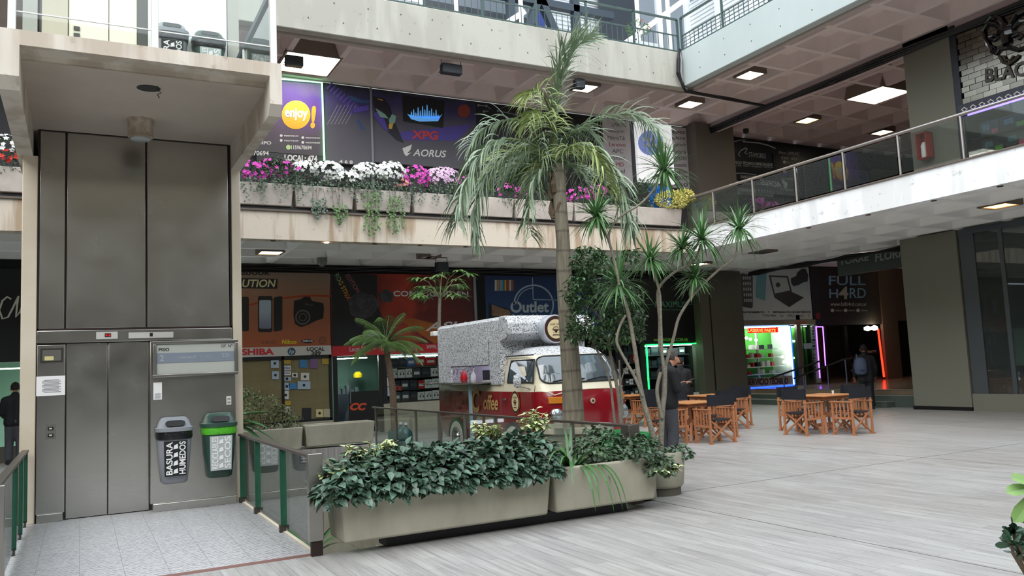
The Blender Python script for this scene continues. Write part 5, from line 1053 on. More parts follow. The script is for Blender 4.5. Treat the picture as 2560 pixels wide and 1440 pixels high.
def palmbark():
    m=bpy.data.materials.new('palm_bark'); m.use_nodes=True; nt=m.node_tree; b=nt.nodes['Principled BSDF']; N=nt.nodes.new; L=nt.links.new
    tc=N('ShaderNodeTexCoord'); w_=N('ShaderNodeTexWave'); w_.bands_direction='Z'; w_.inputs['Scale'].default_value=1.15; w_.inputs['Distortion'].default_value=1.4; w_.inputs['Detail'].default_value=2; L(tc.outputs['Object'],w_.inputs['Vector'])
    r=N('ShaderNodeValToRGB'); r.color_ramp.elements[0].position=0.0; r.color_ramp.elements[0].color=(*lin('6f675b'),1); r.color_ramp.elements[1].position=0.08; r.color_ramp.elements[1].color=(*lin('878070'),1); L(w_.outputs['Fac'],r.inputs[0])
    mp=N('ShaderNodeMapping'); mp.inputs['Scale'].default_value=(30,30,2.5); L(tc.outputs['Object'],mp.inputs[0]); n=N('ShaderNodeTexNoise'); n.inputs['Scale'].default_value=1; n.inputs['Detail'].default_value=6; L(mp.outputs[0],n.inputs['Vector'])
    r2=N('ShaderNodeValToRGB'); r2.color_ramp.elements[0].position=0.35; r2.color_ramp.elements[1].position=0.6; r2.color_ramp.elements[0].color=(0.55,0.53,0.5,1); r2.color_ramp.elements[1].color=(1,1,1,1); L(n.outputs['Fac'],r2.inputs[0])
    x=N('ShaderNodeMixRGB'); x.blend_type='MULTIPLY'; x.inputs[0].default_value=0.8; L(r.outputs[0],x.inputs[1]); L(r2.outputs[0],x.inputs[2]); L(x.outputs[0],b.inputs['Base Color']); b.inputs['Roughness'].default_value=0.85
    bp=N('ShaderNodeBump'); bp.inputs['Strength'].default_value=0.5; bp.inputs['Distance'].default_value=0.02; L(n.outputs['Fac'],bp.inputs['Height']); L(bp.outputs[0],b.inputs['Normal']); MATS['palm_bark']=m
palmbark()
def trough(x0,x1,y0,y1,z0,z1,label,m='planter_conc',name='planter',group=None,taper=0.04,bev=0.035,soil=True):
    """open concrete box with thick walls, narrower at its foot"""
    t=0.05; q=taper; b=MB()
    O=[(x0+q,y0+q,z0),(x1-q,y0+q,z0),(x1-q,y1-q,z0),(x0+q,y1-q,z0),(x0,y0,z1),(x1,y0,z1),(x1,y1,z1),(x0,y1,z1)]
    I=[(x0+t,y0+t,z1),(x1-t,y0+t,z1),(x1-t,y1-t,z1),(x0+t,y1-t,z1),(x0+t,y0+t,z1-0.06),(x1-t,y0+t,z1-0.06),(x1-t,y1-t,z1-0.06),(x0+t,y1-t,z1-0.06)]
    b.add(O+I,[(0,3,2,1),(0,1,5,4),(1,2,6,5),(2,3,7,6),(3,0,4,7),(4,5,9,8),(5,6,10,9),(6,7,11,10),(7,4,8,11),(8,9,13,12),(9,10,14,13),(10,11,15,14),(11,8,12,15),(12,13,14,15)])
    o=thing(b,name,M[m],label,'planter',group,bev=bev,segs=3)
    if soil: MB().box(x0+t+0.01,x1-t-0.01,y0+t+0.01,y1-t-0.01,z1-0.07,z1-0.045).build('soil',M['soil'],o)
    return o
# front pair
trough(2.02,4.17,7.16,7.72,0.11,0.56,'long front concrete planter nearest the lift railing, overhung by dark leaves'); trough(4.20,5.52,7.18,7.72,0.11,0.56,'shorter front concrete planter holding the strappy lily, next to the round pot')
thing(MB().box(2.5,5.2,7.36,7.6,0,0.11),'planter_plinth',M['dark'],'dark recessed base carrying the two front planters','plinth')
# round pot with dracaena
def pot(x,y,z0,z1,r0,r1,label,m='planter_conc',foot=True):
    b=MB().lathe((x,y,0),[(r0*0.9,z0),(r0,z0+0.03),(r1,z1-0.02),(r1,z1),(r1-0.05,z1),(r1-0.055,z1-0.07),(0.02,z1-0.07)],n=40)
    o=thing(b,'round_pot',M[m],label,'planter',smooth=True)
    if foot: MB().lathe((x,y,0),[(r0*0.86,0),(r0*0.86,z0+0.01)],n=32).build('foot',mat('pot_foot','57544a',0.8),o)
    MB().lathe((x,y,z1-0.075),[(r1-0.07,0),(r1-0.07,0.01)],n=24).build('soil',M['soil'],o)
    return o
PXX,PYY=6.17,8.0
pot(PXX,PYY,0.09,0.50,0.27,0.30,'round concrete pot of the branching dracaena at the planter end')
def leafmass(name,m,regions,n,L,W,label,cat,kind=None,parent=None,group=None,down=0.5,zsk=0.2):
    """regions: (cx,cy,cz,rx,ry,rz) ellipsoids whose outer shell carries leaves"""
    b=MB(); tot=sum(r[3]*r[4]+r[5]*r[3] for r in regions)
    for r in regions:
        k=int(n*(r[3]*r[4]+r[5]*r[3])/tot)
        for _ in range(k):
            d=rdir(-0.35,1); s=rnd(0.72,1.04); p=Vector((r[0]+d.x*r[3]*s,r[1]+d.y*r[4]*s,r[2]+d.z*r[5]*s))
            o=Vector((d.x,d.y,d.z*0.4-down*rnd(0.2,1.2)))+rdir()*0.45
            l=L*rnd(0.7,1.25); leaf(b,p,o,d+Vector((0,0,0.7))+rdir()*0.25,l,W*l/L,bend=rnd(0.1,0.4))
    if parent: return b.build(name,M[m],parent)
    return tag(thing(b,name,M[m],label,cat,group),kind=kind)
random.seed(21)
fm=[]
for i in range(11): fm.append((2.08+i*0.205,7.42+rnd(-0.04,0.05),0.60,0.24,0.34,0.17+0.13*math.sin(min(1,i/3)*1.5)+rnd(-0.02,0.03)))
for i in range(10): fm.append((2.0+i*0.235,7.15,0.53,0.18,0.12,0.13))
leafmass('trailing_foliage','leaf_blue',fm,3900,0.084,0.062,'dense dark heart-shaped leaves spilling over the long front planter','plants','stuff',zsk=0)
leafmass('trailing_foliage','leaf_dark',[(2.3+i*0.3,7.5,0.72,0.25,0.25,0.16) for i in range(7)]+[(1.97,7.3,0.55,0.12,0.2,0.12)],900,0.085,0.065,'darker leaves along the back of the long front planter','plants','stuff')
leafmass('trailing_foliage','leaf_dark',[(4.95,7.5,0.66,0.32,0.28,0.24),(5.3,7.35,0.6,0.26,0.28,0.2),(5.55,7.5,0.55,0.22,0.25,0.22),(5.5,7.15,0.42,0.18,0.14,0.16),(5.72,7.35,0.42,0.12,0.15,0.14)],1500,0.055,0.042,'small dark leaves mounded over the right end of the shorter front planter','plants','stuff')
def sprig(b,base,top,n,L,W):
    base=Vector(base);top=Vector(top)
    for i in range(n):
        t=(i+0.5)/n; p=base.lerp(top,t); leaf(b,p,rdir(-0.3,0.6),Vector((0,0,1))+rdir()*0.3,L*rnd(0.7,1.2),W*rnd(0.8,1.1),0.3)
def variegated(x,y,z,h,w_,ns,label,nl=11):
    r=empty('variegated_shrub',(x,y,z),label,'plant')
    s=MB(); l=MB()
    for i in range(ns):
        bx_=(x+rnd(-0.08,0.08),y+rnd(-0.05,0.05),z); tp=(x+rnd(-w_,w_),y+rnd(-0.1,0.12),z+h*rnd(0.55,1)); s.tube([bx_,((bx_[0]+tp[0])/2+0.02,(bx_[1]+tp[1])/2,(bx_[2]+tp[2])/2),tp],0.005,5); sprig(l,(Vector(bx_)+Vector(tp))/2,tp,nl,0.075,0.048)
    s.build('stems',M['bark_brown'],r); l.build('leaves',M['leaf_var'],r)
variegated(2.45,7.55,0.72,0.28,0.28,16,'cream-edged shrub at the left of the long front planter'); variegated(3.72,7.62,0.78,0.26,0.16,12,'cream-edged shrub in the middle of the long front planter',10); variegated(4.25,7.62,0.78,0.38,0.22,15,'tallest cream-edged shrub where the two front planters meet',10)
variegated(5.55,7.1,0.36,0.1,0.2,12,'pale small-leaved trailer hanging off the right end of the shorter planter',8); variegated(2.0,7.4,0.66,0.1,0.15,8,'wisps of yellow-green leaf over the end post',7)
ly=empty('lily_plant',(4.55,7.42,0.5),'strappy arching lily in the shorter front planter','plant'); b=MB(); random.seed(8)
for i in range(34):
    a=rnd(0,2*PI); strap(b,(4.55+0.05*math.cos(a),7.40+0.05*math.sin(a),0.5),(math.cos(a)*0.5,math.sin(a)*0.5-0.15,rnd(0.55,1.3)),rnd(0.45,0.85),0.044,rnd(1.4,3.2),8)
for x in (-0.1,-0.02,0.1,0.22,0.3): strap(b,(4.6+x*0.5,7.3,0.52),(x,-0.8,0.8),rnd(0.6,0.75),0.036,3.6,9)
for i in range(12): a=rnd(0,2*PI); strap(b,(4.95+0.05*math.cos(a),7.5+0.05*math.sin(a),0.6),(math.cos(a)*0.6,math.sin(a)*0.4,rnd(0.4,1)),rnd(0.3,0.5),0.024,rnd(1.5,2.5),7)
b.build('leaves',M['leaf_strap'],ly)
thing(MB().lathe((4.08,7.55,0.72),[(0.03,0),(0.032,0.06),(0.03,0.07)],n=16),'plastic_cup',M['white'],'small white cup sticking out of the planter leaves','cup')
# pot foliage
leafmass('pot_foliage','leaf_dark',[(PXX-0.1,PYY+0.05,0.49,0.2,0.2,0.08),(PXX+0.2,PYY-0.1,0.46,0.16,0.18,0.1)],420,0.06,0.048,'low dark leaves round the stems in the round pot','plants','stuff')
# dracaena
dc_=empty('dracaena',(PXX,PYY,0.4),'tall branching dracaena with spiky leaf heads in the round pot','plant')
DD=9.45
def q9(px,py,dd=0): return at(px,py,D=DD+dd)
def curve(pts,n=5):
    """catmull-rom through points"""
    P_=[Vector(p) for p in pts]; P_=[P_[0]]+P_+[P_[-1]]; out=[]
    for i in range(1,len(P_)-2):
        for k in range(n):
            t=k/n; a,b_,c,d=P_[i-1],P_[i],P_[i+1],P_[i+2]
            out.append(0.5*((2*b_)+(c-a)*t+(2*a-5*b_+4*c-d)*t*t+(3*b_-a-3*c+d)*t**3))
    out.append(P_[-2]); return out
stems=[([(1652,1140),(1655,1040),(1661,980),(1662,915)],0.034,0.028,0),([(1661,945),(1657,900),(1649,860),(1649,800),(1644,740),(1652,712),(1680,685),(1711,667),(1738,649),(1752,610)],0.022,0.012,0.1),
([(1655,1045),(1645,1000),(1643,968),(1652,930)],0.022,0.02,-0.05),([(1660,925),(1655,880),(1652,800),(1650,740),(1640,700),(1626,655)],0.018,0.012,-0.1),([(1662,920),(1668,900),(1684,844),(1695,800),(1711,769),(1735,735),(1760,708),(1800,672),(1838,640),(1846,580)],0.02,0.012,0.2),
([(1640,1130),(1629,1075),(1610,1010),(1598,950),(1591,898),(1580,830),(1570,780),(1560,745),(1548,715)],0.034,0.016,-0.15),([(1606,990),(1588,945),(1564,902),(1545,865),(1542,845),(1550,815),(1564,788)],0.018,0.014,-0.2),
([(1548,712),(1540,670),(1530,630),(1522,595),(1530,565),(1560,535),(1598,512),(1630,480),(1652,440),(1658,425)],0.016,0.011,-0.3),([(1522,597),(1510,570),(1494,540)],0.012,0.01,-0.35),([(1725,745),(1728,720),(1735,695)],0.01,0.01,0.2),([(1711,667),(1706,640),(1705,622)],0.01,0.009,0.1)]
for pts,r0,r1,dd in stems:
    c=curve([q9(x,y,dd) for x,y in pts]); MB().tube(c,[r0+(r1-r0)*i/(len(c)-1) for i in range(len(c))],8).build('stem',M['bark_grey'],dc_,smooth=True)
random.seed(31)
def rosette(px,py,dd,R,n=95):
    c=q9(px,py,dd); b=MB()
    for i in range(n):
        d=rdir(-0.75,1.0); L=R*rnd(0.8,1.3); strap(b,c+d*0.01-Vector((0,0,0.06*random.random())),(d.x,d.y,d.z+0.2),L,0.026,rnd(0.1,1.2) if d.z>0.2 else rnd(0.4,1.6),6)
    b.build('leaf_head',M['leaf_spike'],dc_)
for px,py,dd,R in ((1491,532,-0.35,0.36),(1660,418,-0.3,0.38),(1705,612,0.1,0.30),(1754,592,0.1,0.42),(1848,566,0.2,0.38),(1625,645,-0.1,0.33),(1546,702,-0.15,0.44),(1737,690,0.2,0.30)): rosette(px,py,dd,R)
# big palm in its ringed pot
PLX,PLY=at(1433,1000,D=11.2).x,at(1433,1000,D=11.2).y
po=thing(MB().lathe((PLX,PLY,0),[(0.33,0.0),(0.35,0.03),(0.38,0.25),(0.42,0.26),(0.43,0.45),(0.47,0.46),(0.49,0.66),(0.53,0.68),(0.53,0.76),(0.47,0.76),(0.46,0.68),(0.02,0.68)],n=44),'ringed_pot',M['planter_conc'],'large stepped grey pot holding the tall palm behind the court railing','planter',smooth=True)
pm=empty('palm_tree',(PLX,PLY,0.68),'tall palm with feathery drooping fronds standing in the stepped pot','tree')
DP=11.2
def qp(px,py,dd=0): return at(px,py,D=DP+dd)
c=curve([qp(1434,1060),qp(1430,960),qp(1420,820),qp(1411,700),qp(1407,600),qp(1401,520),qp(1397,450),qp(1391,410)],4); c[0].z=0.66
n=len(c); MB().tube(c,[0.155-0.06*min(1,i/(n*0.55))-0.012*max(0,(i/(n-1)-0.55)) for i in range(n)],18).build('trunk',M['palm_bark'],pm,smooth=True)
bs_=MB(); random.seed(4)
for i in range(16):
    p=qp(1398-rnd(0,8),545-i*8); d=rdir(0.2,0.6); bs_.tube([p+Vector((d.x,d.y,0))*0.06,p+Vector((d.x,d.y,0))*0.11+Vector((0,0,0.1)),p+Vector((d.x,d.y,0))*0.10+Vector((0,0,0.2))],[0.045,0.035,0.012],6)
bs_.build('frond_bases',M['bark_brown'],pm)
MB().tube(curve([qp(1391,415),qp(1387,360),qp(1386,320)],4),[0.075]*1+[0.07,0.065,0.06,0.055,0.05,0.045,0.04,0.03],12).build('crown_shaft',M['stem_green'],pm,smooth=True)
def frond(pts,dd0,dd1,LL,n,m='leaf_palm',droop=1.4,fwd=0.5,W=0.025):
    n=int(n*1.2); droop*=1.0
    P_=[qp(x,y,dd0+(dd1-dd0)*i/(len(pts)-1)) for i,(x,y) in enumerate(pts)]; c=curve(P_,10); r=MB().tube(c,[0.018*(1-0.85*i/(len(c)-1)) for i in range(len(c))],5); b=MB(); m_=len(c)
    r.build('rachis',M['stem_green'],pm)
    for i in range(n):
        t=0.10+0.9*i/n; f=t*(m_-1); k=min(int(f),m_-2); p=c[k].lerp(c[k+1],f-k); tg=(c[k+1]-c[k]).normalized(); s=tg.cross(Vector((0,0,1))); 
        if s.length<0.2: s=tg.cross(Vector((CR.x,CR.y,0)))
        s=s.normalized(); up=s.cross(tg).normalized(); l=LL*1.12*(0.5+0.75*math.sin(PI*min(1,0.12+t*0.8)))*rnd(0.8,1.15)
        for sg in (-1,1):
            d=s*sg*rnd(0.7,1.1)+tg*fwd*rnd(0.6,1.3)+up*rnd(-0.4,0.8)+rdir()*0.2; strap(b,p,d,l,W,droop*rnd(0.45,1.4),6,side=tg.cross(d))
    b.build('leaflets',M[m],pm)
random.seed(12)
frond([(1387,330),(1390,260),(1410,180),(1440,120),(1478,92)],0,-0.2,0.42,46,droop=0.8,fwd=1.1,W=0.026)
frond([(1386,330),(1384,240),(1400,150),(1425,110),(1452,96)],0,0.3,0.40,40,droop=0.7,fwd=1.2,W=0.024)
frond([(1386,350),(1372,270),(1345,225),(1322,232)],0,-0.4,0.36,38,'leaf_palm2',1.6,0.8)
frond([(1386,350),(1370,300),(1335,280),(1315,310)],0,-0.6,0.36,34,'leaf_palm2',1.8,0.7)
frond([(1387,390),(1340,320),(1270,300),(1205,325),(1175,370)],0,0.2,0.38,50,droop=1.6)
frond([(1388,410),(1330,360),(1250,350),(1190,400),(1150,500),(1140,560)],0,-0.6,0.48,60,droop=2.0)
frond([(1388,425),(1340,385),(1270,390),(1210,450),(1185,540),(1190,600)],0,-0.2,0.42,54,droop=2.0)
frond([(1389,430),(1360,420),(1330,460),(1322,540),(1330,590)],0,-0.5,0.34,44,droop=1.6)
frond([(1389,420),(1350,380),(1290,370),(1240,400),(1215,440)],0,0.6,0.40,46,'leaf_palm2',1.8)
frond([(1390,400),(1350,370),(1300,400),(1270,440)],0,0.8,0.4,44,droop=1.8)
frond([(1390,425),(1365,410),(1340,430),(1335,480)],0,0.5,0.34,34,'leaf_palm2',1.6)
frond([(1391,390),(1430,335),(1500,298),(1570,285),(1625,312),(1655,365)],0,0.3,0.40,58,droop=1.5)
frond([(1392,420),(1430,365),(1490,378),(1540,440),(1565,520),(1575,575)],0,-0.3,0.44,58,droop=1.9)
frond([(1392,420),(1420,370),(1470,370),(1505,420),(1520,480)],0,-0.8,0.38,46,'leaf_palm2',1.9)
frond([(1391,400),(1420,340),(1455,320),(1490,345)],0,0.5,0.34,34,droop=1.5)
frond([(1388,430),(1355,410),(1310,415),(1275,450)],0.4,0.9,0.38,40,'leaf_mid',1.5)
frond([(1388,430),(1360,415),(1345,440),(1350,480)],0.2,0.6,0.34,30,'leaf_palm',1.5)
frond([(1390,430),(1420,410),(1450,430),(1470,470)],0.3,0.8,0.36,34,'leaf_palm',1.6)
# ficus-like tree behind the palm
FX=at(1545,1000,D=10.7)
pot(FX.x,FX.y,0.06,0.5,0.26,0.3,'round pot half hidden behind the railing under the bushy tree')
ft=empty('bushy_tree',(FX.x,FX.y,0.45),'bushy tree with small glossy leaves between palm and dracaena','tree')
def qf(px,py,dd=0): return at(px,py,D=10.7+dd)
for pts,r0,r1 in (([(1553,1065),(1545,980),(1528,900),(1520,850),(1500,780),(1490,700)],0.028,0.012),([(1538,1065),(1532,1010),(1525,955),(1505,900),(1480,850),(1465,790)],0.02,0.01),([(1520,860),(1540,800),(1560,740),(1570,690)],0.014,0.008),([(1505,800),(1470,760),(1445,740)],0.012,0.007),([(1500,760),(1485,680),(1470,640)],0.01,0.006),([(1545,980),(1560,930),(1575,905)],0.01,0.006),([(1553,1060),(1555,1000),(1550,950),(1548,900)],0.022,0.012)):
    c=curve([qf(x,y) for x,y in pts]); MB().tube(c,[r0+(r1-r0)*i/(len(c)-1) for i in range(len(c))],7).build('branch',M['bark_grey'],ft,smooth=True)
random.seed(41); b=MB()
for (px,py,rx,rz,n) in ((1470,650,0.25,0.22,260),(1500,690,0.4,0.3,360),(1450,730,0.25,0.25,240),(1540,740,0.4,0.25,340),(1480,790,0.35,0.28,380),(1560,790,0.3,0.22,260),(1440,830,0.16,0.14,110),(1520,840,0.3,0.18,260),(1590,830,0.15,0.12,80),(1580,640,0.15,0.1,70)):
    c=qf(px,py)
    for _ in range(int(n*1.7)):
        d=rdir(); s=rnd(0.3,1)**0.5; p=c+Vector((d.x*rx*s,d.y*rx*s,d.z*rz*s)); leaf(b,p,rdir(-0.9,0.3),Vector((0,0,1))+rdir()*0.5,rnd(0.05,0.085),rnd(0.024,0.036),0.25)
b.build('leaves',M['leaf_ficus'],ft)
# small palm and thin tree by the shops
def q16(px,py,D): return at(px,py,D=D)
p0=at(985,1040,D=17.5)
sp=empty('small_palm',(p0.x,p0.y,0),'small palm with thin trunk in front of the computer shop','tree')
c=curve([(p0.x,p0.y,0.3)]+[q16(x,y,17.5) for x,y in ((982,980),(975,930),(968,885),(966,865))]); MB().tube(c,[0.08-0.02*i/(len(c)-1) for i in range(len(c))],10).build('trunk',M['bark_brown'],sp,smooth=True)
random.seed(15); tc_=q16(966,862,17.5); b=MB(); rb2=MB()
for i in range(30):
    a=rnd(0,2*PI); el=rnd(0.15,1.4); d=Vector((math.cos(a)*math.cos(el),math.sin(a)*math.cos(el),math.sin(el))); p=tc_.copy(); pts=[p.copy()]; L=rnd(0.75,1.0)
    for k in range(8): d=(d+Vector((0,0,-0.17))).normalized(); p=p+d*(L/8); pts.append(p.copy())
    rb2.tube(pts,[0.009*(1-k/10) for k in range(9)],4)
    for k in range(2,40):
        f=k/40*8; j=min(int(f),7); pp=pts[j].lerp(pts[j+1],f-j); tg=(pts[j+1]-pts[j]).normalized(); s=tg.cross(Vector((0,0,1))); s=s.normalized() if s.length>0.1 else Vector((1,0,0))
        for sg in (-1,1): strap(b,pp,s*sg+tg*0.7+Vector((0,0,0.2)),0.32*math.sin(PI*(0.12+0.8*k/40)),0.011,1.2,3,side=tg.cross(s))
rb2.build('fronds',M['stem_green'],sp); b.build('leaflets',mat('leaf_palm3','5f7d45',0.4,island=0.4),sp)
p1=at(1097,1040,D=17.3)
tt2=empty('thin_tree',(p1.x,p1.y,0),'thin-trunked umbrella tree with lobed leaves left of the camper van','tree')
c=curve([(p1.x,p1.y,0)]+[q16(x,y,17.3) for x,y in ((1104,1000),(1099,900),(1098,800),(1100,730))]); MB().tube(c,[0.05-0.015*i/(len(c)-1) for i in range(len(c))],8).build('trunk',M['bark_grey'],tt2,smooth=True)
random.seed(16); tc_=q16(1100,735,17.3); b=MB(); st_=MB()
for i in range(20):
    a=2*PI*i/20+rnd(-0.2,0.2); h=rnd(-0.1,0.55); R=rnd(0.35,0.62); e=tc_+Vector((math.cos(a)*R,math.sin(a)*R,h)); st_.tube([tc_+Vector((0,0,-0.1)),tc_.lerp(e,0.5)+Vector((0,0,0.08)),e],0.008,4)
    for k in range(7): aa=a+(k-3)*0.5; leaf(b,e,(math.cos(aa),math.sin(aa),rnd(-0.35,0.05)),(0,0,1),0.3*(1-abs(k-3)*0.08),0.085,0.25)
st_.build('leaf_stalks',M['stem_green'],tt2); b.build('leaves',M['leaf_mid'],tt2)
# back planters beside the shops
trough(2.75,4.28,17.95,18.5,0.02,0.5,'back concrete planter beside the lift post full of shrubs'); bp2=trough(4.32,5.9,17.95,18.5,0.05,0.52,'empty looking long concrete planter at the far edge of the sunken court')
random.seed(51)
p2=empty('leafy_bush',(3.4,18.2,0.45),'fine-leaved olive green bush in the back planter beside the lift post','plant'); b=MB()
for (x,z,r,n) in ((3.1,1.05,0.4,420),(3.5,0.9,0.38,420),(3.9,0.68,0.3,280),(4.15,0.55,0.2,120)):
    for _ in range(n): d=rdir(); s=rnd(0.4,1)**0.5*r; leaf(b,(x+d.x*s,18.2+d.y*s,z+d.z*s),rdir(),rdir(),rnd(0.05,0.09),0.03,0.2)
b.build('leaves',mat('leaf_olive','67704a',0.5,island=0.4),p2); s=MB()
for i in range(8): s.tube([(3.4+rnd(-0.3,0.3),18.2,0.45),(3.4+rnd(-0.5,0.6),18.2+rnd(-0.2,0.2),0.9)],0.01,5)
s.build('stems',M['bark_brown'],p2)
bn=empty('broad_leaf_plant',(2.9,17.9,0.0),'plant with long broad banana-like leaves beside the lift post','plant'); b=MB(); PR=((0,0.1),(0.2,0.8),(0.5,1),(0.8,0.7),(1,0))
for (d,L) in (((1,-0.1,0.45),1.0),((0.9,-0.4,0.1),0.9),((0.4,-0.4,0.9),0.8),((0.8,-0.2,-0.1),1.1),((1,-0.5,-0.3),1.0),((0.3,-0.6,0.4),0.7)): leaf(b,(2.6,17.6,0.75),d,(0,0,1),L,0.3,0.35,PR)
b.build('leaves',mat('leaf_banana','5c8a5a',0.4,island=0.2),bn); MB().tube([(2.6,17.6,0),(2.6,17.6,0.8)],0.04,8).build('stem',M['stem_green'],bn)
# greenery down in the court
random.seed(52); b=MB()
for (x,y) in ((2.6,9.0),(3.2,11.0),(2.4,12.5),(3.5,14.5),(2.3,10.2),(-2.0,10)):
    for i in range(18): a=rnd(0,2*PI); strap(b,(x,y,-1.6),(math.cos(a)*0.7,math.sin(a)*0.7,rnd(0.6,1.4)),rnd(0.9,1.5),0.09,rnd(0.8,2.0),8)
tag(thing(b,'court_foliage',M['leaf_strap'],'broad green leaves growing down in the sunken court','plants'),kind='stuff')
b=MB()
for (x,y) in ((2.6,9.0),(3.2,11.0),(2.4,12.5),(3.5,14.5),(2.3,10.2),(-2.0,10)): b.tube([(x,y,-3.5),(x,y,-1.55)],0.07,8)
tag(thing(b,'court_stems',M['bark_brown'],'dark stems of the plants down in the sunken court','plants'),kind='stuff')
# right foreground plants
random.seed(61)
fp=at(2580,1420,D=3.2)
pot(fp.x+0.25,fp.y-0.1,0.02,0.5,0.3,0.36,'pot just outside the right picture edge carrying fleshy plants')
jd=empty('jade_plant',(fp.x+0.1,fp.y,0.5),'dark fleshy rosette plant cut by the right picture edge','plant'); b=MB(); s=MB()
for px,py,dd,k in ((2535,1330,0,22),(2556,1350,0.1,20),(2530,1362,-0.05,16),(2575,1310,0.1,20),(2550,1385,0,10)):
    c=at(px,py,D=3.2+dd)
    s.tube([(fp.x+0.12,fp.y,0.48),c-Vector((0,0,0.03)),c],0.007,5)
    for i in range(k): leaf(b,c,rdir(-0.3,1),rdir(),rnd(0.04,0.065),0.026,-0.1,((0,0.3),(0.3,0.7),(0.7,1),(0.92,0.6),(1,0)))
s.build('stems',M['bark_brown'],jd); b.build('leaves',mat('leaf_jade','33503a',0.3,island=0.3,spec=0.6),jd)
bl=empty('broad_leaf_plant',(fp.x+0.2,fp.y+0.1,0.5),'pale green broad leaves reaching in at the right picture edge','plant'); b=MB()
o=at(2600,1215,D=3.0); MB().tube([(fp.x+0.2,fp.y+0.1,0.48),o],0.012,6).build('stem',M['stem_green'],bl)
for (px,py) in ((2517,1228),(2530,1190),(2535,1305)): e=at(px,py,D=3.0); leaf(b,o,e-o,(0,0,1)+Vector((0,0,0)) if False else Vector((-0.3,-0.6,0.8)),(e-o).length,0.055,0.08,((0,0.2),(0.4,0.7),(0.7,1),(0.9,0.8),(1,0)))
b.build('leaves',mat('leaf_lime','7fa35c',0.4),bl)
# ------------------------------------------------------------------ azalea boxes on the back ledge
seams=[2.6,3.98,5.3,6.64,7.95,9.27,10.98,12.94,14.45]
for i in range(-4,0): seams.insert(0,2.6+ (i+0)*0-1.32*( -i) if False else seams[0]-1.32)
for i,(a,c) in enumerate(zip(seams[:-1],seams[1:])): trough(a+0.012,c-0.012,17.06,17.5,5.17,5.64,'concrete flower box on the ledge, one of the row under the upper shop signs',m='conc_pink',name='flower_box',group='flower boxes on the ledge',bev=0.02)
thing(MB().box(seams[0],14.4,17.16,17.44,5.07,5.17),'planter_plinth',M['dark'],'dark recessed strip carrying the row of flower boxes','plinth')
def ledge(px,py): return at(px,py,Y=17.2)
def shrub(px,py,w_,h,fm_,nl,nf,label,lm='leaf_dark',fs=0.05,cat='flowering shrub',yy=17.25,name='azalea'):
    if nf and name=='azalea': py+=7; h*=0.85
    c=at(px,py,Y=yy); r=empty(name,(c.x,c.y,5.6),label,cat); b=MB()
    low=0.13 if name=='azalea' and lm=='leaf_dark' else 0.0
    for _ in range(int(nl*(1.7 if low else 1))): d=rdir(-0.9,1); s=rnd(0.5,1)**0.5; leaf(b,(c.x+d.x*w_*1.08*s,c.y+d.y*0.25*s,c.z-low+d.z*(h+low)*s),d+rdir()*0.7,rdir(0,1),rnd(0.05,0.08),0.03,0.2)
    b.build('foliage',M[lm],r)
    if nf:
        f=MB()
        for _ in range(int(nf*0.8)):
            d=rdir(-0.6,1)
            if d.y>0.3: d.y=-d.y
            q=Vector((c.x+d.x*w_*rnd(0.8,1.08),c.y+d.y*0.28,c.z+d.z*h*rnd(0.85,1.08))); n_=(d+Vector((0,-0.5,0.2))).normalized(); t1=n_.orthogonal().normalized(); t2_=n_.cross(t1)
            for k in range(5): a=2*PI*k/5+rnd(-0.2,0.2); leaf(f,q,t1*math.cos(a)+t2_*math.sin(a)+n_*0.35,n_,fs*rnd(0.8,1.15),fs*0.7,0.2,((0,0.2),(0.5,1),(1,0)))
        f.build('blossoms',M[fm_],r)
random.seed(71)
Z=5.85
shrub(628,425,0.42,0.3,'fl_pink',260,60,'magenta azalea nearest the lift post on the ledge',fs=0.055); shrub(690,415,0.35,0.3,'fl_pink',260,26,'azalea with scattered magenta flowers right of the one by the lift post'); shrub(735,425,0.35,0.28,'fl_pink',240,14,'mostly green azalea with a few magenta flowers below LOCAL: 474')
shrub(762,415,0.28,0.2,'fl_white',200,70,'white azalea below the LOCAL: 474 strip'); shrub(820,420,0.36,0.22,'fl_white',260,110,'white azalea below the green neon line'); shrub(862,440,0.42,0.18,'fl_white',260,80,'low spreading white azalea under the number 468'); shrub(920,425,0.42,0.25,'fl_white',260,120,'white azalea under the left end of the glowing city panel'); shrub(975,425,0.36,0.3,'fl_white',260,130,'full white azalea left of the magenta one below the glowing city')
shrub(1003,455,0.14,0.14,'fl_salmon',60,16,'small salmon pink azalea between white and magenta ones'); shrub(1040,440,0.36,0.36,'fl_pink',260,90,'bright magenta azalea below the glowing city panel',fs=0.055); shrub(1105,440,0.45,0.32,'fl_lilac',300,150,'pale lilac azalea left of the palm fronds'); shrub(1165,455,0.4,0.26,'fl_pink',260,10,'green azalea behind the left palm fronds')
shrub(1265,475,0.45,0.26,'fl_pink',280,26,'azalea with few pink flowers behind the drooping palm fronds'); shrub(1330,480,0.4,0.25,'fl_pink',260,10,'green azalea left of the palm trunk'); shrub(1450,485,0.42,0.26,'fl_pink',260,70,'magenta azalea right of the palm trunk',fs=0.055); shrub(1490,475,0.3,0.22,'fl_pink',200,40,'small magenta azalea behind the upper left dracaena head')
shrub(1560,485,0.4,0.28,'fl_pink',320,0,'plain dark green shrub in the ledge boxes'); shrub(1610,475,0.35,0.3,'fl_pink',320,0,'dark green shrub beside the yellow one'); shrub(1680,500,0.52,0.24,'leaf_gold',1300,0,'yellow variegated shrub at the right end of the ledge','leaf_gold',cat='shrub',yy=17.1); shrub(1710,492,0.3,0.2,'leaf_gold',600,0,'yellow variegated shrub touching the balcony railing','leaf_gold',cat='shrub',yy=17.1)
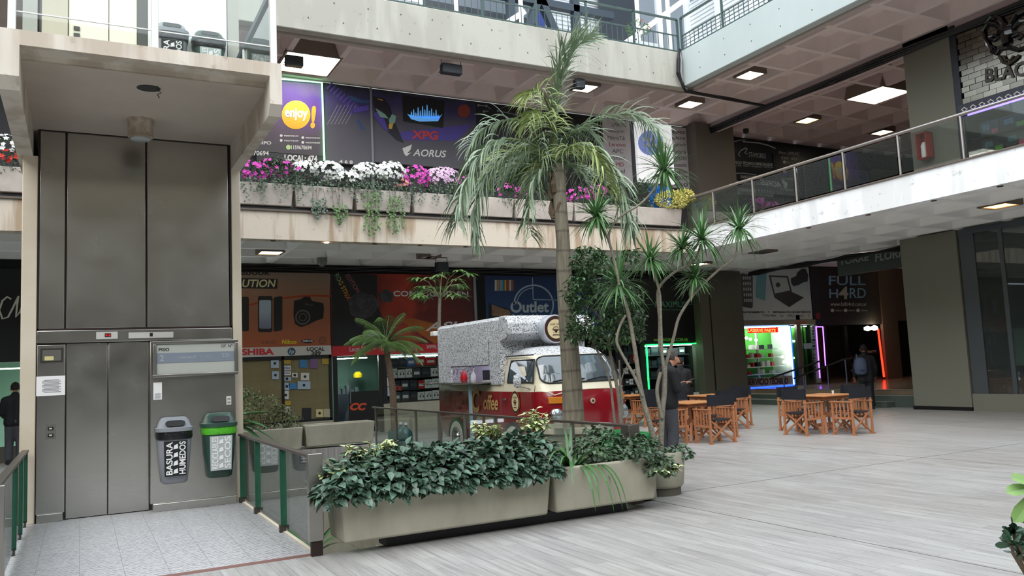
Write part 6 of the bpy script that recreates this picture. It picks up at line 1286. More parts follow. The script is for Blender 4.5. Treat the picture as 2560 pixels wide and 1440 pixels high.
shrub(20,365,0.5,0.3,'fl_white',260,70,'white azalea at the left picture edge'); shrub(15,390,0.35,0.18,'fl_red',120,24,'red flowered azalea at the left picture edge')
# trailing greenery
b=MB()
for i in range(60):
    px=rnd(600,1200); p=at(px,450+ (px-600)*0.03,Y=17.05); 
    for k in range(int(rnd(4,14))): leaf(b,(p.x+rnd(-0.1,0.1),17.03+rnd(-0.03,0.02),p.z+0.05-k*0.045),(rnd(-1,1),-0.6,-0.5),(0,-1,0.3),0.06,0.04,0.2)
tag(thing(b,'ledge_ivy',M['leaf_dark'],'dark trailing ivy over the front of the flower boxes','plants'),kind='stuff')
for nm,px,y0,y1,w_,m_ in (('left',930,480,595,0.10,'leaf_mid'),('right',985,490,590,0.10,'leaf_mid'),('short',842,520,565,0.1,'leaf_mid'),('far left',795,500,552,0.07,'leaf_dark')):
    b=MB(); s=MB(); 
    for j in range(4):
        x=px+(j-1.5)*8
        p=at(x,470,Y=17.03); e=at(x+rnd(-6,10),y1-abs(j-1.5)*14,Y=16.94); s.tube([p,p.lerp(e,0.5)+Vector((rnd(-0.05,0.05),-0.04,0)),e],0.004,4)
        n_=int(26*(y1-y0)/100)+6
        for k in range(n_): t=1-(k/n_)*((y1-y0)/(y1-470)); q=p.lerp(e,t)+Vector((rnd(-w_,w_)*0.6,rnd(-0.08,0.0),0)); leaf(b,q,(rnd(-1,1),-0.5,-0.7),(0,-1,0.4),0.06,0.045,0.2)
    v_=empty('trailing_vine',(p.x,17.0,5.6),{'left':'longer yellow-green vine hanging over the stained fascia','right':'yellow-green vine hanging just right of the longest one','short':'short clump of vine hanging to the fascia top','far left':'thin dark vine hanging left of the short clump'}[nm],'vine'); s.build('stems',M['bark_brown'],v_); b.build('leaves',M[m_],v_)
shrub(1595,72,0.35,0.22,'fl_red',160,4,'straggly plant in the corner planter on the terrace','leaf_mid',cat='plant',yy=17.6,name='terrace_plant')
# ------------------------------------------------------------------ camper van coffee stand
mat('van_red','8e1620',0.22,coat=0.6,spec=0.5); mat('van_cream','e6dcc0',0.28,coat=0.4); mat('chrome','c9c9c9',0.12,metal=1.0); mat('tyre','1c1c1d',0.8); mat('whitewall','d6d2c6',0.6); mat('rubber','1a1b1c',0.5)
mat('van_glass','4a565c',0.04,spec=0.9,coat=1.0); mat('amber_lens','c77a1e',0.25); mat('gold_ink','c9a468',0.4); mat('brown_ink','3a1a14',0.5); mat('dark_red_ink','6b332c',0.4)
def squiggle():
    m=bpy.data.materials.new('squiggle'); m.use_nodes=True; nt=m.node_tree; b=nt.nodes['Principled BSDF']; N=nt.nodes.new; L=nt.links.new
    tc=N('ShaderNodeTexCoord'); n=N('ShaderNodeTexNoise'); n.inputs['Scale'].default_value=24; n.inputs['Detail'].default_value=1; L(tc.outputs['Object'],n.inputs['Vector'])
    mx=N('ShaderNodeMixRGB'); mx.inputs[0].default_value=0.12; L(tc.outputs['Object'],mx.inputs[1]); L(n.outputs['Color'],mx.inputs[2])
    v=N('ShaderNodeTexVoronoi'); v.feature='DISTANCE_TO_EDGE'; v.inputs['Scale'].default_value=30; L(mx.outputs[0],v.inputs['Vector'])
    v2=N('ShaderNodeTexVoronoi'); v2.inputs['Scale'].default_value=26; L(mx.outputs[0],v2.inputs['Vector'])
    a=N('ShaderNodeMath'); a.operation='LESS_THAN'; a.inputs[1].default_value=0.085; L(v.outputs['Distance'],a.inputs[0])
    c=N('ShaderNodeMath'); c.operation='LESS_THAN'; c.inputs[1].default_value=0.19; L(v2.outputs['Distance'],c.inputs[0])
    n2=N('ShaderNodeTexNoise'); n2.inputs['Scale'].default_value=42; n2.inputs['Detail'].default_value=0; L(tc.outputs['Object'],n2.inputs['Vector']); g=N('ShaderNodeMath'); g.operation='GREATER_THAN'; g.inputs[1].default_value=0.47; L(n2.outputs['Fac'],g.inputs[0])
    mu=N('ShaderNodeMath'); mu.operation='MULTIPLY'; L(a.outputs[0],mu.inputs[0]); L(g.outputs[0],mu.inputs[1]); mm=N('ShaderNodeMath'); mm.operation='MAXIMUM'; L(mu.outputs[0],mm.inputs[0]); L(c.outputs[0],mm.inputs[1])
    x=N('ShaderNodeMixRGB'); x.inputs[1].default_value=(*lin('dcdde0'),1); x.inputs[2].default_value=(*lin('26272b'),1); L(mm.outputs[0],x.inputs[0]); L(x.outputs[0],b.inputs['Base Color']); b.inputs['Roughness'].default_value=0.45; MATS['squiggle']=m
squiggle()
VX,VY=7.2,15.36
def V(s,t,z): return Vector((VX-t,VY-s,z))
van=empty('camper_van',(VX,VY-2.2,0),'red and cream vintage camper van coffee stand with a squiggle-patterned kitchen box','van')
NX,NA=2.7,0.5
def prof(z):
    T=[(0.28,0.2,4.15,0.78),(0.36,0.12,4.30,0.82),(0.5,0.08,4.37,0.85),(0.8,0.05,4.40,0.862),(1.05,0.05,4.38,0.86),(1.2,0.06,4.34,0.85),(1.3,0.08,4.27,0.835),(1.45,0.1,4.20,0.81),(1.6,0.1,4.11,0.775),(1.72,0.1,4.02,0.74),(1.80,0.1,3.93,0.69),(1.86,0.1,3.80,0.60),(1.90,0.1,3.6,0.45),(1.92,0.1,3.4,0.25)]
    for a,b in zip(T[:-1],T[1:]):
        if z<=b[0]: k=max(0,(z-a[0])/(b[0]-a[0])); return tuple(a[i]+(b[i]-a[i])*k for i in (1,2,3))
    return T[-1][1:]
def sfront(z,t,off=0.0):
    s0,s1,w_=prof(z); w_+=off; u=min(1,abs(t)/w_); return (s1-NA)+(NA+off)*(max(0,1-u**NX))**(1/NX)
def ringz(z,srear=None,off=0.0,n=26):
    s0,s1,w_=prof(z); s0=srear if srear is not None else s0; w_+=off; pts=[]
    for i in range(n+1):
        a=PI*i/n-PI/2; t=w_*math.copysign(abs(math.sin(a))**(2/NX),math.sin(a)); c=abs(math.cos(a))**(2/NX); pts.append(V(s1-NA+(NA+off)*c,t,z))
    pts.append(V(s0+0.12,w_,z)); pts.append(V(s0+0.03,w_-0.04,z)); pts.append(V(s0,w_-0.12,z)); pts.append(V(s0,-w_+0.12,z)); pts.append(V(s0+0.03,-w_+0.04,z)); pts.append(V(s0+0.12,-w_,z)); return pts
def shell(zs,srear=None,cap=True):
    b=MB(); R=[ringz(z,srear) for z in zs]; n=len(R[0]); vs=[p for r in R for p in r]; fs=[]
    for i in range(len(R)-1):
        for k in range(n): fs.append((i*n+k,i*n+(k+1)%n,(i+1)*n+(k+1)%n,(i+1)*n+k))
    if cap: fs.append(tuple(range(n))[::-1]); fs.append(tuple((len(R)-1)*n+k for k in range(n)))
    return b.add(vs,fs)
body=shell([0.28,0.36,0.5,0.65,0.8,0.95,1.05,1.13,1.18]).build('lower_body',M['van_red'],van,smooth=True)
shell([1.18,1.24,1.3]).build('belt_band',M['van_cream'],van,smooth=True)
shell([1.30,1.38,1.45,1.53,1.6,1.67,1.72,1.76],2.85).build('cab_shell',M['van_cream'],van,smooth=True)
shell([1.76,1.80,1.83,1.86,1.88,1.90,1.91,1.92],2.85).build('cab_roof',M['squiggle'],van,smooth=True)
b=MB(); b.tube([V(s,0.76,1.77) for s in (2.95,3.4,3.9)],0.012,6); b.build('gutter',M['rubber'],van)
# windscreen
def wpatch(z0,z1,tw,off,nz=24,ntt=24,rc=0.11):
    b=MB(); vs=[]
    for i in range(nz+1):
        z=z0+(z1-z0)*i/nz; e=min(z-z0,z1-z); q=0 if e>=rc else rc-math.sqrt(max(0,rc*rc-(rc-e)**2)); w_=tw-(z-z0)*0.16-q
        for j in range(ntt+1): t=-w_+2*w_*j/ntt; vs.append(V(sfront(z,t,off),t,z))
    fs=[(i*(ntt+1)+j,i*(ntt+1)+j+1,(i+1)*(ntt+1)+j+1,(i+1)*(ntt+1)+j) for i in range(nz) for j in range(ntt)]; return b.add(vs,fs),vs,nz,ntt
wp,vs,nz,ntt=wpatch(1.31,1.74,0.755,0.012); wo=wp.build('windscreen',M['van_glass'],van,smooth=True)
edge=[vs[j] for j in range(ntt+1)]+[vs[i*(ntt+1)+ntt] for i in range(1,nz+1)]+[vs[nz*(ntt+1)+j] for j in range(ntt-1,-1,-1)]+[vs[i*(ntt+1)] for i in range(nz-1,-1,-1)]
MB().tube(edge,0.014,6).build('windscreen_seal',M['rubber'],wo)
for t0,t1 in ((0.6,0.05),(0.0,-0.5)): MB().tube([V(sfront(1.33,t0,0.03),t0,1.33),V(sfront(1.36,(t0+t1)/2,0.035),(t0+t1)/2,1.37),V(sfront(1.35,t1,0.035),t1,1.355)],0.009,5).build('wiper',M['rubber'],wo)
# side windows and doors
def side(s,z,off=0.006,sg=1): return V(s,sg*(prof(z)[2]+off),z)
for sg in (1,-1):
    b=MB(); P4=[(3.10,1.33),(3.12,1.69),(3.92,1.69),(3.98,1.33)]; q=[]
    for i in range(4):
        a=P4[i]; c=P4[(i+1)%4]
        for k in range(6): q.append(side(a[0]+(c[0]-a[0])*k/6,a[1]+(c[1]-a[1])*k/6,0.006,sg))
    n=len(q); b.add(q,[tuple(range(n))]); w2=b.build('door_window',M['van_glass'],van); MB().tube(q+[q[0]],0.012,6).build('window_seal',M['rubber'],w2)
    MB().tube([side(3.72,1.34,0.008,sg),side(3.86,1.68,0.008,sg)],0.009,5).build('vent_bar',M['chrome'],w2)
    dn=MB(); dn.tube([side(2.98,1.70,0.001,sg),side(2.96,1.3,0.001,sg),side(2.95,0.9,0.001,sg),side(2.95,0.45,0.001,sg)],0.006,4); dn.tube([side(4.05,1.28,0.0,sg),side(4.0,1.05,0.0,sg),side(3.98,0.7,0.001,sg)],0.006,4); dn.build('door_gap',M['dark_red_ink'],van)
    MB().bar(side(2.97,1.05,0.03,sg),side(3.12,1.05,0.03,sg),0.02,0.025).build('door_handle',M['chrome'],van,bev=0.005)
    mo=MB().lathe(V(3.72,sg*0.98,1.36),[(0.01,-0.11),(0.06,-0.09),(0.075,0),(0.06,0.09),(0.01,0.11)],n=16,sx=1,sy=0.35).build('mirror',M['squiggle'],van,smooth=True); MB().tube([V(3.72,sg*0.98,1.27),V(3.85,sg*0.88,1.24),V(3.9,sg*0.84,1.22)],0.008,5).build('mirror_arm',M['chrome'],mo)
# front details
for t in (0.62,-0.62):
    c=V(sfront(0.80,t)-0.05,t,0.80)
    h_=MB().lathe((c.x,c.y,c.z),[(0.115,0),(0.118,0.07),(0.10,0.09)],n=28,axis='y').build('headlamp_ring',M['chrome'],van,smooth=True)
    MB().lathe((c.x,c.y,c.z),[(0.098,0.085),(0.08,0.105),(0.03,0.115),(0.001,0.117)],n=28,axis='y').build('headlamp_lens',mat('lamp_glass','aeb6b8',0.08,metal=0.6),h_,smooth=True)
    b=MB(); q=[V(sfront(z,tt)+0.03,tt,z) for tt,z in ((t-0.1,0.99),(t-0.03,0.99),(t+0.04,0.99),(t+0.1,0.99),(t+0.1,1.09),(t+0.04,1.09),(t-0.03,1.09),(t-0.1,1.09))]; b.add(q+[p+Vector((0,0.06,0)) for p in q],[(0,1,6,7),(1,2,5,6),(2,3,4,5)]+[(i,(i+1)%8,8+(i+1)%8,8+i) for i in range(8)]); b.build('indicator',M['amber_lens'],van,bev=0.004)
c=V(4.40,0,1.0); MB().lathe((c.x,c.y,c.z),[(0.045,0),(0.045,0.012),(0.001,0.016)],n=20,axis='y').build('badge',mat('badge','cbb79a',0.4),van); MB().lathe((c.x,c.y-0.016,c.z),[(0.02,0),(0.02,0.003)],n=14,axis='y').build('badge_centre',M['brown_ink'],van)
b=MB(); b.tube([V(sfront(z,t,0.004),t,z) for t,z in ((0.82,1.19),(0.7,1.17),(0.62,1.12),(0.5,1.15),(0.3,1.185),(0,1.19),(-0.3,1.185),(-0.6,1.17),(-0.8,1.19))],0.009,5); b.build('front_moulding',M['van_cream'],van)
bu=MB(); bu.tube([V(sfront(0.42,t,0.08),t,0.42) for t in (0.86,0.8,0.6,0.3,0,-0.3,-0.6,-0.8,-0.86)],0.06,8); bu.build('bumper',M['van_cream'],van,smooth=True)
# wheels
for s in (0.98,3.28):
    for sg in (1,-1):
        b=MB().lathe(((6.326 if sg>0 else 7.904),VY-s,0.32),[(0.20,0),(0.30,0.0),(0.325,0.03),(0.325,0.13),(0.30,0.17),(0.2,0.17)] if True else [],n=32,axis='x')
        w_=b.build('tyre',M['tyre'],van,smooth=True); X0=VX-sg*0.876
        MB().lathe((X0,VY-s,0.32),[(0.20,0.0),(0.29,0.0),(0.285,-0.008*sg),(0.2,-0.008*sg)],n=32,axis='x').build('whitewall',M['whitewall'],w_)
        MB().lathe((X0,VY-s,0.32),[(0.19,0.0),(0.185,-0.02*sg),(0.13,-0.015*sg),(0.12,-0.04*sg),(0.05,-0.055*sg),(0.001,-0.057*sg)],n=28,axis='x').build('hubcap',M['chrome'],w_,smooth=True)
        a=MB(); arc=[V(s+0.40*math.cos(PI*k/14),sg*0.866,0.32+0.36*math.sin(PI*k/14)) for k in range(15)]; a.add([tuple(p) for p in arc],[tuple(range(15))]); a.build('wheel_arch',M['black'],van)
# engine vents
b=MB()
for k in range(9): z=0.87+k*0.04; b.bar(side(0.45,z,0.004),side(0.70,z,0.004),0.006,0.018)
b.build('air_louvre',M['dark_red_ink'],van,kind='stuff')
# kitchen box
ko=MB(); SB,SF,TW=0.2,2.92,0.865
def pan(s0,s1,t0,t1,z0,z1,b=ko):
    p,q=V(s0,t0,z0),V(s1,t1,z1); b.box(p.x,q.x,p.y,q.y,z0,z1)
pan(SB,0.8,TW-0.03,TW,1.3,2.40); pan(2.5,SF,TW-0.03,TW,1.3,2.40); pan(0.8,2.5,TW-0.03,TW,1.63,2.40); pan(SB,SB+0.03,-TW,TW-0.03,1.3,2.40); pan(SB,SF,-TW,-TW+0.03,1.3,2.4); pan(SF-0.03,SF,-TW+0.03,TW-0.03,1.3,2.4)
rf=[]
ks=[V(SB,TW,2.40),V(SB,TW-0.06,2.46),V(SB,-TW+0.06,2.46),V(SB,-TW,2.40)]; ko.prism(ks,V(3.15,0,0)-V(SB,0,0))
kb=ko.build('kitchen_box',M['squiggle'],van)
fr_=MB(); fr_.prism([V(SF,TW,2.02),V(3.15,TW,2.06),V(3.28,TW,2.14),V(3.28,TW,2.33),V(3.15,TW,2.46),V(SF,TW,2.46)],(2*TW,0,0)); fr_.build('overhang',M['squiggle'],van,bev=0.02)
kl=MB(); pan(0.9,2.4,0.5,0.6,2.2,2.23,kl); kl.build('kitchen_fill',emis('kitchen_fill_glow','f4f0ff',14),van)  # lamp added to brighten the inside of the serving hatch
il=MB(); pan(0.4,2.8,0.15,0.18,1.32,2.3,il); il.build('inner_wall',mat('lilac_wall','b9b4c8',0.6,emit='b9b4c8',es=0.0),van)
il=MB(); pan(0.75,2.55,0.18,1.2,1.325,1.35,il); il.build('serving_shelf',M['chrome'],van); il=MB(); pan(0.1,2.56,TW+0.01,1.24,1.325,1.345,il); il.build('counter_flap',M['steel_plain'],van)
sp_=MB(); pan(2.17,2.23,1.1,1.14,0.02,1.325,sp_); sp_.build('support_leg',mat('palecyan','8fb3bd',0.4),van)
fl=MB(); fl.tube([V(0.83,TW+0.004,1.64),V(2.47,TW+0.004,1.64)],0.008,4); fl.tube([V(2.5,TW+0.003,1.64),V(2.5,TW+0.003,2.1)],0.004,4); fl.build('hatch_edge',M['dark'],van)
thing(MB().lathe(V(1.0,0.7,1.35),[(0.03,0),(0.035,0.01),(0.035,0.1),(0.02,0.14),(0.02,0.16)],n=14),'napkin_holder',M['boxg'],'grey holder at the left end of the serving hatch','holder')
bx2=MB(); pan(0.02,0.2,0.82,0.95,2.28,2.37,bx2); bx2.build('marker_lamp',M['white'],van,bev=0.01)
# round sign drum
dc0=V(3.28,0.07,2.20); dr_=MB().lathe(tuple(dc0),[(0.235,0),(0.245,0.02),(0.245,0.2),(0.238,0.21)],n=40,axis='y').build('sign_drum',mat('drum','b9bec6',0.35,metal=0.3),van,smooth=True)
yd=dc0.y-0.212
def disc(r,y,m,par,cx=dc0.x,cz=dc0.z,sx=1.0,sz=1.0):
    b=MB(); b.add([(cx+r*sx*math.cos(2*PI*k/40),y,cz+r*sz*math.sin(2*PI*k/40)) for k in range(40)],[tuple(range(40))]); return b.build('roundel',M[m],par)
disc(0.23,yd,'white',dr_); disc(0.222,yd-0.002,'brown_ink',dr_); disc(0.165,yd-0.004,'cream_disc' if 'cream_disc' in M else mat('cream_disc','e2cfa0',0.5).name,dr_)
def vanlogo(par,O,U,W_,m='brown_ink',k=1.0):
    """little van-front drawing and the script name, in the plane O + U + W"""
    O=Vector(O);U=Vector(U);W_=Vector(W_); P_=lambda u,v:O+U*u+W_*v
    b=MB(); b.add([P_(-0.3,0.05),P_(0.3,0.05),P_(0,-0.42)],[(0,1,2)])
    w2=[(-0.3,0.05),(-0.25,0.32),(-0.15,0.4),(0.15,0.4),(0.25,0.32),(0.3,0.05),(-0.3,0.05)]; b.tube([P_(*q) for q in w2],0.006*k,4); b.tube([P_(0,0.05),P_(0,0.4)],0.004*k,4)
    b.tube([P_(-0.42,0.2),P_(-0.38,0.0),P_(-0.3,-0.02)],0.005*k,4); b.tube([P_(0.42,0.2),P_(0.38,0.0),P_(0.3,-0.02)],0.005*k,4)
    for x in (-0.28,0.28): b.add([P_(x+0.05*math.cos(a),-0.3+0.05*math.sin(a)) for a in [2*PI*i/10 for i in range(10)]],[tuple(range(10))])
    b.tube([P_(-0.38,-0.55),P_(-0.36,-0.66),P_(-0.34,-0.58),P_(0.34,-0.58),P_(0.36,-0.66),P_(0.38,-0.55)],0.008*k,4)
    b.build('van_drawing',M[m],par)
    put(put(MB(),'Combi',P_(-0.7,0.58),U*0.62,W_*0.3,shear=0.25),'Coffee',P_(0.0,0.58),U*0.68,W_*0.32,shear=0.25).build('lettering',M[m],par)
vanlogo(dr_,(dc0.x,yd-0.006,dc0.z-0.02),(0.165,0,0),(0,0,0.14))
# side lettering and oval badge
tz=0.872
def SL(s,z): return V(s,tz,z)
ld=MB(); put(ld,'C',SL(0.95,0.83),SL(1.18,0.83)-SL(0.95,0.83),(0,0,0.34),shear=0.1); put(ld,'ombi',SL(1.19,0.92),SL(1.62,0.92)-SL(1.19,0.92),(0,0,0.16),shear=0.25); ld.build('lettering',M['dark_red_ink'],van)
ld=MB(); put(ld,'C',SL(1.72,0.80),SL(2.05,0.80)-SL(1.72,0.80),(0,0,0.42),shear=0.1,bold=0.03); put(ld,'offee',SL(2.2,0.86),SL(2.78,0.86)-SL(2.2,0.86),(0,0,0.26),shear=0.25,bold=0.02); ld.build('lettering',M['gold_ink'],van)
ov=MB(); oc=SL(3.42,1.01)
def oval(r,off,m,par=van):
    b=MB(); b.add([oc+Vector((-off,-r*0.82*math.cos(a),r*math.sin(a))) for a in [2*PI*i/36 for i in range(36)]],[tuple(range(36))]); return b.build('roundel',M[m],par)
oo=oval(0.185,0.002,'gold_ink'); oval(0.178,0.004,'brown_ink',oo); oval(0.145,0.006,'cream_disc',oo)
vanlogo(oo,oc+Vector((-0.009,0,-0.01)),(0,-0.105,0),(0,0,0.125),k=0.8)
# things on the serving shelf
def vth(s,t,prof_,name,m,label,cat,n=16): 
    c=V(s,t,1.351); return thing(MB().lathe((c.x,c.y,c.z),prof_,n=n),name,M[m] if isinstance(m,str) else m,label,cat,smooth=True)
vth(1.15,0.75,[(0.05,0),(0.065,0.02),(0.07,0.08),(0.055,0.13),(0.05,0.17),(0.02,0.2)],'red_flask',mat('flask_red','c01820',0.3),'round red flask on the serving shelf of the van','flask')
vth(1.5,0.72,[(0.045,0),(0.05,0.02),(0.05,0.12),(0.022,0.17),(0.02,0.22),(0.03,0.225),(0.03,0.25)],'pump_bottle','white','white pump bottle next to the red flask on the serving shelf','bottle')
for k in range(4): vth(1.72+k*0.09,0.6,[(0.022,0),(0.026,0.12),(0.028,0.2)],'syrup_bottle','boxg','small grey bottle standing right of the white pump bottle in the serving hatch','bottle')['group']='small bottles in the serving hatch'
o=MB(); pan(2.05,2.45,0.55,0.8,1.351,1.372,o); o2=thing(o,'tray',M['plate'],'flat pale tray at the right end of the serving shelf','tray'); 
# ------------------------------------------------------------------ directors' chairs and tables
mat('wood_or','b07550',0.45,var=0.4,vs=5,col2='8c5a3c',stretch=(1,1,6)); mat('wood_top','c58a58',0.4,var=0.35,vs=3,col2='a06a3e',stretch=(1,8,1)); mat('canvas','10131c',0.85,var=0.2,vs=6)
def make_chair():
    r=empty('director_chair',(0,0,0)); W2,Dp=0.275,0.22
    for sx in (-1,1):
        x=sx*W2
        MB().box(x-0.018,x+0.018,-Dp-0.018,-Dp+0.018,0,0.9).build('leg',M['wood_or'],r); MB().box(x-0.018,x+0.018,Dp-0.018,Dp+0.018,0,0.62).build('leg',M['wood_or'],r)
        MB().box(x-0.025,x+0.025,-Dp-0.03,Dp+0.05,0.62,0.645).build('arm',M['wood_or'],r,bev=0.005)
        MB().box(x-0.013,x+0.013,-Dp,Dp,0.30,0.34).build('side_rail',M['wood_or'],r)
        for k in range(4): y=-Dp+0.088*(k+1); MB().box(x-0.008,x+0.008,y-0.014,y+0.014,0.33,0.62).build('slat',M['wood_or'],r)
        MB().box(x-0.028,x+0.028,-Dp-0.04,-Dp+0.04,0,0.025).build('foot',M['wood_or'],r); MB().box(x-0.028,x+0.028,Dp-0.04,Dp+0.04,0,0.025).build('foot',M['wood_or'],r)
        MB().box(sx*0.235-0.013,sx*0.235+0.013,-Dp+0.02,Dp-0.02,0.42,0.445).build('seat_rail',M['wood_or'],r)
    for y in (-Dp+0.02,Dp-0.02):
        MB().bar((-W2,y,0.04),(0.235,y,0.43),0.022,0.032).build('cross_brace',M['wood_or'],r); MB().bar((W2,y+0.018,0.04),(-0.235,y+0.018,0.43),0.022,0.032).build('cross_brace',M['wood_or'],r)
    b=MB(); n=10; vs=[]
    for i in range(n+1):
        x=-0.25+0.5*i/n; z=0.44-0.035*math.sin(PI*i/n); vs+=[(x,-Dp+0.01,z),(x,Dp-0.01,z)]
    for i in range(n+1):
        x=-0.25+0.5*i/n; z=0.448-0.035*math.sin(PI*i/n); vs+=[(x,-Dp+0.01,z),(x,Dp-0.01,z)]
    m_=2*(n+1); b.add(vs,[(2*i,2*i+1,2*i+3,2*i+2) for i in range(n)]+[(m_+2*i,m_+2*i+2,m_+2*i+3,m_+2*i+1) for i in range(n)]); b.build('seat',M['canvas'],r)
    b=MB(); vs=[]
    for i in range(n+1):
        x=-W2-0.022+(2*W2+0.044)*i/n; y=-Dp-0.022-0.035*math.sin(PI*i/n); vs+=[(x,y,0.70),(x,y,0.91-0.012*math.sin(PI*i/n)),(x,y+0.008,0.91-0.012*math.sin(PI*i/n)),(x,y+0.008,0.70)]
    b.add(vs,[(4*i+k,4*i+4+k,4*i+4+(k+1)%4,4*i+(k+1)%4) for i in range(n) for k in range(4)]); b.box(-W2-0.024,-W2+0.024,-Dp-0.02,-Dp+0.024,0.70,0.905).box(W2-0.024,W2+0.024,-Dp-0.02,-Dp+0.024,0.70,0.905); b.build('backrest',M['canvas'],r,smooth=True)
    return r
def make_table():
    r=empty('cafe_table',(0,0,0)); b=MB(); b.box(-0.42,0.42,-0.42,0.42,0.725,0.75); b.build('tabletop',M['wood_top'],r,bev=0.006)
    MB().box(-0.34,0.34,-0.34,-0.31,0.66,0.725).box(-0.34,0.34,0.31,0.34,0.66,0.725).box(-0.34,-0.31,-0.31,0.31,0.66,0.725).box(0.31,0.34,-0.31,0.31,0.66,0.725).build('apron',M['wood_or'],r)
    for sx in (-1,1):
        for sy in (-1,1): MB().bar((sx*0.30,sy*0.30,0.0),(sx*0.07,sy*0.07,0.36),0.05,0.04).bar((sx*0.07,sy*0.07,0.34),(sx*0.24,sy*0.24,0.68),0.05,0.04).build('leg',M['wood_or'],r)
    MB().box(-0.26,0.26,-0.02,0.02,0.14,0.18).box(-0.02,0.02,-0.26,0.26,0.1,0.14).build('stretcher',M['wood_or'],r); MB().box(-0.08,0.08,-0.08,0.08,0.3,0.4).build('hub',M['wood_or'],r)
    return r
ch=make_chair(); tb_=make_table()
def place(proto,first,x,y,rz,label,cat,group):
    if first: o=proto; o.location=(x,y,0); o.rotation_euler=(0,0,rz)
    else: o=copy_tree(proto,loc=(x,y,0),rz=rz)
    o['label']=label; o['category']=cat; o['group']=group
sets=[('near',10.62,12.68,[(10.57,11.97,0),(9.97,12.62,-PI/2),(11.32,12.7,PI/2),(10.62,13.42,PI)]),('middle',12.75,14.52,[(12.70,13.84,0),(12.02,14.5,-PI/2),(13.45,14.5,PI/2),(12.75,15.22,PI)]),('right',13.28,11.78,[(13.22,11.04,0),(12.63,11.72,-PI/2),(13.98,11.8,PI/2),(13.3,12.5,PI)]),('rear',12.3,16.9,[(12.25,16.2,0),(11.62,16.9,-PI/2)])]
desc={'near':'the table behind the standing man','middle':'the table half hidden behind the nearest one','right':'the separate table on the right','rear':'the table beside the camper van front'}
side_={0:'on the near side of ',-PI/2:'left of ',PI/2:'right of ',PI:'beyond '}
k=0
for nme,tx,ty,cs in sets:
    place(tb_,k==0,tx,ty,0,f"square orange-brown wooden cafe table, {dict(near='behind the standing man',middle='half hidden behind the nearest table',right='standing apart on the right',rear='beside the camper van front')[nme]}",'table','cafe tables')
    for i,(x,y,rz) in enumerate(cs): place(ch,k==0 and i==0,x,y,rz+rnd(-0.06,0.06),'black canvas chair '+side_[rz]+desc[nme],'chair','director chairs round the cafe tables')
    k+=1
thing(MB().lathe((13.5,11.7,0.75),[(0.02,0),(0.025,0.06),(0.02,0.07)],n=12),'salt_shaker',M['plate'],'tiny shaker standing on the right cafe table','shaker')
# ------------------------------------------------------------------ bin with green bag, water bottles
gb=empty('waste_bin',(5.72,8.0,0),'grey metal waste bin lined with a bright green bag at the railing end','litter bin')
MB().box(5.60,5.84,7.66,8.34,0.02,0.60).build('body',mat('bin_metal','a4a5a0',0.4,metal=0.4),gb,bev=0.01)
mat('bag_g2','3a9656',0.4,bump=0.5,bs=18)
b=MB()
for (z,o) in ((0.55,0.01),(0.62,0.018),(0.70,0.012),(0.76,0.022),(0.775,0.012)): pass
lv=[(0.56,0.008),(0.60,0.02),(0.66,0.012),(0.74,0.022),(0.77,0.012)]
vs=[];fs=[]
for z,o in lv: vs+=[(5.60-o,7.66-o,z),(5.84+o,7.66-o,z),(5.84+o,8.34+o,z),(5.60-o,8.34+o,z)]
for i in range(4):
    for q in range(4): fs.append((i*4+q,i*4+(q+1)%4,i*4+4+(q+1)%4,i*4+4+q))
vs+=[(5.63,7.69,0.77),(5.81,7.69,0.77),(5.81,8.31,0.77),(5.63,8.31,0.77),(5.63,7.69,0.62),(5.81,7.69,0.62),(5.81,8.31,0.62),(5.63,8.31,0.62)]
for q in range(4): fs.append((16+q,16+(q+1)%4,20+(q+1)%4,20+q)); fs.append((20+q,20+(q+1)%4,24+(q+1)%4,24+q))
fs.append((24,25,26,27)); b.add(vs,fs).build('bin_bag',M['bag_g2'],gb)
gw_=glassmat('bottle_blue','47a0a8',1.0,haze=0.25)
for i,(px,dx) in enumerate(((986,'left'),(1003,'middle'),(1016,'right'))):
    p=at(px,1100,D=17.0+0.25*(2-i)); o=thing(MB().lathe((p.x,p.y,0),[(0.12,0),(0.135,0.02),(0.135,0.30),(0.12,0.34),(0.045,0.41),(0.03,0.44),(0.03,0.48)],n=24),'water_bottle',gw_,f'{dx}most of three large blue water bottles behind the court railing','bottle','large blue water bottles',smooth=True)
    q=MB().lathe((0,0,0.48),[(0.035,0),(0.035,0.05)],n=16).build('cap',mat('capw','dfe6ea',0.4)); q.parent=o
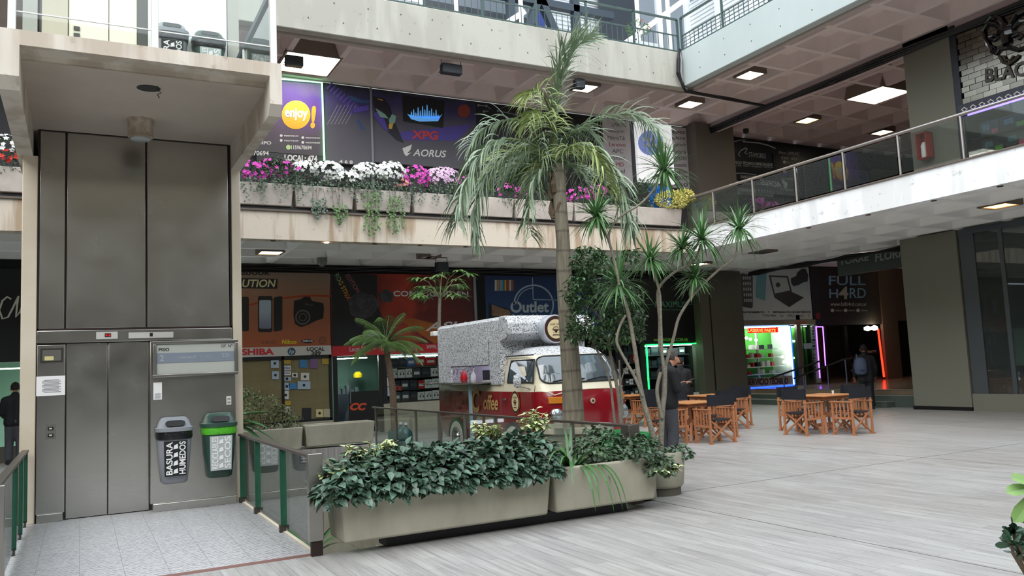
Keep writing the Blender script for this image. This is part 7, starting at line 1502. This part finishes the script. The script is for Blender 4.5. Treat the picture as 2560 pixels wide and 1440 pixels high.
# ------------------------------------------------------------------ people
mat('skin','b98468',0.55); mat('skin_dk','8a6250',0.6); mat('jacket','0d0e12',0.8,bump=0.4,bs=12); mat('jeans','44464c',0.85,var=0.4,vs=8,col2='2f3138',bump=0.4,bs=14); mat('hair_grey','2c2927',0.8,var=0.5,vs=50,col2='8a8683',bump=0.6,bs=90); mat('hair_dk','1b1716',0.8,bump=0.5,bs=80); mat('shoe','141315',0.5); mat('backpack','4a5670',0.7,bump=0.4,bs=10)
def skinmesh(name,nodes,edges,m,parent,sub=2):
    ks=list(nodes); idx={k:i for i,k in enumerate(ks)}; o0=org(parent)
    me=bpy.data.meshes.new(name); me.from_pydata([tuple(Vector(nodes[k][0])-o0) for k in ks],[(idx[a],idx[b]) for a,b in edges],[])
    o=bpy.data.objects.new(name,me); COL.objects.link(o)
    sk=o.modifiers.new('skin','SKIN'); sk.use_smooth_shade=True; sk.branch_smoothing=0.3
    if not me.skin_vertices: me.skin_vertices.new(name='')
    for i,k in enumerate(ks):
        r=nodes[k][1]; r=r if hasattr(r,'__len__') else (r,r); me.skin_vertices[0].data[i].radius=r; me.skin_vertices[0].data[i].use_root=(i==0)
    ss=o.modifiers.new('sub','SUBSURF'); ss.levels=sub; ss.render_levels=sub
    dg=bpy.context.evaluated_depsgraph_get(); nm=bpy.data.meshes.new_from_object(o.evaluated_get(dg)); o.modifiers.clear(); o.data=nm; bpy.data.meshes.remove(me)
    nm.materials.append(M[m]); 
    for p in nm.polygons: p.use_smooth=True
    o.parent=parent; return o
def blob(name,caps,m,parent,zmin,vox=0.016):
    """soft clothing: rounded limbs fused into one continuous surface, cut level at the hem"""
    b=MB()
    for p,r0,q,r1 in caps:
        p=Vector(p);q=Vector(q);d=(q-p).normalized(); pts=[];rs=[]
        for i in range(1,6): a=PI/2*i/5; pts.append(p-d*(r0*math.cos(a))); rs.append(r0*math.sin(a))
        for i in range(5,0,-1): a=PI/2*i/5; pts.append(q+d*(r1*math.cos(a))); rs.append(r1*math.sin(a))
        b.tube(pts,rs,14)
    o=b.build(name,M[m],parent,smooth=False); md=o.modifiers.new('fuse','REMESH'); md.mode='VOXEL'; md.voxel_size=vox; md.use_smooth_shade=True
    sm=o.modifiers.new('soft','SMOOTH'); sm.factor=0.6; sm.iterations=10
    dg=bpy.context.evaluated_depsgraph_get(); nm=bpy.data.meshes.new_from_object(o.evaluated_get(dg)); o.modifiers.clear(); o.data=nm
    nm.materials.clear(); nm.materials.append(M[m]); bm=bmesh.new(); bm.from_mesh(nm); zz=zmin-org(o).z
    bmesh.ops.bisect_plane(bm,geom=bm.verts[:]+bm.edges[:]+bm.faces[:],plane_co=(0,0,zz),plane_no=(0,0,-1),clear_outer=True); bm.to_mesh(nm); bm.free()
    for p in nm.polygons: p.use_smooth=True
    return o
def person(x,y,z0,ang,h,label,arms,legs,headtilt=0.0,hair='hair_dk',top='jacket',trouser='jeans',skin='skin',hem=0.80,lean=0.0,hood=False):
    """ang: heading; arms[side]=(elbow f,r,z; wrist f,r,z); legs[side]=(knee f; ankle f)"""
    f=Vector((math.cos(ang),math.sin(ang),0)); rt=Vector((f.y,-f.x,0)); k=h/1.75
    P_=lambda a,b,c:Vector((x,y,z0))+(f*a+rt*b+Vector((0,0,c)))*k
    r=empty('person',(x,y,z0),label,'person'); n={};e=[]
    lo=lambda zz:lean*max(0,(zz-0.9))
    n['pelvis']=(P_(0,0,0.95),(0.10*k,0.08*k)); n['waist']=(P_(lo(1.1),0,1.10),(0.09*k,0.07*k)); n['chest']=(P_(lo(1.3)+0.0,0,1.29),(0.10*k,0.075*k)); n['neck']=(P_(lo(1.47)+0.01,0,1.475),0.055*k)
    ht=headtilt; n['jaw']=(P_(lo(1.55)+0.03+ht*0.06,0,1.545-ht*0.02),(0.062*k,0.07*k)); n['head']=(P_(lo(1.6)+0.02+ht*0.10,0,1.625-ht*0.02),(0.078*k,0.092*k)); n['crown']=(P_(lo(1.68)+0.0+ht*0.12,0,1.69-ht*0.03),(0.062*k,0.078*k)); n['nose']=(P_(lo(1.6)+0.115+ht*0.12,0,1.605-ht*0.08),0.013*k)
    e+=[('pelvis','waist'),('waist','chest'),('chest','neck'),('neck','jaw'),('jaw','head'),('head','crown'),('head','nose')]
    J=dict(); Tn={'waist':(n['waist'][0],(0.20*k,0.18*k)),'chest':(n['chest'][0],(0.22*k,0.18*k)),'collar':(P_(lo(1.45)-0.01,0,1.50),(0.095*k,0.09*k)),'hem':(P_(0,0,hem+0.10),(0.195*k,0.175*k))}; Te=[('waist','chest'),('chest','collar'),('waist','hem')]
    Ln={'pelvis':(P_(0,0,0.93),(0.13*k,0.11*k))}; Le=[]
    for sd,sg in (('l',-1),('r',1)):
        el,wr=arms[sd]; kn,an=legs[sd]
        n['sh'+sd]=(P_(lo(1.42),0.17*sg,1.40),0.042*k); n['el'+sd]=(P_(*el),0.034*k); n['wr'+sd]=(P_(*wr),(0.027*k,0.022*k)); e+=[('chest','sh'+sd),('sh'+sd,'el'+sd),('el'+sd,'wr'+sd)]
        d=(Vector(wr)-Vector(el)).normalized(); s_=Vector((0,-sg*1.0,0)); pm_=Vector(wr)+d*0.055; n['pa'+sd]=(P_(*pm_),(0.036*k,0.018*k)); e.append(('wr'+sd,'pa'+sd)); cu=Vector((0.35,0,-0.5)) if arms.get('grip') else Vector((0.1,0,-0.6))
        perp=d.cross(Vector((0,0,1))); perp=perp.normalized() if perp.length>0.2 else Vector((0,1,0))
        for i,(o_,ln) in enumerate(((-0.027,0.062),(-0.009,0.072),(0.009,0.068),(0.026,0.055))):
            a=pm_+perp*o_+d*0.035; b_=a+(d+cu*0.4).normalized()*ln*0.55; c_=b_+(d*0.6+cu).normalized()*ln*0.5
            for q,v in (('a',a),('b',b_),('c',c_)): n[f'f{sd}{i}{q}']=(P_(*v),0.0085*k if q!='c' else 0.007*k)
            e+=[('pa'+sd,f'f{sd}{i}a'),(f'f{sd}{i}a',f'f{sd}{i}b'),(f'f{sd}{i}b',f'f{sd}{i}c')]
        tb0=Vector(wr)+d*0.02+perp*(0.035*(-sg))+Vector((0,0,0.012)); tb1=tb0+d*0.035+perp*(-sg*0.015)+Vector((0,0,0.01)); n['t'+sd+'a']=(P_(*tb0),0.011*k); n['t'+sd+'b']=(P_(*tb1),0.009*k); e+=[('pa'+sd,'t'+sd+'a'),('t'+sd+'a','t'+sd+'b')]
        n['hp'+sd]=(P_(0,0.09*sg,0.88),0.085*k); n['kn'+sd]=(P_(kn,0.10*sg,0.49),0.055*k); n['an'+sd]=(P_(an,0.11*sg,0.09),0.04*k); n['to'+sd]=(P_(an+0.14,0.12*sg,0.035),(0.04*k,0.025*k)); e+=[('pelvis','hp'+sd),('hp'+sd,'kn'+sd),('kn'+sd,'an'+sd),('an'+sd,'to'+sd)]
        Tn['sh'+sd]=(P_(lo(1.42),0.20*sg,1.40),0.10*k); Tn['el'+sd]=(P_(*el),0.085*k); Tn['wr'+sd]=(P_(*(Vector(wr)-d*0.04)),0.058*k); Te+=[('chest','sh'+sd),('sh'+sd,'el'+sd),('el'+sd,'wr'+sd)]
        Ln['hp'+sd]=(P_(0,0.095*sg,0.86),0.125*k); Ln['kn'+sd]=(P_(kn,0.10*sg,0.49),0.10*k); Ln['ca'+sd]=(P_((kn+an)/2-0.01,0.105*sg,0.30),0.095*k); Ln['an'+sd]=(P_(an,0.11*sg,0.085),0.085*k); Le+=[('pelvis','hp'+sd),('hp'+sd,'kn'+sd),('kn'+sd,'ca'+sd),('ca'+sd,'an'+sd)]
        sh=MB(); q=[(-0.09,0.035,0.045),(-0.06,0.042,0.05),(0.05,0.046,0.045),(0.12,0.048,0.033),(0.17,0.034,0.026)]; vs=[];fs=[]
        for (a,w_,hh) in q:
            for j in range(10): t=2*PI*j/10; vs.append(P_(an+a,0.115*sg+w_*math.cos(t),max(0.0,hh+hh*math.sin(t))))
        for i in range(4):
            for j in range(10): fs.append((i*10+j,i*10+(j+1)%10,(i+1)*10+(j+1)%10,(i+1)*10+j))
        fs+=[tuple(range(10)),tuple(40+j for j in range(10))]; sh.add(vs,fs).build('shoe',M['shoe'],r,smooth=True)
    skinmesh('body',n,e,skin,r,1)
    jc=[((lo(1.40),0,1.40),0.10,(lo(1.5)-0.005,0,1.50),0.083)]; tc=[((0,-0.07,0.93),0.12,(0,0.07,0.93),0.12)]
    for sd,sg in (('l',-1),('r',1)):
        el,wr=arms[sd]; kn,an=legs[sd]; d=(Vector(wr)-Vector(el)).normalized(); ws=Vector(wr)-d*0.03
        jc+=[((lo(1.34),0.08*sg,1.34),0.125,(lo(1.1),0.075*sg,1.08),0.125),((lo(1.1),0.075*sg,1.08),0.125,(0,0.085*sg,hem+0.10),0.135),((lo(1.38),0.09*sg,1.40),0.10,(lo(1.42),0.19*sg,1.385),0.085),((lo(1.42),0.19*sg,1.385),0.085,el,0.07),(el,0.07,tuple(ws),0.05)]
        tc+=[((0,0.085*sg,0.90),0.115,(kn,0.10*sg,0.49),0.088),((kn,0.10*sg,0.49),0.088,(an,0.11*sg,0.13),0.08)]
    blob('jacket',[(P_(*a),ra_*k,P_(*c_),rc_*k) for a,ra_,c_,rc_ in jc],top,r,zmin=(z0+hem*k)); blob('trousers',[(P_(*a),ra_*k,P_(*c_),rc_*k) for a,ra_,c_,rc_ in tc],trouser,r,zmin=z0+0.075)
    hc=n['head'][0]; hr=MB(); vs=[];fs=[]; A,B=10,16
    for i in range(A+1):
        ph=PI*0.70*i/A
        for j in range(B):
            th=2*PI*j/B; c,s_=math.cos(th),math.sin(th); R=1.0; fr=max(0,c); cut=1-0.55*fr*(i/A)**1.5
            vs.append(hc+(f*(c*0.108*math.sin(ph*cut)-0.012)+rt*(s_*0.09*math.sin(ph*cut))+Vector((0,0,0.045+0.105*math.cos(ph*cut)+ (0.01*math.sin(7*th+i)))))*k)
    for i in range(A):
        for j in range(B): fs.append((i*B+j,i*B+(j+1)%B,(i+1)*B+(j+1)%B,(i+1)*B+j))
    hr.add(vs,fs).build('hair',M[hair],r,smooth=True)
    for sg in (-1,1):
        MB().lathe(hc+(rt*0.088*sg-f*0.005-Vector((0,0,0.01)))*k,[(0.008,-0.03),(0.018,-0.01),(0.02,0.015),(0.008,0.03)],n=8,sx=1,sy=0.45).build('ear',M[skin],r,smooth=True)
        MB().lathe(hc+(rt*0.032*sg+f*0.088+Vector((0,0,0.005)))*k,[(0.004,-0.006),(0.010,0),(0.004,0.006)],n=8).build('eye',M['dark'],r,smooth=True)
    MB().box(-0.001,0.001,-0.001,0.001,0,0.001)
    b=MB(); m0=hc+(f*0.098-Vector((0,0,0.06)))*k; b.bar(m0-rt*0.02,m0+rt*0.02,0.008,0.008); b.build('mouth',mat('lips','8f5a4c',0.5),r)
    return r,P_
mp=at(1668,1000,D=12.7); r,P_=person(mp.x,mp.y,0,math.radians(-12),1.76,'grey-haired man in black jacket and dark jeans standing looking down at his phone',dict(r=((0.06,0.25,1.12),(0.27,0.10,1.20)),l=((0.06,-0.25,1.12),(0.29,-0.07,1.20)),grip=1),dict(r=(0.03,-0.02),l=(0.0,0.03)),headtilt=0.9,hair='hair_grey',lean=0.06)
c=P_(0.38,0.02,1.235); f_=Vector((math.cos(math.radians(-12)),math.sin(math.radians(-12)),0)); b=MB(); b.bar(c-f_*0.06-Vector((0,0,0.02)),c+f_*0.09+Vector((0,0,0.035)),0.075,0.009); thing(b,'mobile_phone',M['dark'],'dark mobile phone held by the grey-haired man','phone')
bp_=at(2176,1000,X=19.12); r,P_=person(19.02,bp_.y,0,math.radians(52),1.74,'person in dark coat seen from behind before the steps with a backpack',dict(r=((0.02,0.27,1.12),(0.12,0.27,0.88)),l=((0.0,-0.27,1.12),(0.10,-0.27,0.88))),dict(r=(0.03,-0.02),l=(0.06,0.05)),top='jacket',trouser='canvas',skin='skin_dk',hem=0.72)
b=MB(); vs=[];fs=[]; q=[(0.95,0.10,0.05),(1.0,0.16,0.09),(1.2,0.17,0.11),(1.36,0.14,0.09),(1.42,0.06,0.04)]
for (z,w_,d_) in q:
    for j in range(14): t=2*PI*j/14; vs.append(P_(-0.20+d_*math.cos(t),-0.16+w_*math.sin(t),z))
for i in range(4):
    for j in range(14): fs.append((i*14+j,i*14+(j+1)%14,(i+1)*14+(j+1)%14,(i+1)*14+j))
fs+=[tuple(range(14)),tuple(56+j for j in range(14))]; b.add(vs,fs); bk=thing(b,'backpack',M['backpack'],'blue-grey backpack hanging on the left shoulder of the person in dark coat','backpack',smooth=True)
o0=org(bk); MB().tube([P_(-0.12,-0.22,1.38),P_(-0.0,-0.2,1.5),P_(0.12,-0.18,1.38)],0.02,6).build('strap',M['backpack'],bk); MB().tube([P_(-0.31,-0.22,1.08),P_(-0.315,-0.16,1.06),P_(-0.31,-0.1,1.08)],0.012,5).build('zip',M['boxg'],bk)
t3=at(1699,900,D=19.0); person(t3.x,t3.y,0,math.radians(60),1.62,'person in black hooded top in front of the green neon window, behind the grey-haired man',dict(r=((0.05,0.24,1.12),(0.22,0.18,1.02)),l=((0.05,-0.24,1.12),(0.22,-0.18,1.02))),dict(r=(0.0,0.0),l=(0.04,0.0)),headtilt=0.4)
t4=at(38,1000,Y=20.6); person(t4.x,t4.y,0,math.radians(100),1.72,'dark clothed person before the mint green shop at the left edge',dict(r=((0.05,0.24,1.12),(0.22,0.18,1.02)),l=((0.05,-0.24,1.12),(0.22,-0.18,1.02))),dict(r=(0.0,0.0),l=(0.04,0.0)))
